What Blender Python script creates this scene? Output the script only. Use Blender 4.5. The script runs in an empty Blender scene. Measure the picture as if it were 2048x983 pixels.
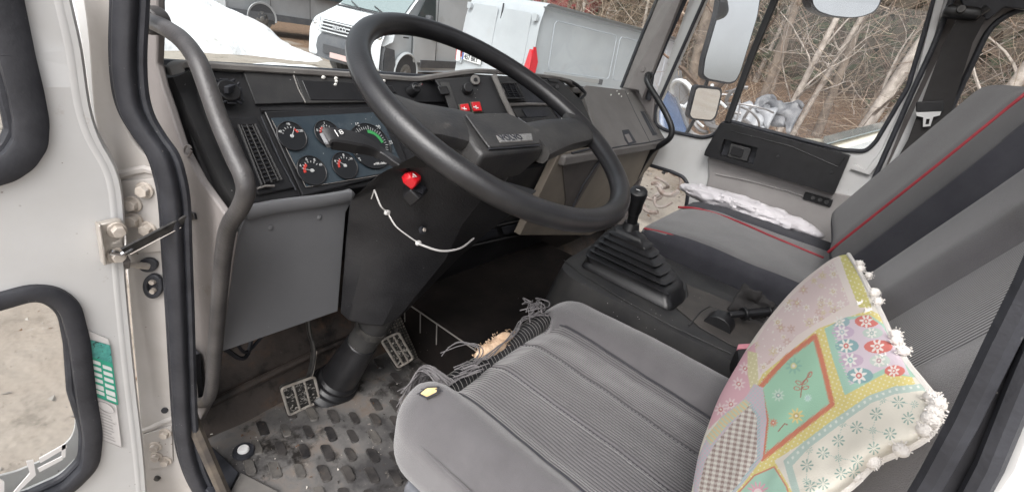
import bpy, bmesh, math, random
import numpy as np
from mathutils import Vector, Matrix, noise
from mathutils.geometry import tessellate_polygon
random.seed(7); rng = np.random.default_rng(7)
R = math.radians
sc = bpy.context.scene
# ------------------------------------------------------------------ camera
F = 950.2; CX, CY = 1024.0, 491.5
YAW, PITCH, ROLL = 0.9934, -0.42235, -0.21218
_f = np.array([math.sin(YAW)*math.cos(PITCH), math.cos(YAW)*math.cos(PITCH), math.sin(PITCH)])
_r = np.array([math.cos(YAW), -math.sin(YAW), 0.0]); _d = -np.cross(_r, _f)
RT = math.cos(ROLL)*_r+math.sin(ROLL)*_d
DN = -math.sin(ROLL)*_r+math.cos(ROLL)*_d
cam = bpy.data.cameras.new('camera'); co = bpy.data.objects.new('camera', cam)
sc.collection.objects.link(co); sc.camera = co
cam.sensor_width = 36; cam.lens = 36*F/2048; cam.clip_start = 0.02; cam.clip_end = 400
co.matrix_world = Matrix(((RT[0], -DN[0], -_f[0], 0), (RT[1], -DN[1], -_f[1], 0), (RT[2], -DN[2], -_f[2], 0), (0, 0, 0, 1)))
# ------------------------------------------------------------------ sky and light (overcast)
w = bpy.data.worlds.new('World'); sc.world = w; w.use_nodes = True
nt = w.node_tree; bg = nt.nodes['Background']
sk = nt.nodes.new('ShaderNodeTexSky'); sk.sky_type = 'NISHITA'; sk.sun_disc = False
SUN_EL, SUN_AZ = 52, 256      # azimuth measured clockwise from +Y
sk.sun_elevation = R(SUN_EL); sk.sun_rotation = R(SUN_AZ); sk.dust_density = 6; sk.air_density = 0.8; sk.ozone_density = 1.0
hs = nt.nodes.new('ShaderNodeHueSaturation'); hs.inputs['Saturation'].default_value = 0.22
nt.links.new(sk.outputs[0], hs.inputs['Color']); nt.links.new(hs.outputs[0], bg.inputs['Color'])
bg.inputs['Strength'].default_value = 0.15
sl = bpy.data.lights.new('sun', 'SUN'); sl.energy = .8; sl.angle = R(50); sl.color = (1, .98, .96)
so = bpy.data.objects.new('sun', sl); sc.collection.objects.link(so)
_az, _el = R(SUN_AZ), R(SUN_EL)
so.rotation_euler = Vector((math.sin(_az)*math.cos(_el), math.cos(_az)*math.cos(_el), math.sin(_el))).to_track_quat('Z', 'Y').to_euler()
sc.view_settings.view_transform = 'Standard'; sc.view_settings.look = 'None'
sc.view_settings.exposure = 1.12; sc.view_settings.gamma = 1; sc.view_settings.use_curve_mapping = False
sc.cycles.max_bounces = 8; sc.cycles.transparent_max_bounces = 12
# ------------------------------------------------------------------ geometry helpers
def ray(x, y):
    v = RT*(x-CX)+DN*(y-CY)+_f*F
    return Vector(v/np.linalg.norm(v))
class PL:
    def __init__(s, p, n): s.p = Vector(p); s.n = Vector(n).normalized()
    def __call__(s, x, y):
        v = ray(x, y); return v*(s.p.dot(s.n)/v.dot(s.n))
def PX(v): return PL((v, 0, 0), (1, 0, 0))
def PY(v): return PL((0, v, 0), (0, 1, 0))
def PZ(v): return PL((0, 0, v), (0, 0, 1))
def PYZ(y0, z0, y1, z1): return PL((0, y0, z0), (0, z1-z0, -(y1-y0)))     # plane holding the X axis direction
def z1(x, y): return (x/2.002, y/2.002)
def z2(x, y): return (512+x/2.002, y/2.002)
def z3(x, y): return (1024+x/2.002, y/2.002)
def z4(x, y): return (1536+x/2.002, y/2.002)
def z5(x, y): return (x/1.998, 491+y/1.998)
def c5(x, y): return (400+x/2.566, 600+y/2.566)
def zz(x, y): return (860+x/3.642, 130+y/3.642)
def z6(x, y): return (580+x/3.932, 150+y/3.932)
def v4(x, y): return (600+x/2.844, y/2.844)
def mp(f, L): return [f(*p) for p in L]
def cr(P, n=6, closed=False):
    P = [Vector(p) for p in P]; N = len(P); out = []
    rngi = range(N) if closed else range(N-1)
    for i in rngi:
        p1, p2 = P[i], P[(i+1) % N]
        p0 = P[i-1] if (i > 0 or closed) else p1*2-p2
        p3 = P[(i+2) % N] if (i+2 < N or closed) else p2*2-p1
        for k in range(n):
            t = k/n
            out.append(0.5*((2*p1)+(p2-p0)*t+(2*p0-5*p1+4*p2-p3)*t*t+(3*p1-p0-3*p2+p3)*t**3))
    if not closed: out.append(P[-1].copy())
    return out
def rnd(P, r, n=4):
    """round the corners of a closed polygon"""
    P = [Vector(p) for p in P]; N = len(P); out = []
    for i in range(N):
        a, b, c_ = P[i-1], P[i], P[(i+1) % N]
        ri = r[i] if isinstance(r, (list, tuple)) else r
        ri = min(ri, (a-b).length*.45, (c_-b).length*.45)
        p = b+(a-b).normalized()*ri; q = b+(c_-b).normalized()*ri
        for k in range(n+1):
            t = k/n; out.append(p*(1-t)**2+b*2*t*(1-t)+q*t*t)
    return out
WL = {}
def wl(o):
    return WL.get(o.name, Vector((0, 0, 0))) if o else Vector((0, 0, 0))
def mesh_obj(name, V, Fc, mat, parent=None, smooth=True, ang=35, bevel=0, seg=2, subs=0, mi=None, sharp=True):
    me = bpy.data.meshes.new(name); off = wl(parent)
    me.from_pydata([tuple(Vector(v)-off) for v in V], [], [tuple(f) for f in Fc])
    mats = mat if isinstance(mat, (list, tuple)) else [mat]
    for m in mats: me.materials.append(m)
    if mi is not None:
        me.polygons.foreach_set('material_index', np.array(mi, dtype=np.int32))
    bm = bmesh.new(); bm.from_mesh(me); bmesh.ops.recalc_face_normals(bm, faces=bm.faces); bm.to_mesh(me); bm.free()
    if smooth:
        me.polygons.foreach_set('use_smooth', [True]*len(me.polygons))
        if sharp: me.set_sharp_from_angle(angle=R(ang))
    o = bpy.data.objects.new(name, me); sc.collection.objects.link(o)
    if parent: o.parent = parent
    WL[o.name] = off
    if bevel:
        b = o.modifiers.new('b', 'BEVEL'); b.width = bevel; b.segments = seg; b.limit_method = 'ANGLE'; b.angle_limit = R(40)
    if subs:
        s = o.modifiers.new('s', 'SUBSURF'); s.levels = subs; s.render_levels = subs
    return o
def tag(o, label, cat, group=None, kind=None):
    if label: o['label'] = label
    if cat: o['category'] = cat
    if group: o['group'] = group
    if kind: o['kind'] = kind
    return o
def thing(name, label, cat, loc, group=None):
    o = bpy.data.objects.new(name, None); sc.collection.objects.link(o); o.location = loc; o.empty_display_size = .05
    WL[o.name] = Vector(loc)
    return tag(o, label, cat, group)
class B:
    """collects shapes, becomes ONE mesh object"""
    def __init__(s): s.V = []; s.F = []; s.M = []; s.m = 0
    def add(s, V, Fc):
        n = len(s.V); s.V += [Vector(v) for v in V]; s.F += [tuple(i+n for i in f) for f in Fc]; s.M += [s.m]*len(Fc); return s
    def prism(s, P, ext):
        P = [Vector(p) for p in P]; ext = Vector(ext); n = len(P)
        tri = tessellate_polygon([P]) if n > 4 else None
        V = P+[p+ext for p in P]
        Fc = [tuple(range(n)), tuple(range(2*n-1, n-1, -1))] if n <= 4 else [tuple(t) for t in tri]+[tuple(i+n for i in reversed(t)) for t in tri]
        if n > 4 : Fc = [tuple(range(n)), tuple(range(2*n-1, n-1, -1))]
        Fc += [(i, (i+1) % n, (i+1) % n+n, i+n) for i in range(n)]
        return s.add(V, Fc)
    def holes(s, outer, hs_, ext):
        """plate with holes"""
        loops = [[Vector(p) for p in outer]]+[[Vector(p) for p in h] for h in hs_]
        tri = tessellate_polygon(loops); flat = [p for l in loops for p in l]; n = len(flat); ext = Vector(ext)
        V = flat+[p+ext for p in flat]; Fc = [tuple(t) for t in tri]+[tuple(i+n for i in reversed(t)) for t in tri]
        k = 0
        for l in loops:
            m = len(l); Fc += [(k+i, k+(i+1) % m, k+(i+1) % m+n, k+i+n) for i in range(m)]; k += m
        return s.add(V, Fc)
    def box(s, c, h, rot=None):
        c = Vector(c); V = []
        for sx in (-1, 1):
            for sy in (-1, 1):
                for sz in (-1, 1):
                    p = Vector((sx*h[0], sy*h[1], sz*h[2])); V.append(c+(rot @ p if rot else p))
        return s.add(V, [(0, 1, 3, 2), (4, 6, 7, 5), (0, 4, 5, 1), (2, 3, 7, 6), (0, 2, 6, 4), (1, 5, 7, 3)])
    def tube(s, P, r, n=8, closed=False, cap=True, flat=None, up=None):
        """sweep; r = number, list or function(t); flat=(a,b) half width / half height profile"""
        P = [Vector(p) for p in P]; N = len(P); rings = []
        prev = None
        for i, p in enumerate(P):
            if closed: t = (P[(i+1) % N]-P[i-1])
            else: t = P[min(i+1, N-1)]-P[max(i-1, 0)]
            t = t.normalized()
            if up is not None: u = Vector(up); u = (u-t*u.dot(t)).normalized()
            elif prev is None:
                u = t.cross(Vector((.12, .31, .95))).normalized()
            else: u = (prev-t*prev.dot(t)).normalized()
            prev = u; v = t.cross(u)
            rr = r(i/(N-1)) if callable(r) else (r[i] if isinstance(r, (list, tuple)) else r)
            ring = []
            for k in range(n):
                a = 2*math.pi*k/n
                if flat:
                    ca, sa = math.cos(a), math.sin(a); e = .55
                    ring.append(p+u*(flat[0]*math.copysign(abs(ca)**e, ca))+v*(flat[1]*math.copysign(abs(sa)**e, sa)))
                else: ring.append(p+u*(rr*math.cos(a))+v*(rr*math.sin(a)))
            rings.append(ring)
        return s.loft(rings, closed, cap)
    def loft(s, rings, closed=False, cap=True):
        n = len(rings[0]); N = len(rings); V = [v for r in rings for v in r]; Fc = []
        for i in range(N if closed else N-1):
            j = (i+1) % N
            for k in range(n): Fc.append((i*n+k, i*n+(k+1) % n, j*n+(k+1) % n, j*n+k))
        if cap and not closed: Fc += [tuple(range(n)), tuple((N-1)*n+k for k in reversed(range(n)))]
        return s.add(V, Fc)
    def cyl(s, p0, p1, r0, r1=None, n=20): 
        r1 = r0 if r1 is None else r1; p0 = Vector(p0); p1 = Vector(p1); t = (p1-p0).normalized()
        u = t.orthogonal().normalized(); v = t.cross(u)
        return s.loft([[p0+(u*math.cos(a)+v*math.sin(a))*r0 for a in [2*math.pi*k/n for k in range(n)]], [p1+(u*math.cos(a)+v*math.sin(a))*r1 for a in [2*math.pi*k/n for k in range(n)]]])
    def ball(s, c, r, n=10, sc_=(1, 1, 1)):
        c = Vector(c); rings = []
        for i in range(1, n):
            th = math.pi*i/n
            rings.append([c+Vector((r*sc_[0]*math.sin(th)*math.cos(2*math.pi*k/(n+4)), r*sc_[1]*math.sin(th)*math.sin(2*math.pi*k/(n+4)), r*sc_[2]*math.cos(th))) for k in range(n+4)])
        return s.loft(rings)
    def grid(s, fn, nu, nv):
        V = [fn(i/nu, j/nv) for i in range(nu+1) for j in range(nv+1)]
        return s.add(V, [(i*(nv+1)+j, (i+1)*(nv+1)+j, (i+1)*(nv+1)+j+1, i*(nv+1)+j+1) for i in range(nu) for j in range(nv)])
    def rbox(s, c, h, r, n=12, M=None, disp=None):
        """rounded box, n quads a side, disp(p_local, normal)->offset"""
        idx = {}; V = []; Fc = []; c = Vector(c)
        def vid(i, j, k):
            key = (i, j, k)
            if key not in idx:
                p = Vector(((2*i/n-1)*h[0], (2*j/n-1)*h[1], (2*k/n-1)*h[2]))
                q = Vector([max(-(h[a]-r), min(h[a]-r, p[a])) for a in range(3)])
                d = p-q; nn = d.normalized() if d.length > 1e-9 else Vector((0, 0, 1))
                p = q+nn*r
                if disp: p = p+disp(p, nn)
                idx[key] = len(V); V.append(c+(M @ p if M else p))
            return idx[key]
        for a in range(n):
            for b in range(n):
                Fc += [(vid(a, b, 0), vid(a+1, b, 0), vid(a+1, b+1, 0), vid(a, b+1, 0)), (vid(a, b, n), vid(a, b+1, n), vid(a+1, b+1, n), vid(a+1, b, n)),
                       (vid(a, 0, b), vid(a, 0, b+1), vid(a+1, 0, b+1), vid(a+1, 0, b)), (vid(a, n, b), vid(a+1, n, b), vid(a+1, n, b+1), vid(a, n, b+1)),
                       (vid(0, a, b), vid(0, a+1, b), vid(0, a+1, b+1), vid(0, a, b+1)), (vid(n, a, b), vid(n, a, b+1), vid(n, a+1, b+1), vid(n, a+1, b))]
        return s.add(V, Fc)
    def build(s, name, mat, parent=None, **k):
        return mesh_obj(name, s.V, s.F, mat, parent, mi=s.M if isinstance(mat, (list, tuple)) else None, **k)
def plate(name, mat, parent, plane, px, ext, rr=0, **k):
    """solid plate whose outline lies on a real plane"""
    if rr: px = rnd([Vector((x, y)) for x, y in px], rr)
    return B().prism([plane(p[0], p[1]) for p in px], ext).build(name, mat, parent, **k)
def ringmesh(b, outer, inner, ext):
    ext = Vector(ext); n = len(outer); V = outer+inner+[p+ext for p in outer]+[p+ext for p in inner]; Fc = []
    for i in range(n):
        j = (i+1) % n
        Fc += [(i, j, n+j, n+i), (2*n+i, 3*n+i, 3*n+j, 2*n+j), (i, 2*n+i, 2*n+j, j), (n+i, n+j, 3*n+j, 3*n+i)]
    return b.add(V, Fc)
def text(b, s, origin, xd, yd, size, depth=.0006, spacing=1.0, center=False, shear=0, bold=0):
    cu = bpy.data.curves.new('t', 'FONT'); cu.body = s; cu.size = size; cu.extrude = depth; cu.space_character = spacing; cu.shear = shear; cu.offset = bold
    if center: cu.align_x = 'CENTER'; cu.align_y = 'CENTER'
    o = bpy.data.objects.new('t', cu); sc.collection.objects.link(o)
    dg = bpy.context.evaluated_depsgraph_get(); me = o.evaluated_get(dg).to_mesh()
    xd = Vector(xd).normalized(); yd = Vector(yd); yd = (yd-xd*yd.dot(xd)).normalized(); zd = xd.cross(yd); O = Vector(origin)
    b.add([O+xd*v.co.x+yd*v.co.y+zd*v.co.z for v in me.vertices], [tuple(p.vertices) for p in me.polygons])
    bpy.data.objects.remove(o); bpy.data.curves.remove(cu)
# ------------------------------------------------------------------ materials
def pm(name, col, rough=.6, var=None, vs=6, vamt=(.35, .7), bump=0, bs=200, metal=0, spec=.5, specks=None, spk=(90, .012), sheen=0, dirt=None, coat=0, bd=.002):
    m = bpy.data.materials.new(name); m.use_nodes = True; t = m.node_tree; N = t.nodes; L = t.links
    p = N['Principled BSDF']; p.inputs['Roughness'].default_value = rough; p.inputs['Metallic'].default_value = metal
    p.inputs['Specular IOR Level'].default_value = spec; p.inputs['Sheen Weight'].default_value = sheen; p.inputs['Coat Weight'].default_value = coat
    tc = N.new('ShaderNodeTexCoord'); geo = N.new('ShaderNodeNewGeometry')
    pos = geo.outputs['Position']
    c = N.new('ShaderNodeRGB'); c.outputs[0].default_value = (*col, 1); cur = c.outputs[0]
    def mixin(cur, fac, col2):
        mx = N.new('ShaderNodeMix'); mx.data_type = 'RGBA'; L.new(fac, mx.inputs[0]); L.new(cur, mx.inputs[6]); mx.inputs[7].default_value = (*col2, 1); return mx.outputs[2]
    def nz(scale, lo, hi, det=6, rg=.6):
        n = N.new('ShaderNodeTexNoise'); n.inputs['Scale'].default_value = scale; n.inputs['Detail'].default_value = det; n.inputs['Roughness'].default_value = rg; L.new(pos, n.inputs['Vector'])
        r = N.new('ShaderNodeMapRange'); r.inputs['From Min'].default_value = lo; r.inputs['From Max'].default_value = hi; L.new(n.outputs[0], r.inputs[0]); return r.outputs[0]
    if var: cur = mixin(cur, nz(vs, vamt[0], vamt[1]), var)
    if dirt:
        for (dc, ds, lo, hi) in dirt: cur = mixin(cur, nz(ds, lo, hi, 8, .7), dc)
    if specks:
        vo = N.new('ShaderNodeTexVoronoi'); vo.inputs['Scale'].default_value = spk[0]; L.new(pos, vo.inputs['Vector'])
        r = N.new('ShaderNodeMath'); r.operation = 'LESS_THAN'; r.inputs[1].default_value = spk[1]*spk[0]*.1; L.new(vo.outputs['Distance'], r.inputs[0])
        n2 = nz(9, .52, .6); mu = N.new('ShaderNodeMath'); mu.operation = 'MULTIPLY'; L.new(r.outputs[0], mu.inputs[0]); L.new(n2, mu.inputs[1])
        cur = mixin(cur, mu.outputs[0], specks)
    L.new(cur, p.inputs['Base Color'])
    if bump:
        n = N.new('ShaderNodeTexNoise'); n.inputs['Scale'].default_value = bs; n.inputs['Detail'].default_value = 3; L.new(pos, n.inputs['Vector'])
        b = N.new('ShaderNodeBump'); b.inputs['Strength'].default_value = bump; b.inputs['Distance'].default_value = bd; L.new(n.outputs[0], b.inputs['Height']); L.new(b.outputs[0], p.inputs['Normal'])
    return m
def glassm(name, tint=(1, 1, 1), refl=.06, dust=.05, dustc=(.5, .5, .48), rough=.02):
    m = bpy.data.materials.new(name); m.use_nodes = True; t = m.node_tree; N = t.nodes; L = t.links; N.clear()
    out = N.new('ShaderNodeOutputMaterial'); tr = N.new('ShaderNodeBsdfTransparent'); tr.inputs[0].default_value = (*tint, 1)
    gl = N.new('ShaderNodeBsdfGlossy'); gl.inputs['Roughness'].default_value = rough
    ge = N.new('ShaderNodeNewGeometry'); dt = N.new('ShaderNodeVectorMath'); dt.operation = 'DOT_PRODUCT'; L.new(ge.outputs['Normal'], dt.inputs[0]); L.new(ge.outputs['Incoming'], dt.inputs[1])
    def mth(op, a, b_=None):
        q = N.new('ShaderNodeMath'); q.operation = op
        L.new(a, q.inputs[0]) if not isinstance(a, (int, float)) else setattr(q.inputs[0], 'default_value', a)
        if b_ is not None: L.new(b_, q.inputs[1]) if not isinstance(b_, (int, float)) else setattr(q.inputs[1], 'default_value', b_)
        return q.outputs[0]
    fac = mth('ADD', mth('MULTIPLY', mth('POWER', mth('SUBTRACT', 1.0, mth('ABSOLUTE', dt.outputs['Value'])), 5.0), .45), refl*.4)
    m1 = N.new('ShaderNodeMixShader'); L.new(fac, m1.inputs[0]); L.new(tr.outputs[0], m1.inputs[1]); L.new(gl.outputs[0], m1.inputs[2])
    df = N.new('ShaderNodeBsdfDiffuse'); df.inputs[0].default_value = (*dustc, 1)
    g = N.new('ShaderNodeNewGeometry'); n = N.new('ShaderNodeTexNoise'); n.inputs['Scale'].default_value = 7; n.inputs['Detail'].default_value = 8; L.new(g.outputs['Position'], n.inputs['Vector'])
    r = N.new('ShaderNodeMapRange'); r.inputs['From Min'].default_value = .3; r.inputs['From Max'].default_value = .75; r.inputs['To Max'].default_value = dust*2; L.new(n.outputs[0], r.inputs[0])
    m2 = N.new('ShaderNodeMixShader'); L.new(r.outputs[0], m2.inputs[0]); L.new(m1.outputs[0], m2.inputs[1]); L.new(df.outputs[0], m2.inputs[2]); L.new(m2.outputs[0], out.inputs[0])
    return m
def vcol(name, rough=.85, bump=.25, bs=900):
    m = pm(name, (1, 1, 1), rough, bump=bump, bs=bs); t = m.node_tree; a = t.nodes.new('ShaderNodeVertexColor'); a.layer_name = 'Col'
    t.links.new(a.outputs[0], t.nodes['Principled BSDF'].inputs['Base Color']); return m
M = {}
M['white'] = pm('white_paint', (.60, .60, .60), .36, var=(.53, .525, .515), vs=5, dirt=[((.30, .24, .19), 14, .64, .80), ((.42, .37, .33), 60, .66, .80)], specks=(.12, .09, .07), spk=(60, .012), coat=.2)
M['jamb'] = pm('jamb_paint', (.43, .41, .395), .5, var=(.36, .335, .31), vs=8, dirt=[((.22, .15, .10), 20, .64, .8)], specks=(.10, .07, .05), spk=(70, .015))
M['seal'] = pm('seal_rubber', (.016, .017, .022), .55, var=(.035, .037, .045), vs=25, bump=.3, bs=180, specks=(.18, .17, .16), spk=(120, .008))
M['seal_worn'] = pm('worn_rubber', (.017, .018, .023), .55, var=(.036, .037, .044), vs=18, bump=.3, bs=120, specks=(.25, .24, .23), spk=(120, .008))
M['headliner'] = pm('headliner', (.55, .53, .50), .9, var=(.48, .46, .43), vs=4)
M['trim'] = pm('trim_plastic', (.205, .187, .182), .6, var=(.16, .145, .14), vs=9, bump=.15, bs=500, dirt=[((.12, .09, .07), 18, .62, .8)], specks=(.45, .43, .4), spk=(90, .008))
M['panel'] = pm('grey_panel', (.150, .152, .160), .55, var=(.128, .130, .138), vs=5, bump=.12, bs=700, specks=(.4, .39, .37), spk=(60, .006))
M['door_card'] = pm('door_card', (.30, .285, .28), .6, var=(.25, .235, .23), vs=7, bump=.1, bs=500)
M['dash'] = pm('dash_plastic', (.010, .010, .0115), .48, var=(.020, .020, .022), vs=9, bump=.25, bs=650, specks=(.5, .49, .47), spk=(70, .010))
M['dash_mid'] = pm('dusty_dash_plastic', (.019, .019, .021), .52, var=(.040, .039, .038), vs=12, bump=.3, bs=500, specks=(.5, .49, .47), spk=(80, .010), dirt=[((.10, .095, .09), 25, .66, .85)])
M['black'] = pm('black_plastic', (.008, .008, .009), .36, var=(.016, .016, .018), vs=20, bump=.1, bs=500)
M['lip'] = pm('dash_lip', (.20, .19, .18), .6, var=(.12, .11, .105), vs=12, bump=.2, bs=300, specks=(.5, .48, .45), spk=(70, .015))
M['glove'] = pm('glove_plastic', (.155, .145, .138), .55, var=(.12, .11, .105), vs=8, bump=.12, bs=500, specks=(.6, .6, .58), spk=(50, .008))
M['cream'] = pm('cream_plastic', (.215, .185, .150), .6, var=(.16, .138, .115), vs=6, bump=.1, bs=400)
M['brownp'] = pm('brown_plastic', (.095, .084, .078), .6, var=(.065, .057, .054), vs=7, bump=.1, bs=400)
M['wheel'] = pm('wheel_plastic', (.010, .010, .0115), .36, var=(.020, .020, .022), vs=16, bump=.12, bs=350, dirt=[((.06, .056, .052), 22, .66, .82)])
M['handle'] = pm('grab_handle_coating', (.036, .034, .035), .45, var=(.064, .060, .060), vs=22, bump=.25, bs=300, dirt=[((.03, .027, .026), 12, .55, .75), ((.15, .13, .11), 60, .68, .8)])
M['rubber'] = pm('mat_rubber', (.052, .050, .051), .34, var=(.165, .158, .152), vs=6, vamt=(.40, .60), bump=.3, bs=160, dirt=[((.13, .085, .055), 6, .52, .72), ((.018, .016, .015), 11, .54, .64), ((.30, .27, .24), 34, .64, .74)], specks=(.4, .36, .32), spk=(90, .012))
M['pad'] = pm('mat_pad', (.020, .019, .020), .28, var=(.07, .064, .06), vs=14, bump=.3, bs=200, dirt=[((.12, .09, .07), 30, .6, .8)])
M['carpet'] = pm('tunnel_carpet', (.005, .0042, .004), .98, spec=.15, var=(.012, .009, .008), vs=10, bump=.6, bs=700, specks=(.4, .36, .3), spk=(50, .008))
M['floor'] = pm('cab_floor', (.075, .060, .052), .55, var=(.020, .015, .013), vs=7, bump=.5, bs=80, dirt=[((.13, .07, .04), 9, .52, .70), ((.014, .012, .011), 14, .52, .66), ((.16, .13, .11), 30, .62, .78)])
M['metal'] = pm('bare_metal', (.45, .44, .43), .3, metal=.9, var=(.25, .23, .21), vs=40, bump=.2, bs=200)
M['bolt'] = pm('painted_bolt', (.50, .455, .41), .45, var=(.36, .31, .26), vs=60)
M['zinc'] = pm('zinc_plate', (.50, .47, .43), .38, metal=.35, var=(.35, .31, .27), vs=40)
M['chrome'] = pm('chrome', (.75, .75, .76), .15, metal=1)
M['blacksteel'] = pm('black_steel', (.03, .03, .03), .35, metal=.3, var=(.09, .085, .08), vs=60)
M['red'] = pm('red_switch', (.55, .012, .02), .35)
M['wht'] = pm('white_print', (.75, .75, .74), .5)
M['tie'] = pm('cable_tie', (.62, .61, .60), .45)
M['green'] = pm('green_print', (.04, .27, .08), .5)
M['gred'] = pm('red_print', (.45, .04, .03), .5)
M['gprint'] = pm('faded_dial_print', (.42, .43, .43), .5)
M['gauge'] = pm('gauge_face', (.010, .011, .013), .35)
M['cluster'] = pm('cluster_face', (.022, .034, .045), .25, var=(.05, .065, .075), vs=9, vamt=(.4, .75), specks=(.5, .5, .5), spk=(90, .010), dirt=[((.10, .115, .125), 14, .60, .85)])
M['fabric'] = pm('seat_velour', (.100, .095, .100), .95, var=(.074, .070, .074), vs=10, bump=.5, bs=1200, sheen=.35, dirt=[((.06, .052, .05), 5, .62, .85)], specks=(.4, .38, .36), spk=(45, .006))
M['fabric_d'] = pm('dark_seat_cloth', (.024, .024, .031), .95, var=(.036, .036, .043), vs=14, bump=.5, bs=900, sheen=.05, specks=(.3, .3, .3), spk=(60, .006))
M['fabric_p'] = pm('passenger_seat_cloth', (.115, .112, .112), .95, var=(.085, .082, .085), vs=9, bump=.5, bs=1000, sheen=.3, specks=(.4, .38, .36), spk=(45, .006))
M['piping'] = pm('red_piping', (.20, .010, .018), .6, var=(.26, .02, .03), vs=40)
M['yarn'] = pm('grey_yarn', (.15, .142, .146), .95, var=(.075, .07, .074), vs=60)
M['foam'] = pm('exposed_foam', (.62, .46, .33), .95, var=(.45, .30, .19), vs=60, bump=.8, bs=250, bd=.004)
M['foam_y'] = pm('yellow_foam', (.80, .62, .30), .9, var=(.65, .45, .2), vs=80)
M['belt'] = pm('belt_webbing', (.020, .018, .018), .8, var=(.03, .028, .028), vs=20, bump=.4, bs=900)
M['bag'] = pm('white_bag', (.52, .50, .52), .5, var=(.50, .48, .50), vs=8, bump=.3, bs=40, bd=.01)
M['pink'] = pm('pink_plastic', (.75, .30, .36), .5)
M['pom'] = pm('pompom_cotton', (.80, .76, .72), .95, bump=.6, bs=900)
M['glass'] = glassm('window_glass', (.80, .84, .835), dust=.03)
M['glass_p'] = glassm('dusty_side_glass', (.90, .91, .91), dust=.045, dustc=(.55, .52, .52))
M['mirror'] = pm('mirror_glass', (.85, .85, .85), .03, metal=1)
M['sticker_w'] = pm('sticker_paper', (.66, .64, .63), .5)
M['sticker_g'] = pm('sticker_green', (.035, .36, .24), .45)
M['sticker_l'] = pm('sticker_lines', (.45, .43, .43), .5)
def ribbed(name, base, dark, per=.0058, axis=0):
    m = pm(name, base, .95, sheen=.35, bump=.4, bs=1000); t = m.node_tree; N = t.nodes; L = t.links; p = N['Principled BSDF']
    g = N.new('ShaderNodeNewGeometry'); wv = N.new('ShaderNodeTexWave'); wv.wave_type = 'BANDS'; wv.bands_direction = 'X'; wv.inputs['Scale'].default_value = .31416/per
    wv.inputs['Distortion'].default_value = .15; wv.inputs['Detail'].default_value = 1
    at = N.new('ShaderNodeAttribute'); at.attribute_name = 'st'; L.new(at.outputs['Vector'], wv.inputs['Vector'])
    nz = N.new('ShaderNodeTexNoise'); nz.inputs['Scale'].default_value = 7; nz.inputs['Detail'].default_value = 5; L.new(g.outputs['Position'], nz.inputs['Vector'])
    mr = N.new('ShaderNodeMapRange'); mr.inputs['From Min'].default_value = .3; mr.inputs['From Max'].default_value = .7; L.new(nz.outputs[0], mr.inputs[0])
    m0 = N.new('ShaderNodeMix'); m0.data_type = 'RGBA'; m0.inputs[6].default_value = (*base, 1); m0.inputs[7].default_value = (*[c*.78 for c in base], 1); L.new(mr.outputs[0], m0.inputs[0])
    mx = N.new('ShaderNodeMix'); mx.data_type = 'RGBA'; L.new(wv.outputs[0], mx.inputs[0]); mx.inputs[6].default_value = (*dark, 1); L.new(m0.outputs[2], mx.inputs[7])
    L.new(mx.outputs[2], p.inputs['Base Color'])
    b = N.new('ShaderNodeBump'); b.inputs['Strength'].default_value = .6; b.inputs['Distance'].default_value = .002; L.new(wv.outputs[0], b.inputs['Height']); L.new(b.outputs[0], p.inputs['Normal'])
    return m
M['rib'] = ribbed('ribbed_insert_cloth', (.130, .123, .129), (.042, .039, .042))

# ================================================================== GROUND, SNOW, FOREST
GZ = -1.8
def gh(x, y):
    b = max(0, x-9.5)
    h = GZ+min(1.5, .22*b)*max(0, min(1, (9-y)/5+.2)) + max(0, x-14)*.05
    h += .05*noise.noise((x*.5, y*.5, 0))+.012*noise.noise((x*4, y*4, 3))
    return h
gm = pm('ground_soil', (.27, .23, .19), .95, var=(.34, .31, .27), vs=.8, bump=.8, bs=6, bd=.05, dirt=[((.075, .062, .048), 2.2, .55, .72), ((.13, .12, .06), 1.1, .60, .75), ((.42, .40, .37), 9, .62, .8), ((.05, .042, .032), 26, .6, .75)], specks=(.5, .46, .4), spk=(9, .02))
b = B()
xs = list(np.linspace(-25, -4, 14))+list(np.linspace(-3.5, 14, 90))+list(np.linspace(15, 70, 30)); ys = list(np.linspace(-30, -6, 16))+list(np.linspace(-5.5, 14, 90))+list(np.linspace(15, 90, 34))
V = [(x, y, gh(x, y)) for x in xs for y in ys]; ny = len(ys)
b.add(V, [(i*ny+j, (i+1)*ny+j, (i+1)*ny+j+1, i*ny+j+1) for i in range(len(xs)-1) for j in range(ny-1)])
tag(b.build('ground', gm, ang=180), None, None, kind='structure')
# snow bank
sm = pm('old_snow', (.84, .85, .87), .7, var=(.74, .75, .77), vs=1.5, bump=.6, bs=5, bd=.06, dirt=[((.30, .27, .22), 2.2, .58, .74), ((.35, .31, .26), 9, .60, .72)])
def snow(u, v):
    x = -4.0+u*12.4; y = 12.0+v*5.5
    hgt = 2.1 if x < 3.5 else max(0, 2.1*(1-((x-3.5)/4.9)**1.1))
    q = math.sin(math.pi*min(1, max(0, v)))**.7
    n = noise.fractal((x*.8, y*.8, 1), 1, 2, 4)
    z = GZ-.12+hgt*q*(1+.12*n)+.10*q*n+.03*q*noise.noise((x*4, y*4, 2))
    return (x+.35*noise.noise((y*.7, x*.5, 5)), y+.4*noise.noise((x*.9, 2, 7)), z)
tag(B().grid(snow, 70, 60).build('snow_bank', sm, ang=180), 'melting white snow bank on the yard left of the vans', 'snow bank')
def snow2(u, v):
    a = u*2*math.pi; r = v
    x = 6.0+1.7*r*math.cos(a); y = 10.6+.7*r*math.sin(a)
    return (x, y, GZ-.05+.16*(1-r*r)+.04*noise.noise((x*2, y*2, 0)))
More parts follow.
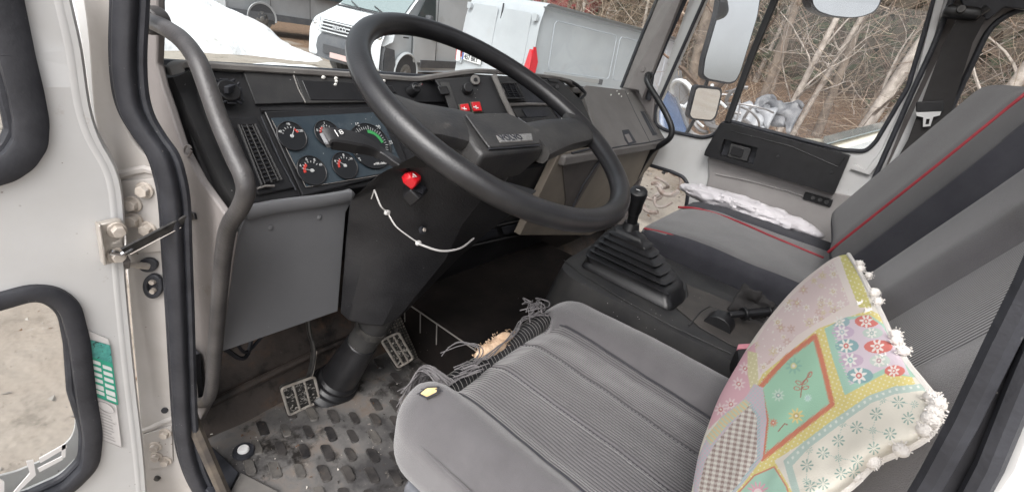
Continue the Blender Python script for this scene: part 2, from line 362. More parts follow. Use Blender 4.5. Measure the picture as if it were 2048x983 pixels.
tag(B().grid(snow2, 30, 10).build('snow_patch', sm, ang=180), 'thin flat snow patch in front of the silver van bumper', 'snow patch')
# gravel and litter (uncountable)
_t = gm.node_tree; _N = _t.nodes; _L = _t.links; _p = _N['Principled BSDF']; _src = _p.inputs['Base Color'].links[0].from_socket
_g = _N.new('ShaderNodeNewGeometry'); _s = _N.new('ShaderNodeSeparateXYZ'); _L.new(_g.outputs['Position'], _s.inputs[0])
_n = _N.new('ShaderNodeTexNoise'); _n.inputs['Scale'].default_value = 1.1; _n.inputs['Detail'].default_value = 6; _L.new(_g.outputs['Position'], _n.inputs['Vector'])
_a = _N.new('ShaderNodeMath'); _a.operation = 'MULTIPLY_ADD'; _L.new(_n.outputs[0], _a.inputs[0]); _a.inputs[1].default_value = 3.0; _L.new(_s.outputs[0], _a.inputs[2])
_r = _N.new('ShaderNodeMapRange'); _r.inputs['From Min'].default_value = 9.4; _r.inputs['From Max'].default_value = 10.6; _L.new(_a.outputs[0], _r.inputs[0])
_v = _N.new('ShaderNodeTexNoise'); _v.inputs['Scale'].default_value = 22; _v.inputs['Detail'].default_value = 5; _L.new(_g.outputs['Position'], _v.inputs['Vector'])
_c = _N.new('ShaderNodeValToRGB'); _c.color_ramp.elements[0].position = .35; _c.color_ramp.elements[0].color = (.055, .033, .022, 1); _c.color_ramp.elements[1].position = .68; _c.color_ramp.elements[1].color = (.25, .15, .085, 1); _L.new(_v.outputs[0], _c.inputs[0])
_m = _N.new('ShaderNodeMix'); _m.data_type = 'RGBA'; _L.new(_r.outputs[0], _m.inputs[0]); _L.new(_src, _m.inputs[6]); _L.new(_c.outputs[0], _m.inputs[7]); _L.new(_m.outputs[2], _p.inputs['Base Color'])
b = B()
for i in range(2600):
    if i < 1500: x, y = random.uniform(2.5, 9), random.uniform(-2, 9)
    else: x, y = random.uniform(-1.5, 2.5), random.uniform(.9, 5)
    r = random.uniform(.008, .03)*(1.5 if x > 3 else .8); z = gh(x, y)
    P = [Vector((x+r*random.uniform(-1, 1), y+r*random.uniform(-1, 1), z+r*random.uniform(-.3, .8))) for _ in range(4)]
    b.m = random.choice([0, 0, 1, 2]); b.add(P, [(0, 1, 2), (0, 2, 3), (0, 3, 1), (1, 3, 2)])
tag(b.build('gravel', [pm('stone_a', (.22, .20, .18), .9), pm('stone_b', (.34, .32, .29), .9), pm('leaf_litter', (.16, .09, .05), .9)], smooth=False), 'loose gravel and leaf litter on the muddy yard', 'gravel', kind='stuff')
# forest
bark = [pm('birch_bark', (.52, .46, .41), .9, var=(.20, .16, .13), vs=7, bump=.5, bs=30, bd=.02), pm('aspen_bark', (.30, .24, .19), .9, var=(.14, .11, .09), vs=6, bump=.6, bs=30, bd=.02),
        pm('pine_bark', (.20, .14, .105), .95, var=(.09, .065, .05), vs=5, bump=.8, bs=20, bd=.03)]
twigm = [pm('pale_twigs', (.40, .32, .24), .9), pm('brown_twigs', (.22, .155, .115), .9), pm('grey_twigs', (.28, .24, .21), .9)]
def wig(p, d, ln, seg, w):
    P = [Vector(p)]; d = Vector(d).normalized()
    for i in range(seg):
        d = (d+Vector((random.uniform(-w, w), random.uniform(-w, w), random.uniform(-w, w)))).normalized(); P.append(P[-1]+d*ln/seg)
    return P
def tree(x, y, h, r, lean, mk, lab, grp='bare trees at the edge of the wood', nb=9):
    z = gh(x, y)-.1
    t = thing('bare_tree', lab, 'tree', (x, y, z), grp)
    top = Vector((x+lean[0]*h, y+lean[1]*h, z+h)); P = []
    for i in range(11):
        q = i/10; p = Vector((x, y, z)).lerp(top, q); P.append(p+Vector((.12*noise.noise((x, q*2.3, 1))*h*.12, .12*noise.noise((y, q*2.3, 9))*h*.12, 0)))
    b = B(); b.tube(P, lambda q: r*(1-.75*q)+r*.25*max(0, 1-q*12), 10); b.build('trunk', mk, t, ang=60)
    b = B()
    for k in range(nb):
        q = random.uniform(.1, .95); i = int(q*10); p = P[i].lerp(P[min(10, i+1)], q*10-i); a = random.uniform(0, 6.28)
        L = wig(p, (math.cos(a), math.sin(a), random.uniform(.3, 1.3)), random.uniform(.12, .3)*h, 6, .22)
        b.tube(L, lambda s, rr=r*.28*(1-.5*q): rr*(1-.85*s)+.003, 5)
        for _ in range(4):
            p2 = L[random.randint(1, 5)]; b.tube(wig(p2, (random.uniform(-1, 1), random.uniform(-1, 1), random.uniform(.0, 1.2)), random.uniform(.3, 1.1), 4, .3), lambda s: .006*(1-.6*s), 3)
    b.build('crown', mk, t, ang=60)
# (pixel x where the trunk stands, distance X, height, radius, lean, bark, label)
TR = [(1395, 250, 9.6, 9, .21, (-.02, .03), 2, 'thick pale trunk rising behind the big door mirror'),
      (1362, 250, 11.5, 9, .13, (.0, .06), 1, 'brown trunk left of the thick tree at the quarter window'),
      (1568, 250, 10.5, 8, .065, (.02, -.05), 0, 'slim pale trunk just right of the window divider bar'),
      (1592, 250, 11.2, 8, .055, (.02, -.11), 0, 'thin leaning pale stem second from the divider bar'),
      (1500, 250, 13, 9, .10, (0, .02), 1, 'brown trunk partly covered by the window divider bar'),
      (1640, 260, 13.5, 9, .09, (.01, .06), 1, 'dark brown trunk in the middle of the side window'),
      (1700, 255, 10.8, 9, .12, (.0, -.12), 0, 'light birch trunk leaning right near the rear edge of the side window'),
      (1735, 255, 12.4, 9, .075, (.0, -.20), 0, 'narrow birch leaning far right beside the light birch'),
      (1925, 250, 10.4, 9, .095, (.0, -.10), 0, 'pale forked birch seen through the rear quarter window'),
      (1900, 250, 11.6, 8, .06, (.0, -.22), 0, 'thin slanting birch left in the rear quarter window'),
      (1990, 250, 12.5, 9, .10, (.0, -.05), 1, 'brown trunk at the right edge of the rear quarter window')]
for (px, py, X_, h, r, ln, k, lab) in TR:
    v = ray(px, py); s = X_/v.x; tree(X_, v.y*s, h, r, ln, bark[k], lab, nb=12)
k = 0
for (x, y) in [(16, 9.5), (18, 11), (20.5, 11.2), (17.5, 7.2), (15, 6.2), (22, 14), (24, 13), (21, 9), (26, 16), (19, 13.4)]:
    tree(x, y, 9, random.uniform(.07, .17), (random.uniform(-.05, .05), random.uniform(-.05, .05)), bark[k % 3], 'bare tree in the brush row behind the white panel van', 'bare trees behind the white panel van', nb=14); k += 1
for i in range(26):
    x = random.uniform(14, 20); y = random.uniform(-7, 7)
    tree(x, y, random.uniform(7, 9), random.uniform(.035, .09), (random.uniform(-.06, .06), random.uniform(-.12, .12)), bark[i % 3], 'slim bare tree standing deeper in the wood beyond the passenger door', 'slim trees deeper in the wood', nb=8)
def thicket(name, lab, n, box, hrange, lr, mats):
    b = B()
    for i in range(n):
        x, y = random.uniform(box[0], box[1]), random.uniform(box[2], box[3]); z0 = gh(x, y)
        z = z0+random.uniform(0, 1)**1.3*hrange; a = random.uniform(0, 6.28); up = random.uniform(-.2, 1.3)
        b.m = random.choice([0, 0, 1, 2]) if i % 3 else 1
        rr = random.uniform(.003, .008)
        b.tube(wig((x, y, z), (math.cos(a), math.sin(a), up), random.uniform(*lr), 5, .28), lambda s, rr=rr: rr*(1-.7*s), 3, cap=False)
    tag(b.build(name, mats, smooth=False), lab, 'brush', kind='stuff')
thicket('underbrush', 'tangled bare twigs and dry grass filling the wood beyond the passenger side', 3900, (9.5, 17, -7, 6.5), 4.6, (.5, 2.0), twigm)
thicket('brush_row', 'tangle of bare twigs rising behind the white panel van', 2600, (13, 22, 5.5, 14), 5.5, (.7, 2.4), twigm)
# dark far wood: clumps of needles and twigs, one mass
b = B()
for i in range(15000):
    if i < 9500: x = random.uniform(17.5, 24); y = random.uniform(-12, 12)
    else: x = random.uniform(20, 40); y = random.uniform(9, 40)
    z = gh(x, y)+random.uniform(0, 8.5); r = random.uniform(.10, .34)
    if noise.noise((x*.45, y*.45, z*.5)) < -.12 and i % 3: continue
    c = Vector((x, y, z)); a = Vector((random.gauss(0, 1), random.gauss(0, 1), random.gauss(0, .6))).normalized()*r; d = a.orthogonal().normalized()*r*random.uniform(.2, .6)
    b.m = 0 if noise.noise((x*.25, y*.25, z*.2+4)) > .05 else 1
    b.add([c-a, c+d, c+a, c-d], [(0, 1, 2, 3)])
tag(b.build('far_wood', [pm('dark_needles', (.045, .055, .028), .9), pm('brown_wood_mass', (.12, .085, .062), .95)], smooth=False), 'dark far wood of conifers and brown brush behind the bare trees', 'wood', kind='stuff')
# the wood floor climbs behind
b = B(); b.grid(lambda u, v: (24.5+6*v+1.2*noise.noise((u*20, v*5, 0)), -22+u*60, -.5+v*9+1.0*noise.noise((u*24, v*4, 2))), 60, 12)
tag(b.build('hill', pm('wood_floor', (.085, .062, .045), .95, var=(.035, .035, .022), vs=.9), ang=180), None, None, kind='structure')
# red shed roof far behind the van
rf = thing('red_shed', 'red painted shed far behind the white panel van', 'shed', (27, 17.2, GZ))
o_ = Vector((27, 17.2, GZ))
def P_(x, y, z): return o_+Vector((x, y, z))
B().box(P_(0, 0, 2.9), (1.6, 2.4, 2.9)).build('wall', pm('red_boards', (.22, .035, .04), .8, var=(.15, .02, .025), vs=3), rf)
B().prism([P_(-1.9, -2.7, 5.7), P_(1.9, -2.7, 5.7), P_(0, -2.7, 6.9)], (0, 5.4, 0)).build('roof', pm('red_roof', (.16, .03, .035), .7), rf)

# ================================================================== VANS
vw = pm('van_white', (.44, .46, .485), .28, var=(.38, .40, .42), vs=1.2, coat=.4, dirt=[((.38, .37, .35), 1.6, .6, .85)])
vs_ = pm('van_silver', (.60, .62, .64), .28, metal=0, var=(.55, .57, .59), vs=1.5, coat=.5, dirt=[((.33, .31, .29), 2.5, .6, .85)])
vg = pm('van_grey', (.36, .365, .375), .35, metal=0, var=(.30, .30, .31), vs=2)
vb = pm('van_bumper', (.075, .08, .092), .55, var=(.12, .12, .125), vs=4, dirt=[((.22, .20, .17), 5, .6, .85)])
vgl = pm('van_glass', (.05, .065, .07), .08, spec=.8); vgl2 = pm('van_windscreen', (.22, .265, .27), .12, spec=.8)
tyre = pm('tyre', (.03, .03, .032), .8, var=(.16, .145, .125), vs=9); rim = pm('steel_rim', (.22, .21, .20), .5, metal=.3, var=(.12, .11, .10), vs=12)
lampw = pm('lamp_clear', (.70, .72, .74), .12, spec=.8); lampr = pm('lamp_red', (.55, .02, .03), .2, coat=.5); gapm = pm('panel_gap', (.05, .05, .055), .7)
class Van:
    """x forward along the van, y to its left, z up; origin on the ground"""
    def __init__(s, name, label, origin, fwd, left, length, width):
        s.o = Vector(origin); s.f = Vector((*fwd, 0)).normalized(); s.l = Vector((*left, 0)).normalized(); s.L = length; s.W = width
        s.t = thing(name, label, 'van', origin)
    def P(s, x, y, z): return s.o+s.f*x+s.l*y+Vector((0, 0, z))
    def body(s, prof, mat, taper=.10, belt=1.15, name='body'):
        """side profile (x,z) swept over the width with tumblehome above the belt"""
        def yy(z, f): return s.W/2*f-taper*max(0, (z-belt))/1.1
        prof = [tuple(p) for p in rnd([Vector(p) for p in prof], .09, 3)]
        rings = []
        for side, ins, fr in ((-1, .05, .93), (-1, .02, .98), (-1, 0, 1), (1, 0, 1), (1, .02, .98), (1, .05, .93)):
            cxm = sum(p[0] for p in prof)/len(prof); czm = sum(p[1] for p in prof)/len(prof)
            rings.append([s.P(p[0]+(cxm-p[0])*ins*.5, side*yy(p[1], fr), p[1]+(czm-p[1])*ins*.7) for p in prof])
        return B().loft(rings).build(name, mat, s.t, ang=40)
    def side(s, name, mat, poly, y, depth=.012, parent=None, taper=.10, belt=1.15, rr=0, ext=None):
        if rr: poly = [tuple(p) for p in rnd([Vector(p) for p in poly], rr)]
        sg = 1 if y > 0 else -1
        pts = [s.P(p[0], sg*(abs(y)-taper*max(0, p[1]-belt)/1.1), p[1]) for p in poly]
        return B().prism(pts, s.l*sg*depth).build(name, mat, parent or s.t)
    def end(s, name, mat, poly, x, depth=.012, parent=None, rr=0, slope=0):
        if rr: poly = [tuple(p) for p in rnd([Vector(p) for p in poly], rr)]
        return B().prism([s.P(x+slope*p[1], p[0], p[1]) for p in poly], s.f*depth).build(name, mat, parent or s.t)
    def wheel(s, x, sg, r=.34):
        c = s.P(x, sg*(s.W/2-.10), r); w_ = obj = B(); w_.cyl(c-s.l*.10*sg, c+s.l*.10*sg, r, r, 28)
        o = w_.build('wheel', tyre, s.t, bevel=.02)
        b2 = B(); b2.cyl(c+s.l*.095*sg, c+s.l*.112*sg, r*.62, r*.55, 22); b2.cyl(c+s.l*.11*sg, c+s.l*.13*sg, r*.2, r*.16, 12)
        for k in range(8):
            a = k*math.pi/4; b2.cyl(c+s.l*.11*sg+(s.f*math.cos(a)+Vector((0, 0, 1))*math.sin(a))*r*.42, c+s.l*.118*sg+(s.f*math.cos(a)+Vector((0, 0, 1))*math.sin(a))*r*.42, .025, .02, 8)
        b2.build('rim', rim, o)
    def arch(s, x, sg, mat, r=.46):
        y = sg*(s.W/2+.004); A = []
        b2 = B(); b2.tube([s.P(x+r*math.cos(a), y, .36+r*math.sin(a)) for a in np.linspace(-.15, math.pi+.15, 18)], .035, 8, flat=(.035, .02)); b2.build('wheel_arch', mat, s.t)
        b3 = B(); b3.prism([s.P(x+(r-.02)*math.cos(a), sg*(s.W/2-.004), max(.2, .36+(r-.02)*math.sin(a))) for a in np.linspace(-.3, math.pi+.3, 20)], s.l*sg*.008); b3.build('wheel_well', gapm, s.t)
# --- white panel van, rear corner towards us
dv = Vector((.98, -.2, 0)).normalized()      # forward
lv = Vector((-dv.y, dv.x, 0))                # its left is far side: rear-left corner
Rc = Vector((6.36, 4.5, GZ))
D = Van('panel_van', 'white high panel van turned rear corner towards the truck, plate on its back door', Rc+lv*1.0, dv[:2], lv[:2], 5.2, 2.0)
D.body([(0, .42), (.02, 1.0), (.06, 1.9), (.16, 2.23), (3.9, 2.25), (4.4, 1.55), (5.1, 1.15), (5.25, .42)], vw, taper=.10, belt=1.3)
db = B()
for (a, c_) in (((.1, 2.16), (3.9, 2.17)),): db.prism([D.P(a[0], -1.0+.085, a[1]-.012), D.P(c_[0], -1.0+.085, c_[1]-.012), D.P(c_[0], -1.0+.083, c_[1]+.012), D.P(a[0], -1.0+.083, a[1]+.012)], -D.l*.02)
db.build('roof_seam', pm('roof_seam', (.2, .21, .22), .5), D.t)
crg = pm('pressed_edge', (.36, .385, .42), .35)
for (xa, xb) in ((.38, 1.95), (2.05, 3.6)):
    fo_ = rnd([Vector((xa, 1.30)), Vector((xb, 1.30)), Vector((xb, 2.02)), Vector((xa, 2.02))], .08)
    bb_ = B(); bb_.tube([D.P(p.x, -1.0-.001+.10*max(0, p.y-1.3)/1.1, p.y) for p in fo_], .007, 6, closed=True); bb_.build('pressed_edge', crg, D.t)
r_ = D.side('door_rail', pm('rail_grey', (.30, .30, .30), .5), [(.30, 1.20), (1.75, 1.20), (1.75, 1.27), (.30, 1.27)], -1.002, .012, belt=1.3)
D.side('rail_end', vb, [(1.68, 1.19), (1.78, 1.19), (1.78, 1.28), (1.68, 1.28)], -1.006, .016, belt=1.3)
D.side('side_moulding', pm('crease_grey', (.36, .38, .41), .4), [(.32, .92), (4.0, .90), (4.0, .94), (.32, .96)], -1.0, .006)
D.side('lower_trim', vb, [(.0, .42), (4.9, .42), (4.9, .58), (.0, .58)], -1.0, .018)
for sg in (-1, 1): D.wheel(.95, sg); D.wheel(4.2, sg)
D.arch(.95, -1, vw); D.arch(4.2, -1, vw)
for sg in (-1, 1):
    poly = [(sg*.84, 1.10), (sg*.985, 1.07), (sg*1.0, 1.42), (sg*.97, 1.56), (sg*.92, 1.56), (sg*.88, 1.35)]
    tl = D.end('tail_lamp', lampr, poly, .012, -.03, rr=.03)
    D.end('lens', lampw, [(sg*.83, 1.08), (sg*.95, 1.06), (sg*.96, 1.25), (sg*.86, 1.27)], -.022, -.006, parent=tl, rr=.02)
D.side('tail_lamp_side', lampr, [(.0, .98), (.10, 1.0), (.13, 1.40), (.05, 1.60), (0, 1.60)], -1.0, .012, belt=1.3)
D.end('door_gap', gapm, [(-.008, .55), (.008, .55), (.008, 2.12), (-.008, 2.12)], .028, -.02, slope=.03)
for sg in (-1, 1):
    D.end('rear_door_panel', vw, [(sg*.08, 1.30), (sg*.78, 1.30), (sg*.74, 2.05), (sg*.08, 2.05)], .0, -.012, rr=.05, slope=.03)
    for zz_ in (1.95, 1.05):
        D.end('hinge', vb if 0 else vw, [(sg*.80, zz_), (sg*.90, zz_), (sg*.90, zz_+.10), (sg*.80, zz_+.10)], -.0, -.045, rr=.02, slope=.03)
D.end('plate_recess', gapm, [(.18, 1.30-.03), (.86, 1.30-.03), (.86, 1.37), (.18, 1.37)], -.004, -.02, rr=.02)
pl_ = D.end('licence_plate', pm('plate_white', (.72, .72, .72), .4), [(.24, 1.12), (.78, 1.12), (.78, 1.235), (.24, 1.235)], -.006, -.012)
b = B(); text(b, '457 BRY', D.P(-.021, .76-.04, 1.14), -D.l, (0, 0, 1), .115, .002, 1.0, bold=.002); b.build('plate_text', gapm, pl_)
D.end('plate_band', pm('plate_blue', (.02, .06, .35), .4), [(.745, 1.122), (.778, 1.122), (.778, 1.233), (.745, 1.233)], -.019, -.003, parent=pl_)
D.end('rear_bumper', vb, [(-1.0, .38), (1.0, .38), (1.0, .62), (-1.0, .62)], .01, -.09, rr=.04)
# --- silver van, front corner towards us
iv = Vector((.97, .243, 0)).normalized()      # from front to rear
fv = -iv; lf = Vector((-fv.y, fv.x, 0))       # its left faces the camera?
Fc_ = Vector((6.85, 8.75, GZ))                # near front corner on the ground
farv = Vector((-iv.y, iv.x, 0))               # away from the camera
S = Van('delivery_van', 'silver delivery van with slatted grille and dark bumper, nose pointing left towards the snow', Fc_+farv*.97+iv*5.6, fv[:2], (-farv)[:2], 5.6, 1.94)
# van x runs 0 (rear) .. 5.6 (front)
S.body([(0, .40), (0, 2.35), (3.55, 2.40), (3.85, 2.25), (4.75, 1.50), (5.42, 1.18), (5.56, .95), (5.58, .40)], vs_, taper=.13, belt=1.1)
S.side('front_door', vs_, [(3.42, .62), (4.36, .62), (4.40, 1.30), (3.42, 1.32)], .97, .006, rr=.05, belt=1.1, taper=.13)
S.side('side_window', vgl, [(3.50, 1.36), (4.42, 1.36), (4.34, 1.52), (3.86, 2.08), (3.50, 2.10)], .97, .010, rr=.05, belt=1.1, taper=.13)
S.side('door_seam', gapm, [(4.40, .55), (4.415, .55), (4.455, 1.40), (4.44, 1.40)], .97, .008, belt=1.1, taper=.13)
S.side('door_seam', gapm, [(3.36, .55), (3.375, .55), (3.375, 2.10), (3.36, 2.10)], .97, .008, belt=1.1, taper=.13)
S.side('door_handle', vb, [(3.45, 1.16), (3.62, 1.16), (3.62, 1.22), (3.45, 1.22)], .975, .03, rr=.02, taper=.13)
S.side('side_moulding', vb, [(.4, .50), (4.05, .50), (4.05, .68), (.4, .68)], .972, .022)
S.side('model_badge', gapm, [(4.60, 1.12), (4.80, 1.12), (4.80, 1.15), (4.60, 1.15)], .967, .008)
for sg in (-1, 1): S.wheel(4.60, sg, .36); S.wheel(1.0, sg, .36)
S.arch(4.60, 1, vs_, .45); S.arch(1.0, 1, vs_, .45)
# bumper wraps round the nose
bp = B()
def nose(t, z, out):   # t -1..1 across
    a = abs(t); return S.P(5.60+out-.20*a**3, t*.985, z)
rows = [(.36, -.02), (.40, .05), (.60, .07), (.78, .05), (.90, .01)]
bp.grid(lambda u, v: nose(-1+2*u, rows[min(4, int(round(v*4)))][0], rows[min(4, int(round(v*4)))][1]), 20, 4)
bp.prism([S.P(4.98, .96, .38), S.P(5.42, .96, .38), S.P(5.42, .96, .90), S.P(5.10, .96, .86)], S.l*.025)
bp.build('front_bumper', vb, S.t)
bq = B(); bq.prism([nose(t, .50, .075) for t in np.linspace(-.5, .5, 9)]+[nose(t, .68, .07) for t in np.linspace(.5, -.5, 9)], S.f*.01); bq.build('lower_intake', gapm, S.t)
gp = B(); gp.grid(lambda u, v: nose(-.62+1.24*u, .92+.26*v, .035-.05*v), 14, 3); g_ = gp.build('grille', pm('grille_dark', (.05, .05, .055), .5), S.t)
gs = B()
for k in range(4): gs.tube([nose(t, .945+.068*k, .05-.013*k) for t in np.linspace(-.66, .66, 14)], .016, 6)
for sg in (-1, 1): gs.tube([nose(sg*.66, z, .05-.05*(z-.92)/.26) for z in np.linspace(.93, 1.17, 5)], .02, 6)
gs.build('grille_slat', vs_, g_)
tb = B(); text(tb, 'IVECO', S.P(5.675, -.22, 1.02), S.l, (0, 0, 1), .125, .006, bold=.003); tb.build('lettering', M['chrome'], g_)
for sg in (-1, 1):
    h_ = B(); h_.prism([nose(sg*.70, .94, .04), nose(sg*.97, .90, .03), S.P(5.16, sg*.975, 1.0), S.P(5.08, sg*.965, 1.20), S.P(5.30, sg*.94, 1.24), nose(sg*.74, 1.17, -.02)], S.f*.02+Vector((0, 0, .012))+S.l*sg*.012)
    o = h_.build('headlight', lampw, S.t, bevel=.01)
    B().ball(S.P(5.42, sg*.88, 1.06)+S.f*.05, .07, 8).build('reflector', M['chrome'], o)
ws = B(); ws.prism([S.P(4.76, -.86, 1.53), S.P(4.76, .86, 1.53), S.P(3.90, .76, 2.25), S.P(3.90, -.76, 2.25)], (S.f*.6+Vector((0, 0, .8)))*.012); ws.build('windscreen', vgl2, S.t)
wp = B(); wp.tube([S.P(4.86, .5, 1.50), S.P(4.70, .05, 1.63)], .012, 6); wp.tube([S.P(4.86, -.2, 1.50), S.P(4.70, -.6, 1.63)], .012, 6); wp.build('wiper', gapm, S.t)
hb = B(); hb.tube([S.P(4.80, -.9, 1.49), S.P(4.84, 0, 1.50), S.P(4.80, .9, 1.49)], .02, 6); hb.build('cowl_strip', gapm, S.t)
pp = B(); pp.prism([S.P(5.685, -.26, .44), S.P(5.685, .26, .44), S.P(5.685, .26, .55), S.P(5.685, -.26, .55)], S.f*.01); pp.build('licence_plate', pm('plate_dirty', (.55, .40, .38), .5), S.t)
mr = B(); mr.rbox(S.P(4.15, 1.16, 1.52), (.06, .09, .16), .03, 4); mr.tube([S.P(4.2, .95, 1.42), S.P(4.15, 1.12, 1.46)], .025, 6); mr.build('door_mirror', vb, S.t)
# --- grey van far left
G = Van('minibus', 'grey minibus parked broadside behind the snow bank', (7.2, 17.5, GZ+.15), (1, .05), (-.05, 1), 7.0, 2.0)
G.body([(0, .35), (0, 2.3), (5.2, 2.35), (5.9, 1.6), (6.8, 1.2), (6.95, .35)], vg, taper=.12, belt=1.1)
for (a, c_) in ((.25, 1.3), (1.5, 2.7), (2.9, 4.1), (4.3, 5.6)):
    G.side('side_window', vgl, [(a, 1.25), (c_, 1.25), (c_, 1.95), (a, 1.95)], -1.0, .01, rr=.08)
for a in (1.4, 2.8, 4.2): G.side('door_seam', gapm, [(a-.01, .45), (a+.01, .45), (a+.01, 2.0), (a-.01, 2.0)], -1.0, .008)
G.side('sill_trim', vb, [(0, .35), (6.9, .35), (6.9, .55), (0, .55)], -1.0, .012)
for sg in (-1, 1): G.wheel(1.1, sg, .36); G.wheel(5.8, sg, .36)
G.arch(1.1, -1, vg); G.arch(5.8, -1, vg)
# --- cars beyond the passenger door (breaker's yard)
def car(name, lab, cat, c, fwd, mat, Lc=4.2, W=1.7, H=1.42, sc_=1, drop=0):
    v = Van(name, lab, c, fwd, (-fwd[1], fwd[0]), Lc, W); v.t['category'] = cat
    def yy(z): return W/2-max(0, z-.85)*.35
    prof = [(0, .28), (-.03, .75), (.15, .95), (.75, 1.0), (1.35, H), (2.6, H), (3.25, .98), (4.05, .80), (4.2, .55), (4.15, .28)]
    low = [(0, .28), (-.03, .75), (.10, .93), (.75, .97), (3.25, .95), (4.05, .78), (4.2, .55), (4.15, .28)]
    low = [tuple(p) for p in rnd([Vector(p) for p in low], .10, 3)]
    B().loft([[v.P(p[0]*.99+.02, sg*W/2*f, .28+(p[1]-.28)*g) for p in low] for sg, f, g in ((-1, .9, .93), (-1, 1, 1), (1, 1, 1), (1, .9, .93))]).build('body', mat, v.t)
    cab = [(.70, .94), (1.30, H), (2.60, H), (3.30, .94)]
    B().loft([[v.P(x, sg*(W/2-.03-max(0, z-.9)*.4)*f, z) for x, z in rnd_xy(cab, .08)] for sg, f in ((-1, .92), (-1, 1), (1, 1), (1, .92))]).build('cabin', mat, v.t)
    for sg in (-1, 1):
        yv = lambda z: sg*(W/2-.022-max(0, z-.9)*.4)
        B().prism([v.P(x, yv(z), z) for x, z in ((.92, 1.0), (1.36, H-.07), (1.90, H-.07), (1.90, 1.0))], v.l*sg*.008).build('side_window', vgl, v.t)
        B().prism([v.P(x, yv(z), z) for x, z in ((1.97, 1.0), (1.97, H-.07), (2.55, H-.07), (3.05, 1.0))], v.l*sg*.008).build('side_window', vgl, v.t)
        v.wheel(.75, sg, .30); v.wheel(3.35, sg, .30); v.arch(3.35, sg, mat, .36); v.arch(.75, sg, mat, .36)
        B().ball(v.P(4.08, sg*W*.36, .64), .10, 8, (1.0, 1.3, .8)).build('headlight', lampw, v.t)
    B().prism([v.P(3.27, -W/2+.14, .98), v.P(3.27, W/2-.14, .98), v.P(2.64, W/2-.28, H-.03), v.P(2.64, -W/2+.28, H-.03)], (v.f*.6+Vector((0, 0, .8)))*.012).build('windscreen', vgl2, v.t)
    return v
def rnd_xy(P, r): return [tuple(p) for p in rnd([Vector(p) for p in P], r, 2)]
blue = pm('car_blue', (.045, .07, .13), .25, coat=.6, var=(.08, .11, .18), vs=3); cw = pm('car_white', (.62, .64, .66), .3, coat=.4, var=(.5, .5, .5), vs=2)
beige = pm('car_beige', (.50, .47, .38), .35, coat=.4)
v = ray(1725, 268); s_ = 8.2/v.x
car('beige_car', 'beige car with pale windscreen below the rear end of the side window', 'car', (8.7, v.y*s_-2.85, GZ+.22), (-.10, 1.0), beige)
def scrap(name, lab, px, py, X_, mat, size, seed):
    random.seed(seed); p = PX(X_)(px, py); b = B()
    def sheet(u, v_): 
        q = Vector(((u-.5)*size[0], (v_-.5)*size[1], 0)); n = noise.noise((u*2.2+seed, v_*2.2, seed)); m2 = noise.noise((u*5+seed, v_*5, 9))
        return p+Vector((q.x*.4+.2*n, q.y, q.x*.8+.22*n+.06*m2))
    b.grid(sheet, 14, 14); o = b.build(name, mat, ang=30)
    sd = o.modifiers.new('s', 'SOLIDIFY'); sd.thickness = .02
    return tag(o, lab, 'scrap', 'crumpled car parts in the yard')
scrap('crumpled_bonnet', 'dented light grey bonnet lying right of the window divider bar', 1500, 238, 7.5, pm('dented_grey', (.30, .31, .33), .4, var=(.2, .2, .21), vs=6), (.38, .55), 3)
scrap('dark_wreck_panel', 'dark folded wreck panel behind the dented grey bonnet', 1550, 225, 7.7, pm('dark_wreck', (.05, .055, .065), .4, var=(.16, .16, .17), vs=5), (.4, .6), 5)
def hoopy(name, lab, px, py, X_, r, mat, n, seed):
    random.seed(seed); p = PX(X_)(px, py); b = B()
    for k in range(n):
        a0 = random.uniform(0, 6.28); c = p+Vector((random.uniform(-.2, .2), random.uniform(-.35, .35), random.uniform(-.2, .2)))
        rr = r*random.uniform(.5, 1); ax = Vector((random.gauss(0, 1), random.gauss(0, .4), random.gauss(0, 1))).normalized(); u = ax.orthogonal().normalized(); w_ = ax.cross(u)
        b.tube([c+(u*math.cos(a)+w_*math.sin(a))*rr for a in np.linspace(a0, a0+random.uniform(1.8, 4), 12)], random.uniform(.012, .035), 6)
    return tag(b.build(name, mat), lab, 'scrap', 'crumpled car parts in the yard')
_bp = PX(6.2); b = B()
def bon(u, v):
    q0 = _bp(1300, 300).lerp(_bp(1400, 268), u); q1 = _bp(1322, 188).lerp(_bp(1352, 196), u)
    p = q0.lerp(q1, v); return p+Vector((-.30*math.sin(math.pi*u)-.35*(1-v), .0, .10*math.sin(math.pi*u)*v))
b.grid(bon, 20, 14); o = b.build('blue_bonnet', blue, ang=60); sd = o.modifiers.new('s', 'SOLIDIFY'); sd.thickness = .03
tag(o, 'curved blue car bonnet leaning in the corner of the quarter window', 'scrap', 'crumpled car parts in the yard')
b = B(); b.tube([bon(1, v)+Vector((-.01, 0, 0)) for v in np.linspace(0, 1, 8)], .02, 6); b.build('bonnet_edge', vb, o)
hoopy('bumper_frame', 'white curved bumper frame heaped above the blue car', 1392, 200, 6.6, .30, cw, 5, 4)
hoopy('pipe_heap', 'heap of dull pipes and rods beside the small round mirror', 1455, 225, 7.2, .38, pm('dull_pipes', (.25, .24, .24), .4, metal=.5), 12, 8)
hoopy('rod_pile', 'pile of thin rusty rods lying under the lower door window', 1325, 365, 5.6, .22, pm('rusty_rods', (.12, .07, .05), .8, var=(.35, .32, .3), vs=6), 9, 12)
random.seed(11)
# ================================================================== TRUCK CAB SHELL
XP = 2.36                                       # passenger door plane
cab = thing('truck_cab', 'white truck cab seen through its open driver doorway, black rubber seals round the openings', 'truck cab', (1.3, .4, -.97))
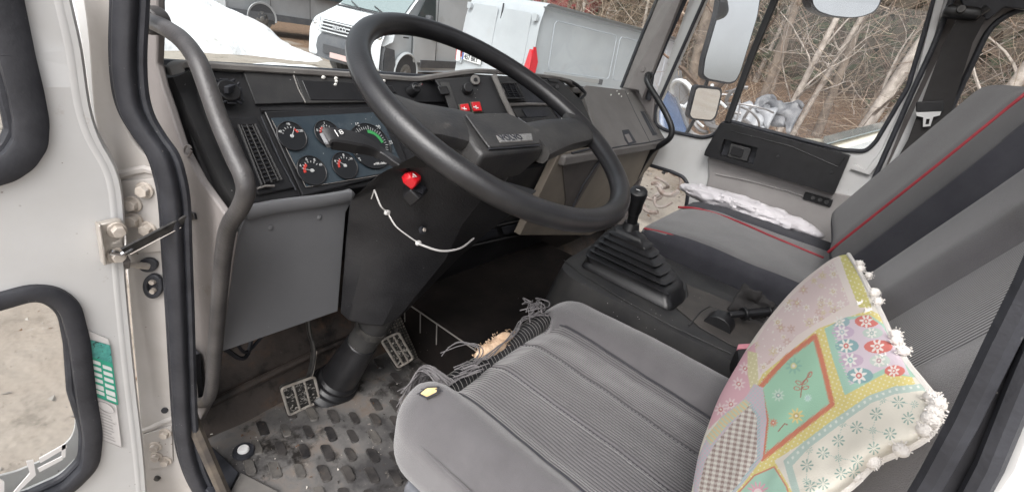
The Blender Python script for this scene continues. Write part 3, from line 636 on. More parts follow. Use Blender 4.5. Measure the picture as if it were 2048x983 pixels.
# hinge pillar (white jamb) : vertical plane through (.25,.79) and (.215,.83)
JP = PL((.25, .79, 0), (.04, .035, 0)); jn = Vector((.04, .035, 0)).normalized()
jl = cr([(150, -60), (165, 0), (176, 90), (183, 190), (192, 255), (212, 330), (236, 385), (246, 440), (252, 520), (262, 640), (276, 800), (288, 983), (292, 1060)], 3)
jr = cr([(432, 1060), (400, 1000), (378, 930), (366, 860), (358, 700), (350, 540), (344, 420), (334, 370), (312, 330), (280, 300), (256, 262), (246, 215), (244, 120), (250, 0), (256, -60)], 3)
B().prism([JP(x, y) for x, y in [tuple(p) for p in jl+jr]], jn*.02).build('door_jamb', M['jamb'], cab, bevel=.003)
# outer return of the pillar towards the door
lp = cr([(128, -60), (146, 0), (160, 80), (172, 160), (186, 250), (196, 290)], 3); lq = cr([(206, 270), (190, 190), (184, 90), (178, 0), (170, -60)], 3)
JP2 = PL((.235, .85, 0), (.04, .035, 0))
B().prism([JP2(x, y) for x, y in [tuple(p) for p in lp+lq]], jn*.02).build('outer_pillar', M['white'], cab, bevel=.003)
# front pillar skin above, outside
def jline(px, off=0): return [JP(x, y)-jn*off for x, y in px]
# pressed step above the hinges
B().tube([JP(x, y)+jn*.002 for x, y in [(236, 352), (262, 344), (290, 338), (316, 345)]], .007, 8).build('pressed_step', M['jamb'], cab)
B().tube([JP(x, y)+jn*.002 for x, y in [(282, 862), (300, 856), (330, 842), (352, 834)]], .006, 8).build('pressed_step', M['jamb'], cab)
hp = plate('hinge_plate', M['jamb'], cab, JP, [(246, 360), (330, 354), (334, 500), (258, 505)], jn*-.004, bevel=.001)
hp2 = plate('hinge_plate', M['jamb'], cab, JP, [(288, 865), (345, 848), (348, 920), (330, 930), (300, 935)], jn*-.004, bevel=.001)
def hexbolt(c, n, r, h, parent, mat, name='bolt'):
    c = Vector(c); n = Vector(n).normalized(); b = B(); b.cyl(c, c+n*h*.3, r*1.35, r*1.3, 18); b.cyl(c+n*h*.3, c+n*h, r, r*.92, 6); return b.build(name, mat, parent, bevel=.0006)
for (x, y) in [(294, 378), (271, 405), (273, 437), (300, 455)]: hexbolt(JP(x, y)-jn*.004, -jn, .0095, .012, hp, M['bolt'])
for (x, y) in [(334, 861), (315, 887), (317, 907), (335, 916)]: hexbolt(JP(x, y)-jn*.004, -jn, .0085, .010, hp2, M['bolt'])
B().cyl(JP(316, 953)-jn*.001, JP(316, 953)-jn*.006, .006, .005).build('bolt', M['blacksteel'], cab)
plate('jamb_hole', M['seal'], cab, JP, [(330+7*math.cos(a), 819+5.5*math.sin(a)) for a in np.linspace(0, 6.28, 17)[:-1]], jn*-.002)
# rubber grommets with pin switch and plug
g1 = plate('grommet', M['seal'], cab, JP, [(300+19*math.cos(a), 527+14*math.sin(a)) for a in np.linspace(0, 6.28, 25)[:-1]], jn*-.007, bevel=.002)
q0 = JP(301, 528)-jn*.006; q1 = JP(262, 500)-jn*.045
b = B(); b.cyl(q0, q0.lerp(q1, .35), .006, .005); b.cyl(q0.lerp(q1, .33), q1, .0035, .003); b.build('door_pin', M['zinc'], g1)
b = B(); p0 = JP(270, 505)-jn*.03; b.box(p0, (.008, .010, .010), Matrix.Rotation(.5, 3, 'X')); b.build('pin_clip', M['trim'], g1, bevel=.002)
g2 = B()
oo = [JP(311+20*math.cos(a)*1.0, 568+24*math.sin(a))-jn*.001 for a in np.linspace(0, 6.28, 33)[:-1]]; ii = [JP(311+11*math.cos(a), 568+14*math.sin(a))-jn*.001 for a in np.linspace(0, 6.28, 33)[:-1]]
ringmesh(g2, oo, ii, -jn*.008); g2 = g2.build('grommet', M['seal'], cab, bevel=.002)
plate('grommet_core', M['seal_worn'], g2, JP, [(311+11*math.cos(a), 568+14*math.sin(a)) for a in np.linspace(0, 6.28, 21)[:-1]], jn*-.003)
for (x, y) in ((309, 560), (310, 578)): B().cyl(JP(x, y)-jn*.003, JP(x, y)-jn*.009, .005, .004, 10).build('plug_pin', M['bolt'], g2)
# big door seal with its lip, follows the opening
sp = cr([(262, -70), (262, 0), (258, 100), (262, 175), (275, 225), (300, 268), (326, 305), (340, 345), (350, 400), (355, 500), (361, 620), (366, 740), (372, 850), (384, 915), (410, 975), (455, 1030), (540, 1100)], 5)
SPP = [JP(x, y)-jn*.006 for x, y in [tuple(p) for p in sp]]
b = B(); b.tube(SPP, .014, 14, flat=(.0140, .013), up=-jn); b.build('door_seal', M['seal_worn'], cab)
b = B(); b.tube([p+Vector((.0145, -.010, 0)) for p in SPP], .006, 8); b.build('seal_lip', M['seal'], cab)
b = B(); b.tube([p+Vector((-.0125, .008, 0)) for p in SPP], .004, 8); b.build('seal_lip', M['seal'], cab)
# rear pillar of the doorway, very near the camera on the right
BP = PX(.25)
bo = [(2075, 450), (2048, 545), (1985, 660), (1915, 800), (1855, 900), (1780, 1040), (1740, 1120), (2010, 1120), (2035, 1010), (2060, 880), (2110, 740)]
plate('door_seal', M['seal_worn'], cab, BP, [(2112, 400), (2048, 548), (1985, 668), (1912, 812), (1850, 925), (1740, 1120), (1870, 1120), (1962, 985), (2002, 900), (2048, 770), (2160, 500)], (.035, -.012, 0), bevel=.006, seg=3)
b = B(); b.tube([BP(x, y)+Vector((-.004, 0, 0)) for x, y in [(2120, 420), (2058, 560), (1998, 680), (1926, 830), (1866, 940), (1770, 1100)]], .005, 8); b.build('seal_lip', M['seal'], cab)
b = B(); b.tube([BP(x, y)+Vector((-.004, 0, 0)) for x, y in [(2155, 470), (2110, 600), (2040, 760), (1975, 920), (1900, 1060)]], .0045, 8); b.build('seal_lip', M['seal'], cab)
# white door post behind that seal
b = B(); b.prism([BP(x, y) for x, y in [(2170, 500), (2048, 800), (2002, 930), (1870, 1120), (2400, 1120), (2400, 500)]], (.045, 0, 0)); b.build('rear_post', M['white'], cab, bevel=.004)
# --- body panels out of frame: driver side wall, roof, rear wall, floor
fl = B(); fl.box((1.30, .20, -1.01), (1.06, .86, .02)); fl.build('floor', M['floor'], cab)
bb = B(); bb.holes([(.25, -.66, -1.0), (2.38, -.66, -1.0), (2.38, -.66, .64), (.25, -.66, .64)], [[(.45, -.66, -.05), (2.18, -.66, -.05), (2.18, -.66, .50), (.45, -.66, .50)]], (0, -.03, 0)); bb.build('rear_wall', M['headliner'], cab)
bb = B(); bb.holes([(.22, -.67, .64), (2.41, -.67, .64), (2.41, .86, .64), (.22, .86, .64)], [[(.85, -.35, .64), (1.80, -.35, .64), (1.80, .45, .64), (.85, .45, .64)]], (0, 0, .035)); bb.build('roof', M['headliner'], cab)  # unseen roof; wide hatch opening cut to let more light into the cab
bb = B(); bb.box((.262, -.43, -.35), (.012, .20, .98)); bb.build('side_wall', M['white'], cab)
# fire wall and toe board below the dash
TB = B()
TB.prism([(.30, .88, -.99), (.30, 1.02, -.80), (.30, 1.06, -.40), (.30, 1.10, -.40), (.30, 1.10, -.99)], (2.04, 0, 0)); TB.build('toe_board', M['floor'], cab)
b = B(); b.tube([(.33, .93, -.90), (.45, .935, -.895), (.62, .94, -.89), (.80, .94, -.89)], .010, 8); b.build('toe_board_rib', M['floor'], cab)
# front wall below windscreen (outer skin)
B().box((1.33, 1.12, -.62), (1.06, .02, .43)).build('front_skin', M['white'], cab)
# inner trim beside the dash, driver side
TP = PX(.305)
tr = [(262, -60), (312, -60), (313, 0), (314, 62), (312, 128), (322, 170), (338, 215), (362, 290), (400, 360), (452, 432), (462, 470), (450, 560), (432, 700), (420, 800), (400, 840), (372, 760), (360, 600), (356, 440), (345, 370), (322, 318), (282, 262), (268, 200), (262, 100)]
B().prism([TP(x, y) for x, y in tr], (.012, 0, 0)).build('pillar_trim', M['trim'], cab, bevel=.003)
b = B(); b.tube([TP(x, y)+Vector((-.001, 0, 0)) for x, y in [(377+7*math.cos(a), 301+11*math.sin(a)) for a in np.linspace(0, 5.9, 14)]], .0018, 6); b.build('trim_plug', M['trim'], cab)
plate('strap_slot', M['seal'], cab, TP, [(366, 410), (376, 420), (392, 426), (394, 438), (380, 438), (368, 432)], (-.003, 0, 0))
# rusty bracket behind the foot of the grab handle
b = B(); b.prism([PX(.30)(x, y) for x, y in [(383, 690), (400, 706), (408, 800), (392, 806), (386, 740)]], (-.01, 0, 0)); b.build('handle_bracket', M['seal'], cab)
# --- passenger front pillar, vertical planes stepping out to the door
PP = PX(2.28)
b = B(); b.prism([PP(x, y) for x, y in mp(z3, [(596, -40), (690, -40), (545, 330), (520, 400), (505, 362), (470, 356), (440, 352)])], (.03, 0, 0)); b.build('front_pillar', M['trim'], cab, bevel=.004)
b = B(); b.tube([PP(x, y)+Vector((-.002, .006, 0)) for x, y in mp(z3, [(600, -60), (585, 0), (510, 180), (442, 352)])], .008, 10); b.build('windscreen_seal', M['seal'], cab)
b = B(); b.tube([PX(2.32)(x, y) for x, y in mp(z3, [(725, -60), (690, 0), (618, 160), (560, 300), (545, 400)])], .013, 10); b.build('door_seal', M['seal'], cab)
b = B(); b.cyl(PP(*z3(524, 277))-Vector((.0005, 0, 0)), PP(*z3(524, 277))-Vector((.004, 0, 0)), .013, .012, 20); b.build('pillar_plug', M['trim'], cab)
# filler under passenger pillar, side wall beside the dash
b = B(); b.prism([(2.335, .84, -.99), (2.335, 1.08, -.99), (2.335, 1.08, -.10), (2.335, .98, -.10), (2.335, .90, -.16), (2.335, .84, -.40)], (.03, 0, 0)); b.build('side_trim', M['trim'], cab, bevel=.003)
# --- passenger rear post, header and quarter panel
RP = PX(2.39)
b = B(); b.prism([RP(x, y) for x, y in [(1906, -200), (1960, -120), (1975, -30), (2048, -40), (2200, 0), (2200, 200), (2200, 700), (1600, 700), (1735, 380), (1890, 20)]][:0] or [RP(x, y) for x, y in [(1915, -60), (1930, -60), (1760, 370), (1640, 640), (1610, 640), (1745, 360)]], (.02, 0, 0)); b.build('rear_post', M['white'], cab)
QP = PX(2.385)
qo = [(1938, -130), (2400, -130), (2400, 760), (1600, 760), (1742, 400), (1765, 350), (1905, -10)]
qh = rnd([Vector(p) for p in [(1981, 50), (2045, 14), (2250, 30), (2200, 420), (1868, 292), (1905, 210)]], 34)
b = B(); b.holes([QP(x, y) for x, y in qo], [[QP(p.x, p.y) for p in qh]], (.03, 0, 0)); b.build('quarter_panel', M['trim'], cab)
b = B(); b.tube([QP(p.x, p.y) for p in qh], .010, 8, closed=True); b.build('quarter_window_seal', M['seal'], cab)
B().prism([QP(p.x, p.y)+Vector((.012, 0, 0)) for p in qh], (.004, 0, 0)).build('quarter_glass', M['glass_p'], cab)
# pillar cover and black seal between door and post
b = B(); b.tube([PX(2.34)(x, y) for x, y in [(1935, -60), (1903, 0), (1868, 90), (1822, 190), (1780, 285), (1748, 358), (1700, 450)]], .009, 10); b.build('door_seal', M['seal'], cab)
b = B(); b.prism([PX(2.35)(x, y) for x, y in [(1958, -60), (1922, 20), (1910, 44), (1770, 345), (1745, 420), (1758, 420), (1785, 350), (1935, 30), (1975, -60)]], (.02, 0, 0)); b.build('post_trim', M['white'], cab)
b = B(); b.prism([PX(2.33)(x, y) for x, y in [(1910, -60), (2100, -60), (2060, 20), (2010, 14), (1975, 40), (1952, 25), (1925, 10)]], (.02, 0, 0)); b.build('header_trim', M['seal'], cab, bevel=.003)
# --- windscreen: glass with its rubber along the lower edge
def WS(u, v): return Vector((.31+(2.29-.31)*u, 1.03-.20*v+.05*math.sin(math.pi*u), -.185+.78*v))
wg = B(); wg.grid(WS, 16, 6); wg.build('windscreen', M['glass'], cab)
b = B(); b.tube([WS(u, 0)+Vector((0, 0, .004)) for u in np.linspace(0, 1, 20)], .012, 8); b.tube([WS(u, 1) for u in np.linspace(0, 1, 20)], .014, 8); b.build('windscreen_rubber', M['seal'], cab)
b = B(); b.box((1.30, .80, .61), (1.03, .05, .05)); b.build('header', M['door_card'], cab, bevel=.01)

# ================================================================== DRIVER DOOR (open at right angles)
DP = PY(.80)
dd = thing('driver_door', 'open white driver door folded out at the left, with two windows and stickers on its inner face', 'cab door', (.15, .86, -.5))
edge = cr([(122, -80), (138, 0), (160, 100), (176, 210), (196, 275), (226, 330), (240, 375), (246, 440), (246, 520), (254, 620), (268, 760), (284, 900), (292, 1000), (300, 1100)], 3)
outer = [tuple(p) for p in edge]+[(-700, 1250), (-700, -80)]
up = [(-640, -60), (-6, -75), (8, 0), (32, 110), (50, 180), (62, 240), (60, 285), (38, 318), (8, 338), (-50, 354), (-640, 470)]
up = rnd([Vector(p) for p in up], [30, 5, 0, 0, 10, 10, 10, 10, 10, 10, 30])
lo = rnd([Vector(p) for p in [(-620, 760), (0, 600), (60, 583), (105, 586), (140, 612), (158, 680), (172, 790), (186, 870), (180, 930), (135, 975), (60, 1010), (-600, 1210)]], [30, 6, 20, 20, 20, 10, 10, 20, 20, 20, 10, 30])
b = B(); b.tube([DP(x, y)+Vector((-.010, .015, 0)) for x, y in [tuple(p) for p in edge]], .016, 12); b.build('hinge_edge', M['white'], dd)
b = B(); b.holes([DP(x, y) for x, y in outer], [[DP(p.x, p.y) for p in up], [DP(p.x, p.y) for p in lo]], (0, .040, 0))
pan = b.build('door_panel', M['white'], dd, bevel=.006, seg=3)
# raised inner frame: rounded bead round the windows and a shallow step along the hinge edge
for loop, nm, sw_ in ((up, 'upper_window_seal', .0165), (lo, 'lower_window_seal', .0125)):
    LP = [DP(p.x, p.y) for p in loop]
    b = B(); b.tube([p+Vector((0, -.001, 0)) for p in LP], .012, 12, closed=True, flat=(.009, sw_), up=(0, -1, 0)); sl_ = b.build(nm, M['seal_worn'], dd)
    b = B(); cpt = sum(LP, Vector())/len(LP)
    b.tube([p+(cpt-p).normalized()*(sw_+.001)+Vector((0, .012, 0)) for p in LP], .007, 10, closed=True); b.build('inner_lip', M['seal'], sl_)
    B().prism([p+Vector((0, .016, 0)) for p in LP], (0, .004, 0)).build('window_glass', M['glass_p'], dd)
# pressed dimple above the check bracket
# check-strap bracket
KP = PY(.785)
br = plate('check_bracket', M['zinc'], dd, KP, [(197, 449), (236, 440), (245, 441), (246, 448), (250, 520), (212, 530), (207, 530)], (0, .012, 0), bevel=.002)
plate('bracket_flange', M['zinc'], dd, PY(.772), [(197, 452), (202, 450), (214, 529), (208, 531)], (0, .016, 0), bevel=.001)
for (x, y) in [(233, 459), (233, 509)]: hexbolt(KP(x, y), (0, -1, 0), .009, .013, br, M['bolt'])
b = B(); b.tube([KP(x, y)+Vector((0, -.018, 0)) for x, y in [(212, 493), (226, 496), (232, 498), (252, 486), (256, 478)]], .004, 8); b.build('bracket_hook', M['chrome'], br)
# stickers
ST = PY(.797)
def quad(c0, c1, c2, c3, u, v):
    a = Vector(c0).lerp(Vector(c1), u); d = Vector(c3).lerp(Vector(c2), u); return a.lerp(d, v)
def inq(Q, u0, u1, v0, v1): return [tuple(quad(*Q, u, v)) for u, v in ((u0, v0), (u1, v0), (u1, v1), (u0, v1))]
Q1 = (z5(348, 372), z5(440, 398), z5(473, 636), z5(374, 598))
s0 = plate('film_sticker', M['sticker_w'], dd, PY(.7978), mp(z5, [(340, 333), (432, 372), (440, 398), (348, 372)]), (0, .002, 0)); s0['label'] = 'bare strip of grey sticker film above the green label'
s1 = plate('green_sticker', M['sticker_g'], dd, ST, Q1, (0, .003, 0)); s1['label'] = 'green lubrication chart sticker with white boxes'
plate('sticker_picture', pm('sticker_photo', (.04, .20, .19), .4, var=(.10, .42, .36), vs=90, dirt=[((.015, .03, .03), 120, .55, .6)]), s1, PY(.7962), inq(Q1, .0, 1, .0, .30), (0, .0006, 0))
wq = pm('sticker_white', (.70, .74, .72), .45)
b = B()
for col in (0, 1):
    for k in range(6):
        v0 = .36+.105*k+(.02 if col else -.01)
        pts = inq(Q1, .09+.46*col, .47+.46*col, v0, v0+.06+(.02 if k == 4 else 0)); b.prism([PY(.7962)(*p) for p in rnd_xy(pts, 1.2)], (0, .0006, 0))
b.build('sticker_boxes', wq, s1)
Q2 = (z5(374, 598), z5(466, 636), z5(487, 808), z5(396, 770))
s2 = plate('paper_sticker', M['sticker_w'], dd, ST, Q2, (0, .003, 0)); s2['label'] = 'white paper service sticker with an oval logo'
b = B()
for k in range(9):
    v0 = .34+.07*k; b.prism([PY(.7962)(*p) for p in inq(Q2, .12, .55+.3*random.random(), v0, v0+.018)], (0, .0005, 0))
for (e0, e1, e2, e3) in ((0, 1, 0, .012), (0, 1, .985, 1), (0, .02, 0, 1), (.98, 1, 0, 1)): b.prism([PY(.7962)(*p) for p in inq(Q2, e0, e1, e2, e3)], (0, .0005, 0))
b.tube([PY(.796)(*quad(*Q2, .48+.36*math.cos(a), .17+.11*math.sin(a))) for a in np.linspace(0, 6.28, 30)[:-1]], .0006, 5, closed=True)
b.build('sticker_print', M['sticker_l'], s2)
# big white lettering fragments on the lower glass (outside lettering, seen from behind)
b = B(); LG = PY(.812)
def stroke(P): b.prism([LG(x, y) for x, y in P], (0, -.002, 0))
stroke(mp(z5, [(104, 858), (132, 852), (142, 912), (66, 984), (50, 984), (118, 905)]))
stroke(mp(z5, [(156, 846), (262, 786), (266, 802), (160, 864)])); stroke(mp(z5, [(150, 886), (246, 838), (250, 850), (156, 900)])); stroke(mp(z5, [(246, 794), (262, 786), (260, 840), (246, 846)]))
stroke([(-60, 940), (-40, 930), (8, 960), (8, 990), (-10, 990)])
b.build('glass_lettering', M['sticker_w'], dd)
# outer skin of the door, a hand deep behind the inner panel
b = B(); b.holes([Vector((p.x, .885, p.z)) for p in [DP(x, y) for x, y in [(90, -80), (120, 60), (150, 230), (190, 330), (205, 480), (235, 760), (262, 1100), (-700, 1250), (-700, -80)]]],
   [[Vector((p.x, .885, p.z)) for p in [DP(q.x, q.y) for q in up]], [Vector((p.x, .885, p.z)) for p in [DP(q.x, q.y) for q in lo]]], (0, .004, 0)); b.build('outer_skin', M['white'], dd)
# check strap
ck = B(); c0 = Vector(KP(236, 492))+Vector((0, -.02, 0)); c1 = PY(.768)(386, 430); cm = c0.lerp(c1, .45)
ck.tube([c0, c0.lerp(c1, .08), cm, c0.lerp(c1, .8), c1], .006, 8, flat=(.0085, .0022), up=(0, -.3, 1)); ck = ck.build('check_strap', M['blacksteel'])
b = B(); b.tube([p+Vector((0, -.002, -.0085)) for p in (c0.lerp(c1, .08), cm, c0.lerp(c1, .8))], .0007, 6); b.build('strap_edge', M['zinc'], ck)
tag(ck, 'flat steel door check strap between the open door bracket and the pillar slot', 'door strap')

# ================================================================== PASSENGER DOOR
pd = thing('passenger_door', 'closed passenger door across the cab, white frame with black armrest panel', 'cab door', (XP, .4, -.5))
PD = PX(XP)
def L2(p, q, t): return (p[0]+(q[0]-p[0])*t, p[1]+(q[1]-p[1])*t)
outer = [(1465, -200), (2000, -200), (1903, 0), (1748, 355), (1600, 690), (1225, 690), (1250, 400), (1275, 320), (1290, 280), (1312, 190), (1379, 0)]
win = [z3(940, -400), (1940, -200)]+[(1868, 0), z4(560, 350), z4(430, 570), z4(390, 606), z4(300, 600), z4(0, 524), z3(880, 486), z3(845, 490), z3(812, 540), z3(765, 552), z3(612, 520), z3(575, 498), z3(574, 440), z3(770, 0)]
win = rnd([Vector(p) for p in win], [5, 5, 0, 10, 20, 14, 10, 5, 8, 8, 14, 14, 14, 10, 10, 5])
low = rnd([Vector(p) for p in [(1289, 333), (1300, 330), (1344, 343), (1368, 354), (1378, 372), (1372, 420), (1350, 560), (1255, 560), (1262, 400), (1278, 350)]], [3, 3, 6, 8, 8, 6, 10, 10, 6, 6])
b = B(); b.holes([PD(x, y) for x, y in outer], [[PD(p.x, p.y) for p in win], [PD(p.x, p.y) for p in low]], (.05, 0, 0)); b.build('door_frame', M['white'], pd, bevel=.005)
b = B(); b.tube([PD(p.x, p.y)+Vector((-.004, 0, 0)) for p in win], .008, 10, closed=True); b.tube([PD(p.x, p.y)+Vector((-.004, 0, 0)) for p in low], .009, 10, closed=True); b.build('window_rubber', M['seal'], pd)
b = B(); b.tube([PD(x, y)+Vector((-.012, 0, 0)) for x, y in mp(z3, [(1270, -460), (1055, 0), (960, 230), (867, 486)])], .016, 10, flat=(.012, .0145), up=(1, 0, 0)); b.build('window_divider', M['black'], pd)
B().prism([PD(p.x, p.y)+Vector((.02, 0, 0)) for p in win], (.004, 0, 0)).build('window_glass', M['glass_p'], pd)
B().prism([PD(p.x, p.y)+Vector((.02, 0, 0)) for p in low], (.004, 0, 0)).build('kerb_window_glass', M['glass_p'], pd)
# inner moulded rail round the rear edge of the window
b = B(); b.tube([PD(x, y)+Vector((-.010, 0, 0)) for x, y in [(1905, -80), (1880, 0), z4(610, 300), z4(470, 600), z4(400, 690), z4(340, 665)]], .010, 8, flat=(.006, .012), up=(1, 0, 0)); b.build('frame_rail', M['white'], pd)
# grey-brown card
cp = rnd([Vector(p) for p in [z3(780, 625), (1560, 340), (1668, 385), (1735, 398), (1640, 640), (1370, 640), (1402, 420), z3(778, 745), z3(790, 700)]], [8, 4, 4, 8, 5, 5, 8, 8, 8])
B().prism([PX(XP-.012)(p.x, p.y) for p in cp], (.011, 0, 0)).build('door_card', M['door_card'], pd, bevel=.003)
b = B(); b.tube([PX(XP-.013)(x, y) for x, y in [(1432, 348), (1500, 362), (1575, 382), (1660, 410)]], .004, 6); b.build('card_crease', M['door_card'], pd)
# black armrest panel with pocket and pull handle
AP = PX(XP-.06)
ao = rnd([Vector(p) for p in [z3(836, 492), z3(875, 494), (1700, 312), (1668, 389), z3(768, 622), z3(775, 600)]], 3)
ah = rnd([Vector(p) for p in [z3(848, 556), z3(985, 592), z3(966, 658), z3(830, 620)]], 3)
b = B(); b.holes([AP(p.x, p.y) for p in ao], [[AP(p.x, p.y) for p in ah]], (.055, 0, 0)); ap = b.build('armrest_panel', M['black'], pd, bevel=.004)
b = B(); b.prism([PX(XP-.022)(p.x, p.y) for p in ah], (.005, 0, 0)); b.build('pocket', M['seal'], ap)
b = B(); b.prism([PX(XP-.05)(x, y) for x, y in mp(z3, [(876, 572), (958, 594), (940, 648), (860, 628)])], (.03, 0, 0)); b.build('pull_handle', M['dash_mid'], ap, bevel=.004)
b = B(); b.prism([PX(XP-.055)(x, y) for x, y in mp(z3, [(884, 584), (930, 596), (918, 632), (872, 618)])], (.006, 0, 0)); b.build('handle_cup', M['black'], ap, bevel=.002)
b = B(); b.tube([AP(x, y)+Vector((-.001, 0, 0)) for x, y in [(1462, 262), (1580, 292), z4(280, 668), z4(308, 630)]], .0022, 6)
for (x, y) in (z4(40, 626), z4(255, 690)): b.cyl(AP(x, y)-Vector((.0, 0, 0)), AP(x, y)-Vector((.004, 0, 0)), .006, .005, 12)
b.build('panel_trim', M['dash'], ap)
b = B(); b.prism([PX(XP-.02)(x, y) for x, y in [tuple(p) for p in rnd([Vector(q) for q in mp(z4, [(148, 768), (262, 800), (250, 830), (138, 796)])], 3)]], (.010, 0, 0)); vb_ = b.build('door_vent', M['black'], pd, bevel=.002)
b = B()
for (x, y) in ((180, 792), (208, 800), (234, 809)): b.cyl(PX(XP-.021)(*z4(x, y)), PX(XP-.025)(*z4(x, y)), .009, .008, 10)
b.build('vent_knob', M['dash_mid'], vb_)
# ================================================================== MIRRORS OUTSIDE THE PASSENGER DOOR
def mirror_obj(name, lab, X_, px, rr, depth, inset, tz=-.05):
    t = thing(name, lab, 'mirror', PX(X_)(*px[0]), 'mirrors outside the passenger door')
    P = rnd([Vector(p) for p in px], rr); pl = PX(X_); C_ = sum([pl(p.x, p.y) for p in P], Vector())/len(P)
    pln = PL(C_, (.62, .78, tz))
    Q = [pln(p.x, p.y) for p in P]; cQ = sum(Q, Vector())/len(Q)
    ax = Vector((.62, .78, tz)).normalized()
    b = B(); b.loft([[cQ+(q-cQ)*.97 for q in Q], Q, [q+ax*depth*.6 for q in Q], [cQ+(q-cQ)*.75+ax*depth for q in Q]]); b.build('mirror_housing', M['seal'], t)
    b = B(); b.prism([cQ+(q-cQ)*inset-ax*.003 for q in Q], -ax*.001); b.build('mirror_glass', M['mirror'], t)
    return t, cQ, ax
t1, c1_, a1_ = mirror_obj('door_mirror', 'tall rectangular door mirror beside the quarter window showing bright sky', 3.0, mp(z3, [(850, -120), (1012, -120), (985, 60), (915, 290), (895, 330), (868, 338), (780, 322), (760, 305), (768, 240), (820, 60)]), 7, .07, .95)
b = B(); b.tube([c1_+a1_*.06+Vector((0, 0, .5)), c1_+a1_*.08, c1_+a1_*.06+Vector((0, 0, -.42)), c1_+Vector((-.2, .05, -.75))], .011, 8); b.build('mirror_arm', M['black'], t1)
mirror_obj('wide_angle_mirror', 'small rounded wide angle mirror below the tall door mirror', 3.0, mp(z3, [(744, 342), (838, 352), (842, 372), (818, 470), (800, 488), (718, 480), (704, 466), (710, 440), (732, 350)]), 6, .06, .88, .02)
mirror_obj('kerb_mirror', 'oval kerb mirror hanging above the passenger window', 2.75, mp(z4, [(165, -60), (455, -60), (455, 10), (430, 48), (380, 68), (330, 74), (250, 66), (190, 46), (166, 14)]), 9, .07, .93)
# ================================================================== SEAT BELT
sb = thing('seat_belt', 'black passenger seat belt with silver tongue hanging on the rear post', 'seat belt', PX(2.3)(1900, 60))
SB = PX(2.30)
b = B(); b.prism([SB(x, y) for x, y in [(1925, 18), (1972, 36), z4(820, 170), z4(770, 330), z4(700, 560), z4(690, 700), z4(480, 700), z4(560, 560), z4(700, 180)]], (.003, 0, 0)); b.build('webbing', M['belt'], sb)
b = B(); b.prism([SB(x, y)+Vector((-.012, 0, 0)) for x, y in [tuple(p) for p in rnd([Vector(q) for q in mp(z4, [(592, 408), (704, 402), (702, 448), (592, 448)])], 3)]], (.02, 0, 0)); tg = b.build('tongue_grip', M['black'], sb, bevel=.004)
b = B(); o1 = [PX(2.286)(x, y) for x, y in mp(z4, [(592, 450), (694, 446), (688, 462), (662, 468), (650, 505), (620, 508), (622, 470), (596, 464)])]
i1 = [PX(2.286)(x, y) for x, y in mp(z4, [(634, 476), (648, 476), (644, 497), (630, 498)])]
b.holes(o1, [i1], (.003, 0, 0)); b.build('tongue_plate', pm('tongue_steel', (.80, .80, .80), .3, metal=.6), tg)
b = B(); b.rbox(SB(*z4(775, 52)), (.03, .05, .02), .015, 5); b.tube([SB(*z4(755, 50)), SB(*z4(840, 60)), SB(*z4(880, 30))], .012, 8); b.build('belt_guide', M['black'], sb)
b = B(); b.cyl(SB(*z4(768, 44))-Vector((.03, 0, 0)), SB(*z4(768, 44))-Vector((.045, 0, 0)), .013, .011, 14); b.build('guide_bolt', M['blacksteel'], sb)
# ================================================================== GRAB HANDLES
gp_ = [PX(.285)(300, 42), PX(.27)(330, 56), PX(.265)(362, 78), PX(.262)(392, 116), PX(.26)(412, 165), PX(.26)(440, 245), PX(.26)(470, 315), PX(.26)(487, 352), PX(.26)(492, 385), PX(.26)(478, 420), PX(.262)(458, 452), PX(.265)(448, 500), PX(.268)(438, 600), PX(.27)(430, 700), PX(.272)(424, 770), PX(.28)(414, 800), PX(.30)(392, 805)]
b = B(); b.tube(cr(gp_, 5), .0112, 14); gh1 = thing('grab_handle', 'thick grey bent grab handle on the driver side pillar', 'grab handle', tuple(gp_[0]), 'grab handles'); b.build('bar', M['handle'], gh1)
b = B(); b.cyl(PX(.285)(296, 40)+Vector((.018, .012, 0)), PX(.285)(296, 42)+Vector((-.004, -.004, 0)), .021, .019, 18); b.build('mount', M['handle'], gh1, bevel=.003)
b = B(); b.cyl(PX(.298)(388, 802), PX(.304)(384, 795)+Vector((.01, .012, .004)), .014, .014, 16); b.build('foot', pm('rusty_foot', (.25, .13, .08), .7, var=(.10, .09, .085), vs=40), gh1)
g2p = [PX(2.27)(*z3(545, 303)), PX(2.24)(*z3(540, 320)), PX(2.23)(*z3(560, 360)), PX(2.23)(*z3(600, 425)), PX(2.23)(*z3(628, 480)), PX(2.23)(*z3(640, 520)), PX(2.23)(*z3(632, 552)), PX(2.24)(*z3(600, 578)), PX(2.25)(*z3(560, 605)), PX(2.26)(*z3(530, 650)), PX(2.27)(*z3(495, 715))]
b = B(); b.tube(cr(g2p, 5), .0135, 12); gh2 = thing('grab_handle', 'slim glossy black grab handle beside the passenger end of the dashboard', 'grab handle', tuple(g2p[0]), 'grab handles'); b.build('bar', M['black'], gh2)
b = B(); b.cyl(g2p[0]+Vector((.02, 0, 0)), g2p[0], .02, .018, 14); b.build('mount', M['black'], gh2)
# ================================================================== DASHBOARD
da = thing('dashboard', 'dusty black truck dashboard with gauges, vents, switches and a grey lid on the passenger end', 'dashboard', (1.3, .95, -.3))
SUP = PYZ(.995, -.176, .955, -.228)     # upper strip plane
CLU = PYZ(.940, -.246, .850, -.369)     # cluster plane
def off(pl, d):                          # plane lifted towards the driver
    n = pl.n.copy()
    if n.y > 0: n = -n
    return PL(pl.p+n*d, pl.n)
def nrm(pl):
    n = pl.n.copy(); return -n if n.y > 0 else n
nS, nC = nrm(SUP), nrm(CLU)
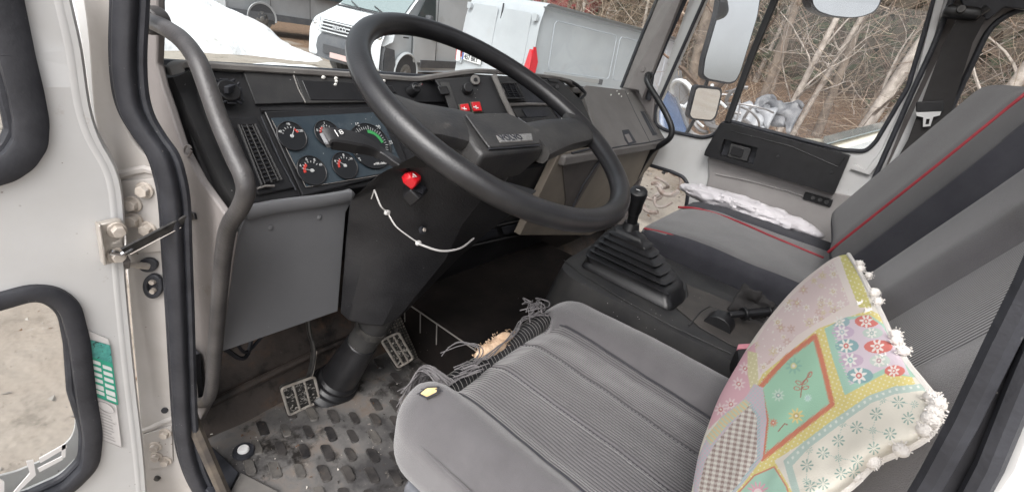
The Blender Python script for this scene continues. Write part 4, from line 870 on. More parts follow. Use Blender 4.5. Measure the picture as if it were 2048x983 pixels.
# body as stacked solid slabs
def slab(name, mat, prof, x0, x1, bevel=.004, parent=da, seg=2):
    b = B(); b.prism([(x0, y, z) for y, z in prof], (x1-x0, 0, 0)); return b.build(name, mat, parent, bevel=bevel, seg=seg)
slab('dash_body', M['dash'], [(1.04, -.20), (1.0, -.185), (.998, -.178), (.960, -.230), (.945, -.245), (.852, -.372), (.845, -.385), (.90, -.46), (1.04, -.70)], .335, 1.02)
# grey padded lip along the windscreen
lipL = [Vector(SUP(x, y)) for x, y in [(322, 138), (330, 128), (360, 124)]]
lipc = [Vector((.345, .975, -.190)), Vector((.352, .996, -.173)), Vector((.40, 1.0, -.171)), Vector((.6, 1.0, -.171)), Vector((.80, 1.0, -.1715)), Vector((.90, 1.0, -.172)), Vector((.955, .985, -.160)), Vector((1.06, .955, -.135)), Vector((1.14, .945, -.128)), Vector((1.35, .95, -.128)), Vector((1.50, .95, -.130)), Vector((1.62, .975, -.140)), Vector((1.72, 1.0, -.160))]
b = B(); b.tube(cr(lipc, 6), .010, 10, flat=(.007, .013), up=(0, .15, 1)); b.build('dash_lip', M['lip'], da)
b = B(); b.prism([(.335, 1.0, -.174), (.94, 1.0, -.174), (1.05, .96, -.14), (1.5, .955, -.134), (1.70, 1.0, -.165), (2.3, 1.0, -.176), (2.3, 1.12, -.185), (.31, 1.12, -.185), (.31, 1.02, -.178)], (0, 0, -.02)); b.build('dash_shelf', M['lip'], da, bevel=.003)
# left end roll and black face left of the gauges
b = B(); b.tube(cr([SUP(344, 146), PX(.352)(366, 196), PX(.357)(396, 266), PX(.364)(430, 340), PX(.372)(462, 395), PX(.38)(478, 412)], 6), .02, 14, flat=(.024, .028)); b.build('end_roll', M['dash_mid'], da)
# headlamp rotary knob behind the grab handle
c = off(SUP, .004)(452, 188)
b = B(); b.cyl(c, c+nS*.018, .024, .020, 24); kn = b.build('light_knob', M['black'], da, bevel=.002)
b = B()
for k in range(12):
    a = k/12*6.283; u = Vector((1, 0, 0)); v = nS.cross(u); b.box(c+nS*.011+(u*math.cos(a)+v*math.sin(a))*.0225, (.002, .002, .008), Matrix.Rotation(a, 3, 'Y'))
b.box(c+nS*.022, (.018, .004, .006), Matrix.Rotation(.8, 3, 'Z')); b.build('knob_grip', M['seal'], kn, bevel=.001)
# upper strip panels
def pn(name, mat, pl, px, lift, th, parent=da, rr=0, bevel=.0015):
    p2 = off(pl, lift); n_ = nrm(pl); q = [tuple(p) for p in rnd([Vector(p) for p in px], rr)] if rr else px
    return B().prism([p2(x, y) for x, y in q], -n_*th).build(name, mat, parent, bevel=bevel)
pn('upper_panel', M['dash_mid'], SUP, [(486, 141), (586, 149), (610, 205), (512, 208)], .002, .01)
p1 = pn('blank_panel', M['dash_mid'], SUP, [(590, 150), (745, 158), (758, 204), (612, 206)], .003, .01)
pn('panel_window', M['black'], SUP, [(604, 160), (712, 165), (730, 201), (621, 200)], .0045, .004, p1)
b = B(); b.tube([off(SUP, .004)(x, y) for x, y in [(587, 150), (597, 178), (611, 205)]], .0016, 6); b.build('panel_edge', M['lip'], da)
p2_ = pn('switch_panel', M['dash'], SUP, [(752, 158), (862, 156), (895, 204), (770, 204)], .003, .01)
b = B(); p = off(SUP, .008)
b.prism([p(x, y) for x, y in z6_l] if False else [p(x, y) for x, y in [(762, 174), (780, 174), (789, 189), (770, 190)]], nS*.010); b.build('rocker_switch', M['black'], p2_, bevel=.002)
# rotary dimmer with chrome pointer
c = off(SUP, .004)(822, 183)
b = B(); b.cyl(c, c+nS*.026, .017, .013, 20); rk = b.build('dimmer_knob', M['black'], da, bevel=.002)
b = B(); b.tube([c+nS*.027+Vector((-.010, 0, .002)), c+nS*.030, c+nS*.028+Vector((.012, 0, .008))], .003, 6); b.build('knob_pointer', M['chrome'], rk)
c = off(SUP, .004)(831, 232)
b = B(); b.tube([c+nS*.006+(Vector((1, 0, 0))*math.cos(a)+nS.cross(Vector((1, 0, 0)))*math.sin(a))*.012 for a in np.linspace(0, 6.28, 20)[:-1]], .002, 6, closed=True); b.cyl(c, c+nS*.006, .011, .010, 16); b.build('ignition_lock', M['chrome'], da)
# ridge under the upper strip
b = B(); b.tube([Vector((x, .948, -.240)) for x in (.47, .7, .93)], .006, 8); b.build('strip_ridge', M['dash'], da)
# lower part of the dash right of the cluster
slab('column_panel', M['dash'], [(1.0, -.20), (.965, -.225), (.93, -.26), (.86, -.40), (1.0, -.42)], .80, 1.16)
# --- instrument cluster
cl = pn('instrument_cluster', M['black'], CLU, [(528, 222), (775, 212), (822, 340), (606, 392)], .003, .012, bevel=.003)
pn('cluster_glass', M['cluster'], CLU, [(542, 236), (758, 224), (808, 338), (613, 374)], .0042, .003, cl, bevel=0)
b = B(); b.tube([off(CLU, .006)(x, y) for x, y in [(544, 240), (580, 312), (612, 374), (700, 360), (790, 345)]], .0009, 5); b.build('cluster_edge', M['lip'], cl)
uC = Vector((1, 0, 0)); vC = nC.cross(uC); vC = -vC if vC.z < 0 else vC
def gauge(px, py, r, arcs, ticks, needle, nums, nm='gauge', lab=None):
    r *= 1.14
    c = off(CLU, .0075)(px, py)
    def pt(a, q, h=0): a = R(a); return c+(uC*math.cos(a)+vC*math.sin(a))*r*q+nC*h
    b = B(); b.cyl(c-nC*.002, c, r, r, 32); g = b.build(nm, M['gauge'], cl)
    if lab: g['label'] = lab
    b = B(); b.tube([pt(a, 1.0, .0004) for a in range(0, 360, 12)], .0014, 6, closed=True); b.build('gauge_rim', M['black'], g)
    for (a0, a1, q0, q1, mt, name) in arcs:
        b = B(); A = np.linspace(a0, a1, 14); b.prism([pt(a, q0, .0003) for a in A]+[pt(a, q1, .0003) for a in A[::-1]], nC*.0004); b.build(name, mt, g)
    b = B()
    for (a, q0, q1, wd) in ticks:
        t_ = (uC*-math.sin(R(a))+vC*math.cos(R(a)))*wd; b.prism([pt(a, q0, .0006)-t_, pt(a, q1, .0006)-t_, pt(a, q1, .0006)+t_, pt(a, q0, .0006)+t_], nC*.0004)
    for (s_, a, q, sz) in nums: text(b, s_, pt(a, q, .0008), uC, vC, sz, .0002, center=True, bold=.0002)
    b.build('gauge_print', M['gprint'], g)
    b = B(); a = needle; t_ = (uC*-math.sin(R(a))+vC*math.cos(R(a)))*.0011; b.prism([pt(a+180, .15, .0012)-t_, pt(a, .72, .0012), pt(a+180, .15, .0012)+t_], nC*.0006); b.cyl(c, c+nC*.0022, r*.13, r*.11, 14); b.build('needle', M['gprint'], g)
small = [(160-20*k, .55, .68, .0006) for k in range(7)]
gauge(584, 272, .026, [(25, 60, .48, .62, M['gred'], 'red_arc')], small, 60, [('40', 155, .80, .007), ('80', 90, .82, .007), ('120', 25, .78, .007)], lab='upper left temperature gauge with a red end')
gauge(655, 267, .025, [(120, 170, .48, .62, M['gred'], 'red_arc')], small, 110, [('0', 160, .8, .007), ('1', 90, .8, .007)], lab='upper middle fuel gauge behind the stalk')
gauge(624, 341, .027, [(120, 190, .42, .60, M['gred'], 'red_arc')], small, 165, [('4', 150, .80, .008), ('6', 100, .80, .008), ('8', 60, .80, .008), ('10', 25, .80, .007)], lab='lower left air pressure gauge')
gauge(690, 331, .026, [(120, 190, .42, .58, M['gred'], 'red_arc')], small, 140, [('4', 150, .80, .008), ('8', 80, .80, .008), ('10', 35, .80, .007)], lab='lower right air pressure gauge')
gauge(742, 292, .047, [(10, 85, .58, .72, M['green'], 'green_arc')], [(200-8*k, .74, .86 if k % 5 else .92, .0005) for k in range(34)], -60, [('15', 110, 1.02, .012), ('20', 50, 1.06, .012), ('25', 5, 1.08, .012), ('5', 215, .95, .012), ('10', 160, 1.0, .012)], nm='rev_counter', lab='large rev counter with a green band')
b = B(); text(b, 'x100 r/min', off(CLU, .0085)(748, 330), uC, vC, .008, .0002); b.build('dial_caption', M['wht'], cl)
# --- side air vent at the left
ve = pn('air_vent', M['black'], CLU, [(430, 240), (513, 232), (590, 376), (516, 390)], .004, .016, bevel=.003)
def vent(parent, pl, quad_, nv, nh, lift, m1, m2, dep=.012):
    p_ = off(pl, lift); n_ = nrm(pl)
    P4 = [p_(*q) for q in quad_]
    B().prism([p+n_*.0005 for p in P4], n_*.0008).build('vent_well', M['seal'], parent)
    def bl(u, v): return P4[0].lerp(P4[1], u).lerp(P4[3].lerp(P4[2], u), v)
    b = B()
    for k in range(nh):
        v = (k+.5)/nh; b.tube([bl(0, v)+n_*.004, bl(1, v)+n_*.004], .002, 6, flat=(.0030, .0012), up=n_+Vector((0, 0, .6)))
    b.build('vent_slat', m1, parent)
    b = B()
    for k in range(nv):
        u = (k+.5)/nv; b.tube([bl(u, 0)+n_*.008, bl(u, 1)+n_*.008], .002, 6, flat=(.0016, .0014), up=n_)
    b.build('vent_fin', m2, parent)
    b = B(); b.tube([bl(0, 0)+n_*.008, bl(1, 0)+n_*.008, bl(1, 1)+n_*.008, bl(0, 1)+n_*.008], .0028, 6, closed=True); b.build('vent_rim', M['dash_mid'], parent)
vent(ve, CLU, [(474, 253), (506, 252), (560, 362), (520, 372)], 3, 14, .005, M['dash_mid'], M['dash_mid'])
b = B(); b.tube([off(CLU, .012)(x, y) for x, y in [(514, 377), (530, 372), (548, 372)]], .0035, 8, flat=(.004, .002), up=nC); b.build('vent_lever', M['lip'], ve)
b = B(); b.tube([off(CLU, .005)(x, y) for x, y in [(592, 380), (560, 320), (522, 232)]], .0018, 6); b.tube([off(CLU, .006)(x, y) for x, y in [(430, 246), (470, 320), (506, 395)]], .0015, 6); b.build('panel_seam', M['seal'], da)
# --- grey knee panel
KN = PYZ(.838, -.388, .820, -.677); nK = nrm(KN)
kp = [(487, 432), (506, 410), (560, 402), (640, 392), (690, 383), (703, 379), (712, 388), (704, 402), (692, 424), (676, 622), (440, 704), (448, 640), (468, 500)]
b = B(); b.prism([KN(x, y) for x, y in kp], Vector((0, .012, 0))); kn2 = b.build('knee_panel', M['panel'], da, bevel=.002)
rl = [off(KN, .004)(x, y) for x, y in [(492, 425), (560, 411), (640, 401), (700, 391)]]
b = B(); b.tube(cr(rl, 5), .011, 12, flat=(.013, .008), up=(0, 0, 1)); b.build('panel_roll', M['panel'], kn2)
b = B(); b.tube([off(KN, .002)(x, y) for x, y in [(488, 434), (468, 502), (449, 640), (440, 702)]], .003, 8); b.build('panel_flange', M['panel'], kn2)
for (x, y) in ((541, 455), (639, 435)): B().ball(off(KN, .0005)(x, y), .006, 6, (1, .4, 1)).build('panel_stud', M['panel'], kn2)
# hanging wires and pipes in the foot well
fw = B()
fw.tube(cr([(.36, .86, -.66), (.38, .88, -.73), (.42, .92, -.78), (.50, .95, -.74)], 6), .004, 6); fw.tube(cr([(.34, .86, -.70), (.40, .90, -.78), (.46, .95, -.74), (.62, .97, -.66)], 6), .005, 6)
fw.tube(cr([(.45, .9, -.62), (.47, .93, -.72), (.52, .97, -.76)], 6), .006, 6)
tag(fw.build('loose_cables', M['seal']), 'loose dark cables drooping below the grey knee panel', 'cables')
# --- brake valve with red tabs on the bend, facing the driver
SWP = PL((.95, .955, -.20), Vector((-.50, -.72, .42)))
nW = nrm(SWP)
def sw(x, y, l=0): return off(SWP, l)(x, y)
b = B(); b.prism([sw(x, y, 0) for x, y in [(868, 158), (986, 150), (1022, 248), (935, 262), (905, 215)]], -nW*.05); sp_ = b.build('switch_bank', M['dash'], da, bevel=.003)
for (x, y, s_) in ((882, 182, 0), (905, 232, 1)):
    b = B(); b.prism([sw(x-9, y-7, .002), sw(x+10, y-8, .002), sw(x+16, y+8, .002), sw(x-2, y+10, .002)], nW*.012); b.build('rocker_switch', M['black'], sp_, bevel=.002)
b = B(); b.prism([sw(x, y, .001) for x, y in mp(z6, [(1180, 60), (1250, 60), (1330, 290), (1260, 300)])], nW*.004); b.build('switch_column', M['dash_mid'], sp_, bevel=.001)
c = sw(*z6(1390, 115), .004); b = B(); b.cyl(c, c+nW*.022, .015, .013, 20); b.build('selector_knob', M['black'], sp_, bevel=.002)
c = sw(*z6(1455, 42), .006); b = B(); b.cyl(c, c+nW*.006, .014, .013, 24); o = b.build('round_gauge', M['lip'], sp_, bevel=.001)
b = B(); b.cyl(c+nW*.006, c+nW*.009, .006, .005, 14); b.build('gauge_centre', M['black'], o)
for q in ([(1330, 240), (1395, 232), (1412, 288), (1345, 300)], [(1420, 222), (1485, 218), (1505, 290), (1438, 292)]):
    q = mp(z6, q); cx_, cy_ = sum(p[0] for p in q)/4, sum(p[1] for p in q)/4
    b = B(); b.prism([sw(cx_+(x-cx_)*1.25, cy_+(y-cy_)*1.25, .003) for x, y in q], nW*.005); fr_ = b.build('switch_frame', pm('olive_frame', (.07, .07, .05), .5), sp_, bevel=.001)
    b = B(); b.prism([sw(x, y, .004) for x, y in q], nW*.012); rs = b.build('red_switch', M['red'], sp_, bevel=.002)
    b = B(); b.tube([sw(cx_-5, cy_-1, .0165), sw(cx_, cy_, .0165), sw(cx_+5, cy_+1, .0165)], .0018, 6); b.tube([sw(cx_, cy_-4, .0165), sw(cx_+1, cy_+3, .0165)], .0012, 5); b.build('switch_mark', M['wht'], rs)
b = B(); b.tube([SWP(985, 152)+nW*.01, SWP(1005, 200)+nW*.012, SWP(1030, 252)+nW*.014], .008, 8); b.build('bank_rib', M['lip'], da)
# --- centre stack with vents, tray and radio
CS = PYZ(.93, -.125, .82, -.29); nT = nrm(CS)
def stk(x, y, l=0): return off(CS, l)(x, y)
csp = mp(zz, [(405, 75), (930, 105), (1000, 160), (1110, 260), (1210, 480), (1120, 560), (760, 640), (560, 420), (440, 200)])
b = B(); b.prism([stk(x, y) for x, y in csp], -nT*.10); cs = b.build('centre_stack', M['dash_mid'], da, bevel=.004)
b = B(); b.prism([stk(x, y, .001) for x, y in mp(zz, [(455, 120), (640, 130), (690, 270), (545, 262)])], nT*.006); v2 = b.build('air_vent', M['black'], cs, bevel=.002)
vent(v2, CS, mp(zz, [(500, 140), (612, 138), (668, 252), (548, 250)]), 3, 7, .008, M['seal'], M['dash'])
b = B(); b.cyl(stk(*zz(512, 192), .012), stk(*zz(520, 196), .020), .011, .010, 16); b.build('vent_wheel', M['lip'], v2)
b = B(); b.prism([stk(x, y, .001) for x, y in mp(zz, [(640, 132), (860, 140), (910, 272), (694, 278)])], nT*.0015); b.build('open_tray', M['seal'], cs)
b = B(); b.tube([stk(x, y, .004) for x, y in mp(zz, [(550, 292), (720, 285), (905, 290)])], .005, 8); b.build('tray_ledge', M['lip'], cs)
b = B(); b.prism([stk(x, y, .001) for x, y in mp(zz, [(575, 318), (840, 308), (925, 415), (905, 440), (690, 480), (640, 430)])], nT*.008); ra = b.build('radio', M['black'], cs, bevel=.002)
b = B(); b.prism([stk(x, y, .010) for x, y in mp(zz, [(668, 325), (830, 318), (858, 372), (705, 382)])], nT*.0015); b.build('cassette_slot', M['seal'], ra)
b = B(); b.prism([stk(x, y, .010) for x, y in mp(zz, [(598, 325), (655, 322), (690, 380), (632, 384)])], nT*.003); b.build('radio_button', M['dash_mid'], ra, bevel=.001)
b = B(); b.prism([stk(x, y, .009) for x, y in mp(zz, [(635, 392), (865, 382), (895, 425), (680, 462)])], nT*.003); b.build('radio_face', M['dash_mid'], ra, bevel=.001)
for x, y in ((770, 440), (857, 430)):
    b = B(); c = stk(*zz(x, y), .013); b.cyl(c, c+nT*.010, .008, .006, 16); b.build('radio_knob', M['black'], ra)
b = B(); b.tube([stk(*zz(x, y), .014) for x, y in ((635, 385), (665, 410), (700, 430), (725, 462))], .004, 8); b.build('volume_ring', M['chrome'], ra)
b = B(); b.prism([stk(x, y, .001) for x, y in mp(zz, [(880, 310), (945, 306), (1015, 395), (950, 412)])], nT*.002); b.build('side_pocket', M['seal'], cs)
b = B(); c = stk(*zz(963, 397), .006); b.cyl(c, c+nT*.010, .0055, .0045, 12); b.build('white_plug', M['wht'], cs)
b = B(); b.prism([stk(x, y, .001) for x, y in mp(zz, [(852, 98), (925, 104), (940, 128), (866, 122)])], nT*.002); b.cyl(stk(*zz(925, 158), .002), stk(*zz(925, 158), .008), .007, .006, 14); b.build('stack_trim', M['black'], cs)
# black loop handle at the right shoulder of the stack
lpth = [zz(975, 108), zz(1020, 118), zz(1075, 150), zz(1118, 190), zz(1130, 212), zz(1105, 240), zz(1072, 262), zz(1050, 235)]
LQ = PL((1.72, .94, -.18), (-.25, -.8, .5))
b = B(); b.tube(cr([LQ(x, y) for x, y in lpth], 4), .0065, 10); b.build('loop_handle', M['black'], da)
b = B(); b.prism([LQ(x, y)+Vector((0, .012, -.004)) for x, y in mp(zz, [(925, 105), (990, 115), (1080, 240), (1095, 262), (1060, 278), (1010, 200)])], (0, .05, -.02)); b.build('stack_shoulder', M['dash_mid'], da, bevel=.004)
# --- passenger lid and lower wall
LID = PYZ(1.0, -.170, .785, -.350); nL = nrm(LID)
def lid(x, y, l=0): return off(LID, l)(x, y)
lo_ = [zz(1115, 168), (1172, 170), (1274, 182), (1293, 205), (1331, 268), (1336, 280), (1318, 284), (1208, 302), (1190, 268)]
b = B(); b.prism([lid(x, y) for x, y in lo_], -nL*.03); ld = b.build('glove_lid', M['glove'], da, bevel=.004)
b = B(); b.prism([lid(x, y, .0008) for x, y in mp(z3, [(440, 522), (466, 518), (498, 570), (466, 580), (452, 560)])], nL*.001); b.build('latch_recess', M['seal'], ld)
b = B(); b.prism([lid(x, y, .002) for x, y in mp(z3, [(450, 540), (466, 536), (482, 566), (468, 572)])], nL*.002); b.build('latch', M['trim'], ld)
b = B(); b.prism([lid(x, y, .0008) for x, y in mp(z3, [(514, 446), (532, 446), (582, 538), (564, 543)])], nL*.001); b.build('defrost_slot', M['seal'], ld)
b = B(); b.tube([lid(x, y, .002) for x, y in mp(z3, [(528, 448), (553, 492), (574, 530)])], .0015, 6); b.build('slot_fin', M['trim'], ld)
b = B(); b.tube([lid(x, y, .0005) for x, y in [(1208, 299), (1245, 292), (1290, 286), (1334, 276)]], .0028, 6); b.tube([lid(x, y, .0005) for x, y in [(1250, 182), (1270, 225), (1300, 284)]], .0012, 6); b.build('lid_seam', M['seal'], ld)
# ledge in front, then the wall falling to the tunnel
LE = PY(.782)
b = B(); b.prism([(1.40, .776, -.352), (2.31, .776, -.352), (2.31, .776, -.385), (1.40, .776, -.39)], (0, .05, 0)); b.build('dash_ledge', M['glove'], da, bevel=.008, seg=3)
LWL = PYZ(.800, -.385, .845, -.66); nW2 = nrm(LWL)
b = B(); b.prism([LWL(x, y) for x, y in [(1120, 305), (1334, 286), (1326, 300), (1284, 352), (1266, 372), (1240, 440), (1180, 470), (1040, 470)]], (0, .03, 0)); b.build('lower_panel', M['cream'], da, bevel=.002)
b = B(); b.prism([off(LWL, .004)(x, y) for x, y in [(1124, 318), (1196, 318), (1204, 324), (1150, 415), (1215, 420), (1200, 450), (1120, 460), (1132, 400)]], (0, .012, 0)); b.build('service_panel', M['brownp'], da, bevel=.002)
b = B(); b.tube([off(LWL, .006)(x, y) for x, y in [(1203, 316), (1192, 330), (1166, 370), (1140, 425)]], .005, 8); b.tube([off(LWL, .008)(x, y) for x, y in [(1144, 306), (1170, 300), (1196, 294)]], .004, 8); b.tube([off(LWL, .008)(x, y) for x, y in [(1144, 313), (1170, 307), (1196, 301)]], .003, 8); b.build('panel_rib', M['seal'], da)
# dark lower centre wall with slots
LC = PYZ(.84, -.42, .93, -.79); nLC = nrm(LC)
b = B(); b.prism([LC(x, y) for x, y in [(760, 400), (1240, 300), (1275, 372), (1250, 470), (1195, 492), (870, 560), (760, 600)]], (0, .03, 0)); lcw = b.build('lower_wall', M['dash'], da)
b = B()
for q in ([(952, 466), (992, 457), (996, 470), (958, 480)], [(1002, 454), (1046, 445), (1050, 458), (1007, 468)], [(1058, 442), (1100, 434), (1104, 446), (1062, 455)]):
    b.prism([off(LC, .006)(x, y) for x, y in q], nLC*.003)
b.build('floor_vent', M['seal'], lcw)
b = B(); b.tube([off(LC, .006)(x, y) for x, y in [(940, 492), (1010, 476), (1090, 458), (1178, 440)]], .004, 8); b.tube([off(LC, .006)(x, y) for x, y in [(945, 462), (1030, 443), (1110, 428)]], .003, 8); b.build('wall_rib', M['dash_mid'], lcw)
# bird-dropping like white crumbs on the panel
cr_m = pm('white_crumbs', (.75, .74, .70), .7)
b = B()
for (x, y, r) in ((647, 155, .0042), (672, 157, .0042), (673, 163, .0036), (671, 169, .0034), (768, 162, .004), (640, 205, 0), (1222, 190, .004), (1238, 188, .004), (1243, 193, .0036), (1256, 187, .003), (1234, 182, .003)):
    if r: b.ball((off(SUP, .006) if x < 1000 else off(LID, .002))(x, y), r, 6, (1.2, .7, 1))
tag(b.build('dried_crumbs', cr_m), 'small white dried crumbs scattered on the dusty dashboard', 'crumbs', kind='stuff')
# ================================================================== STEERING WHEEL AND COLUMN
WR = .245; WT = .425; WY = .107
WC = Vector((.6485, .4945, -.1325))
wu = Vector((math.cos(WY), math.sin(WY), 0)); wv0 = Vector((-math.sin(WY), math.cos(WY), 0)); wv = wv0*math.cos(WT)+Vector((0, 0, 1))*math.sin(WT); wn = wu.cross(wv)   # wn up out of the wheel
st = thing('steering_wheel', 'large black truck steering wheel with broad worn hub pad and maker lettering', 'steering wheel', tuple(WC))
b = B(); b.tube([WC+(wu*math.cos(a)+wv*math.sin(a))*WR for a in np.linspace(0, 2*math.pi, 97)[:-1]], .0175, 16, closed=True); b.build('rim', M['wheel'], st)
WPn = PL(WC, wn)
def wp_(x, y, l=0): return PL(WC+wn*l, wn)(x, y)
pad_m = pm('worn_hub_plastic', (.018, .018, .020), .48, var=(.038, .037, .036), vs=20, bump=.3, bs=260, dirt=[((.12, .11, .10), 26, .60, .8)], specks=(.3, .29, .27), spk=(90, .006))
# hub pad: flat lid, sloping skirts to the lower housing
lidp = mp(zz, [(250, 368), (552, 362), (640, 400), (740, 470), (800, 582), (425, 612), (385, 560)])
padA = [wp_(x, y, .012) for x, y in lidp]
hub = B()
top = mp(zz, [(215, 356), (560, 358), (650, 400), (745, 468), (830, 600), (395, 650), (340, 590), (270, 480)])
T1 = [wp_(x, y, .006) for x, y in top]; cT = sum(T1, Vector())/len(T1)
T2 = [cT+(p-cT)*1.06-wn*.022+Vector((0, 0, 0)) for p in T1]; T3 = [cT+(p-cT)*.92-wn*.062 for p in T1]; T4 = [cT+(p-cT)*.6-wn*.080 for p in T1]
hub.loft([T1, T2, T3, T4]); hubo = hub.build('hub_housing', pad_m, st, bevel=.006, seg=3)
b = B(); b.prism([wp_(x, y, .0075) for x, y in lidp], wn*.004); hl = b.build('horn_pad', pad_m, hubo, bevel=.003, seg=3)
b = B(); b.tube([wp_(*zz(x, y), .0085) for x, y in [(425, 612), (600, 600), (800, 583)]], .0012, 6); b.build('pad_gap', M['seal'], hubo)
# badge with lettering
bq_ = mp(zz, [(484, 516), (735, 502), (746, 552), (510, 566)])
BA = [wp_(x, y, .0118) for x, y in bq_]
b = B(); b.prism(BA, wn*.0016); bg_ = b.build('badge_plate', pm('badge_silver', (.20, .20, .20), .4, var=(.08, .08, .08), vs=300), hl, bevel=.0005)
xd = (BA[1]-BA[0]).normalized(); yd = (BA[0]-BA[3])
b = B(); ox = BA[3]+(BA[2]-BA[3])*.07+(BA[0]-BA[3])*.14+wn*.0018
text(b, 'VOLVO', ox, xd, yd, (BA[0]-BA[3]).length*1.02, .0006, 1.03, bold=.0004)
b.build('badge_lettering', M['seal'], bg_)
b = B(); b.tube(BA, .0008, 5, closed=True); b.build('badge_frame', M['lip'], bg_)
# two spokes, flat arms that widen to the rim
def arm(name, pts, w0, h0):
    b = B(); P = cr(pts, 6); N = len(P)
    rings = []
    for i, p in enumerate(P):
        t = (P[min(i+1, N-1)]-P[max(0, i-1)]).normalized(); s_ = wn.cross(t).normalized(); q = i/(N-1); wd = w0[0]*(1-q)+w0[1]*q if q < .75 else (w0[0]*.25+w0[1]*.75)+(w0[2]-(w0[0]*.25+w0[1]*.75))*(q-.75)/.25; hh = h0*(1-.25*q)
        ring = []
        for k in range(14):
            a = 2*math.pi*k/14; ca, sa = math.cos(a), math.sin(a); ring.append(p+s_*wd*math.copysign(abs(ca)**.6, ca)+wn*hh*math.copysign(abs(sa)**.6, sa))
        rings.append(ring)
    b.loft(rings); return b.build(name, pad_m, st)
def onrim(x, y): 
    p = WPn(x, y)-WC; return WC+p.normalized()*(WR-.004)
arm('spoke', [wp_(1060, 288, -.008), wp_(1110, 272, -.006), wp_(1160, 262, -.002), onrim(1212, 255)], (.040, .030, .042), .017)
arm('spoke', [wp_(960, 268, -.012), wp_(900, 256, -.008), wp_(865, 248, -.004), onrim(800, 232)], (.044, .032, .046), .016)
# small lower shroud between wheel and cowl
b = B(); ax = -wn
b.loft([[WC-wn*.06+(wu*math.cos(a)*1.25+wv*math.sin(a))*.062 for a in np.linspace(0, 6.283, 25)[:-1]], [WC-wn*.12+(wu*math.cos(a)*1.25+wv*math.sin(a))*.066 for a in np.linspace(0, 6.283, 25)[:-1]]]); b.build('collar', M['black'], st)
# --- steering column cowl
sc_ = thing('steering_column', 'dirty black plastic steering column cowl with tube running down to the floor', 'steering column', (.65, .87, -.97))
def cpt(x, y, Y): return PY(Y)(x, y)
# rings of 8 points: front-left, left-rear edge, top corner, rear face mid, rear-right, right, right-front, front
r0 = [cpt(752, 352, .66), cpt(775, 338, .640), cpt(832, 316, .61), cpt(905, 330, .56), cpt(985, 372, .53), cpt(1055, 400, .56), cpt(1075, 380, .64), cpt(900, 330, .70)]
r1 = [cpt(698, 402, .74), cpt(748, 378, .70), cpt(790, 372, .665), cpt(860, 400, .62), cpt(925, 448, .60), cpt(978, 462, .62), cpt(1010, 440, .70), cpt(880, 390, .78)]
r2 = [cpt(690, 480, .77), cpt(738, 470, .73), cpt(780, 480, .70), cpt(840, 505, .67), cpt(890, 520, .655), cpt(925, 508, .68), cpt(935, 490, .75), cpt(830, 470, .81)]
r3 = [cpt(680, 625, .80), cpt(697, 640, .76), cpt(728, 648, .735), cpt(764, 652, .715), cpt(792, 640, .71), cpt(812, 622, .73), cpt(815, 605, .79), cpt(740, 600, .83)]
b = B()
R_ = []
for A_, B_, n_ in ((r0, r1, 3), (r1, r2, 3), (r2, r3, 5)):
    for k in range(n_): R_.append([Vector(p).lerp(Vector(q), k/n_) for p, q in zip(A_, B_)])
R_.append([Vector(p) for p in r3]); R_.append([Vector(p).lerp(sum([Vector(q) for q in r3], Vector())/8, .25)+Vector((0, .01, -.012)) for p in r3])
b.loft(R_); cowl = b.build('cowl', pm('cowl_plastic', (.012, .012, .014), .5, var=(.024, .024, .026), vs=14, bump=.5, bs=260, specks=(.3, .3, .3), spk=(60, .008), dirt=[((.07, .068, .066), 24, .68, .85)]), sc_, ang=18, bevel=.004)
# notch housing for stalk and hazard switch
HS = PL(cpt(830, 355, .64), (.05, -.62, .75))
def hs_(x, y, l=0): return PL(HS.p+(HS.n if HS.n.z > 0 else -HS.n)*l, HS.n)(x, y)
hn = HS.n if HS.n.z > 0 else -HS.n
b = B(); b.prism([hs_(x, y, .004) for x, y in mp(z6, [(918, 695), (975, 640), (1000, 720), (1112, 850), (1080, 925), (1020, 975), (945, 900), (960, 780)])], -hn*.03); b.build('switch_housing', M['dash'], sc_, bevel=.003)
b = B(); b.prism([hs_(x, y, .006) for x, y in mp(z6, [(985, 800), (1020, 800), (1075, 880), (1040, 935), (965, 905)])], hn*.0015); b.build('switch_pocket', M['seal'], sc_)
hz_q = mp(z6, [(872, 800), (930, 778), (1000, 830), (1000, 865), (955, 905), (888, 850)])
b = B(); base_ = [hs_(x, y, .006) for x, y in hz_q]; cH = sum(base_, Vector())/6
b.loft([[cH+(p-cH)*1.0+hn*.0 for p in base_], [cH+(p-cH)*1.0+hn*.012 for p in base_], [cH+(p-cH)*.72+hn*.020 for p in base_]]); hz = b.build('hazard_switch', M['red'], sc_, bevel=.002)
b = B(); cQ_ = cH+hn*.0208+Vector((-.004, 0, 0)); e1, e2 = Vector((1, 0, 0)), hn.cross(Vector((1, 0, 0)))
T_ = [cQ_+(e1*math.cos(a)+e2*math.sin(a))*.0055 for a in (R(90), R(210), R(330))]; b.tube(T_, .0006, 5, closed=True); b.tube([cQ_+(q-cQ_)*.5 for q in T_], .0005, 5, closed=True); b.build('hazard_mark', M['wht'], hz)
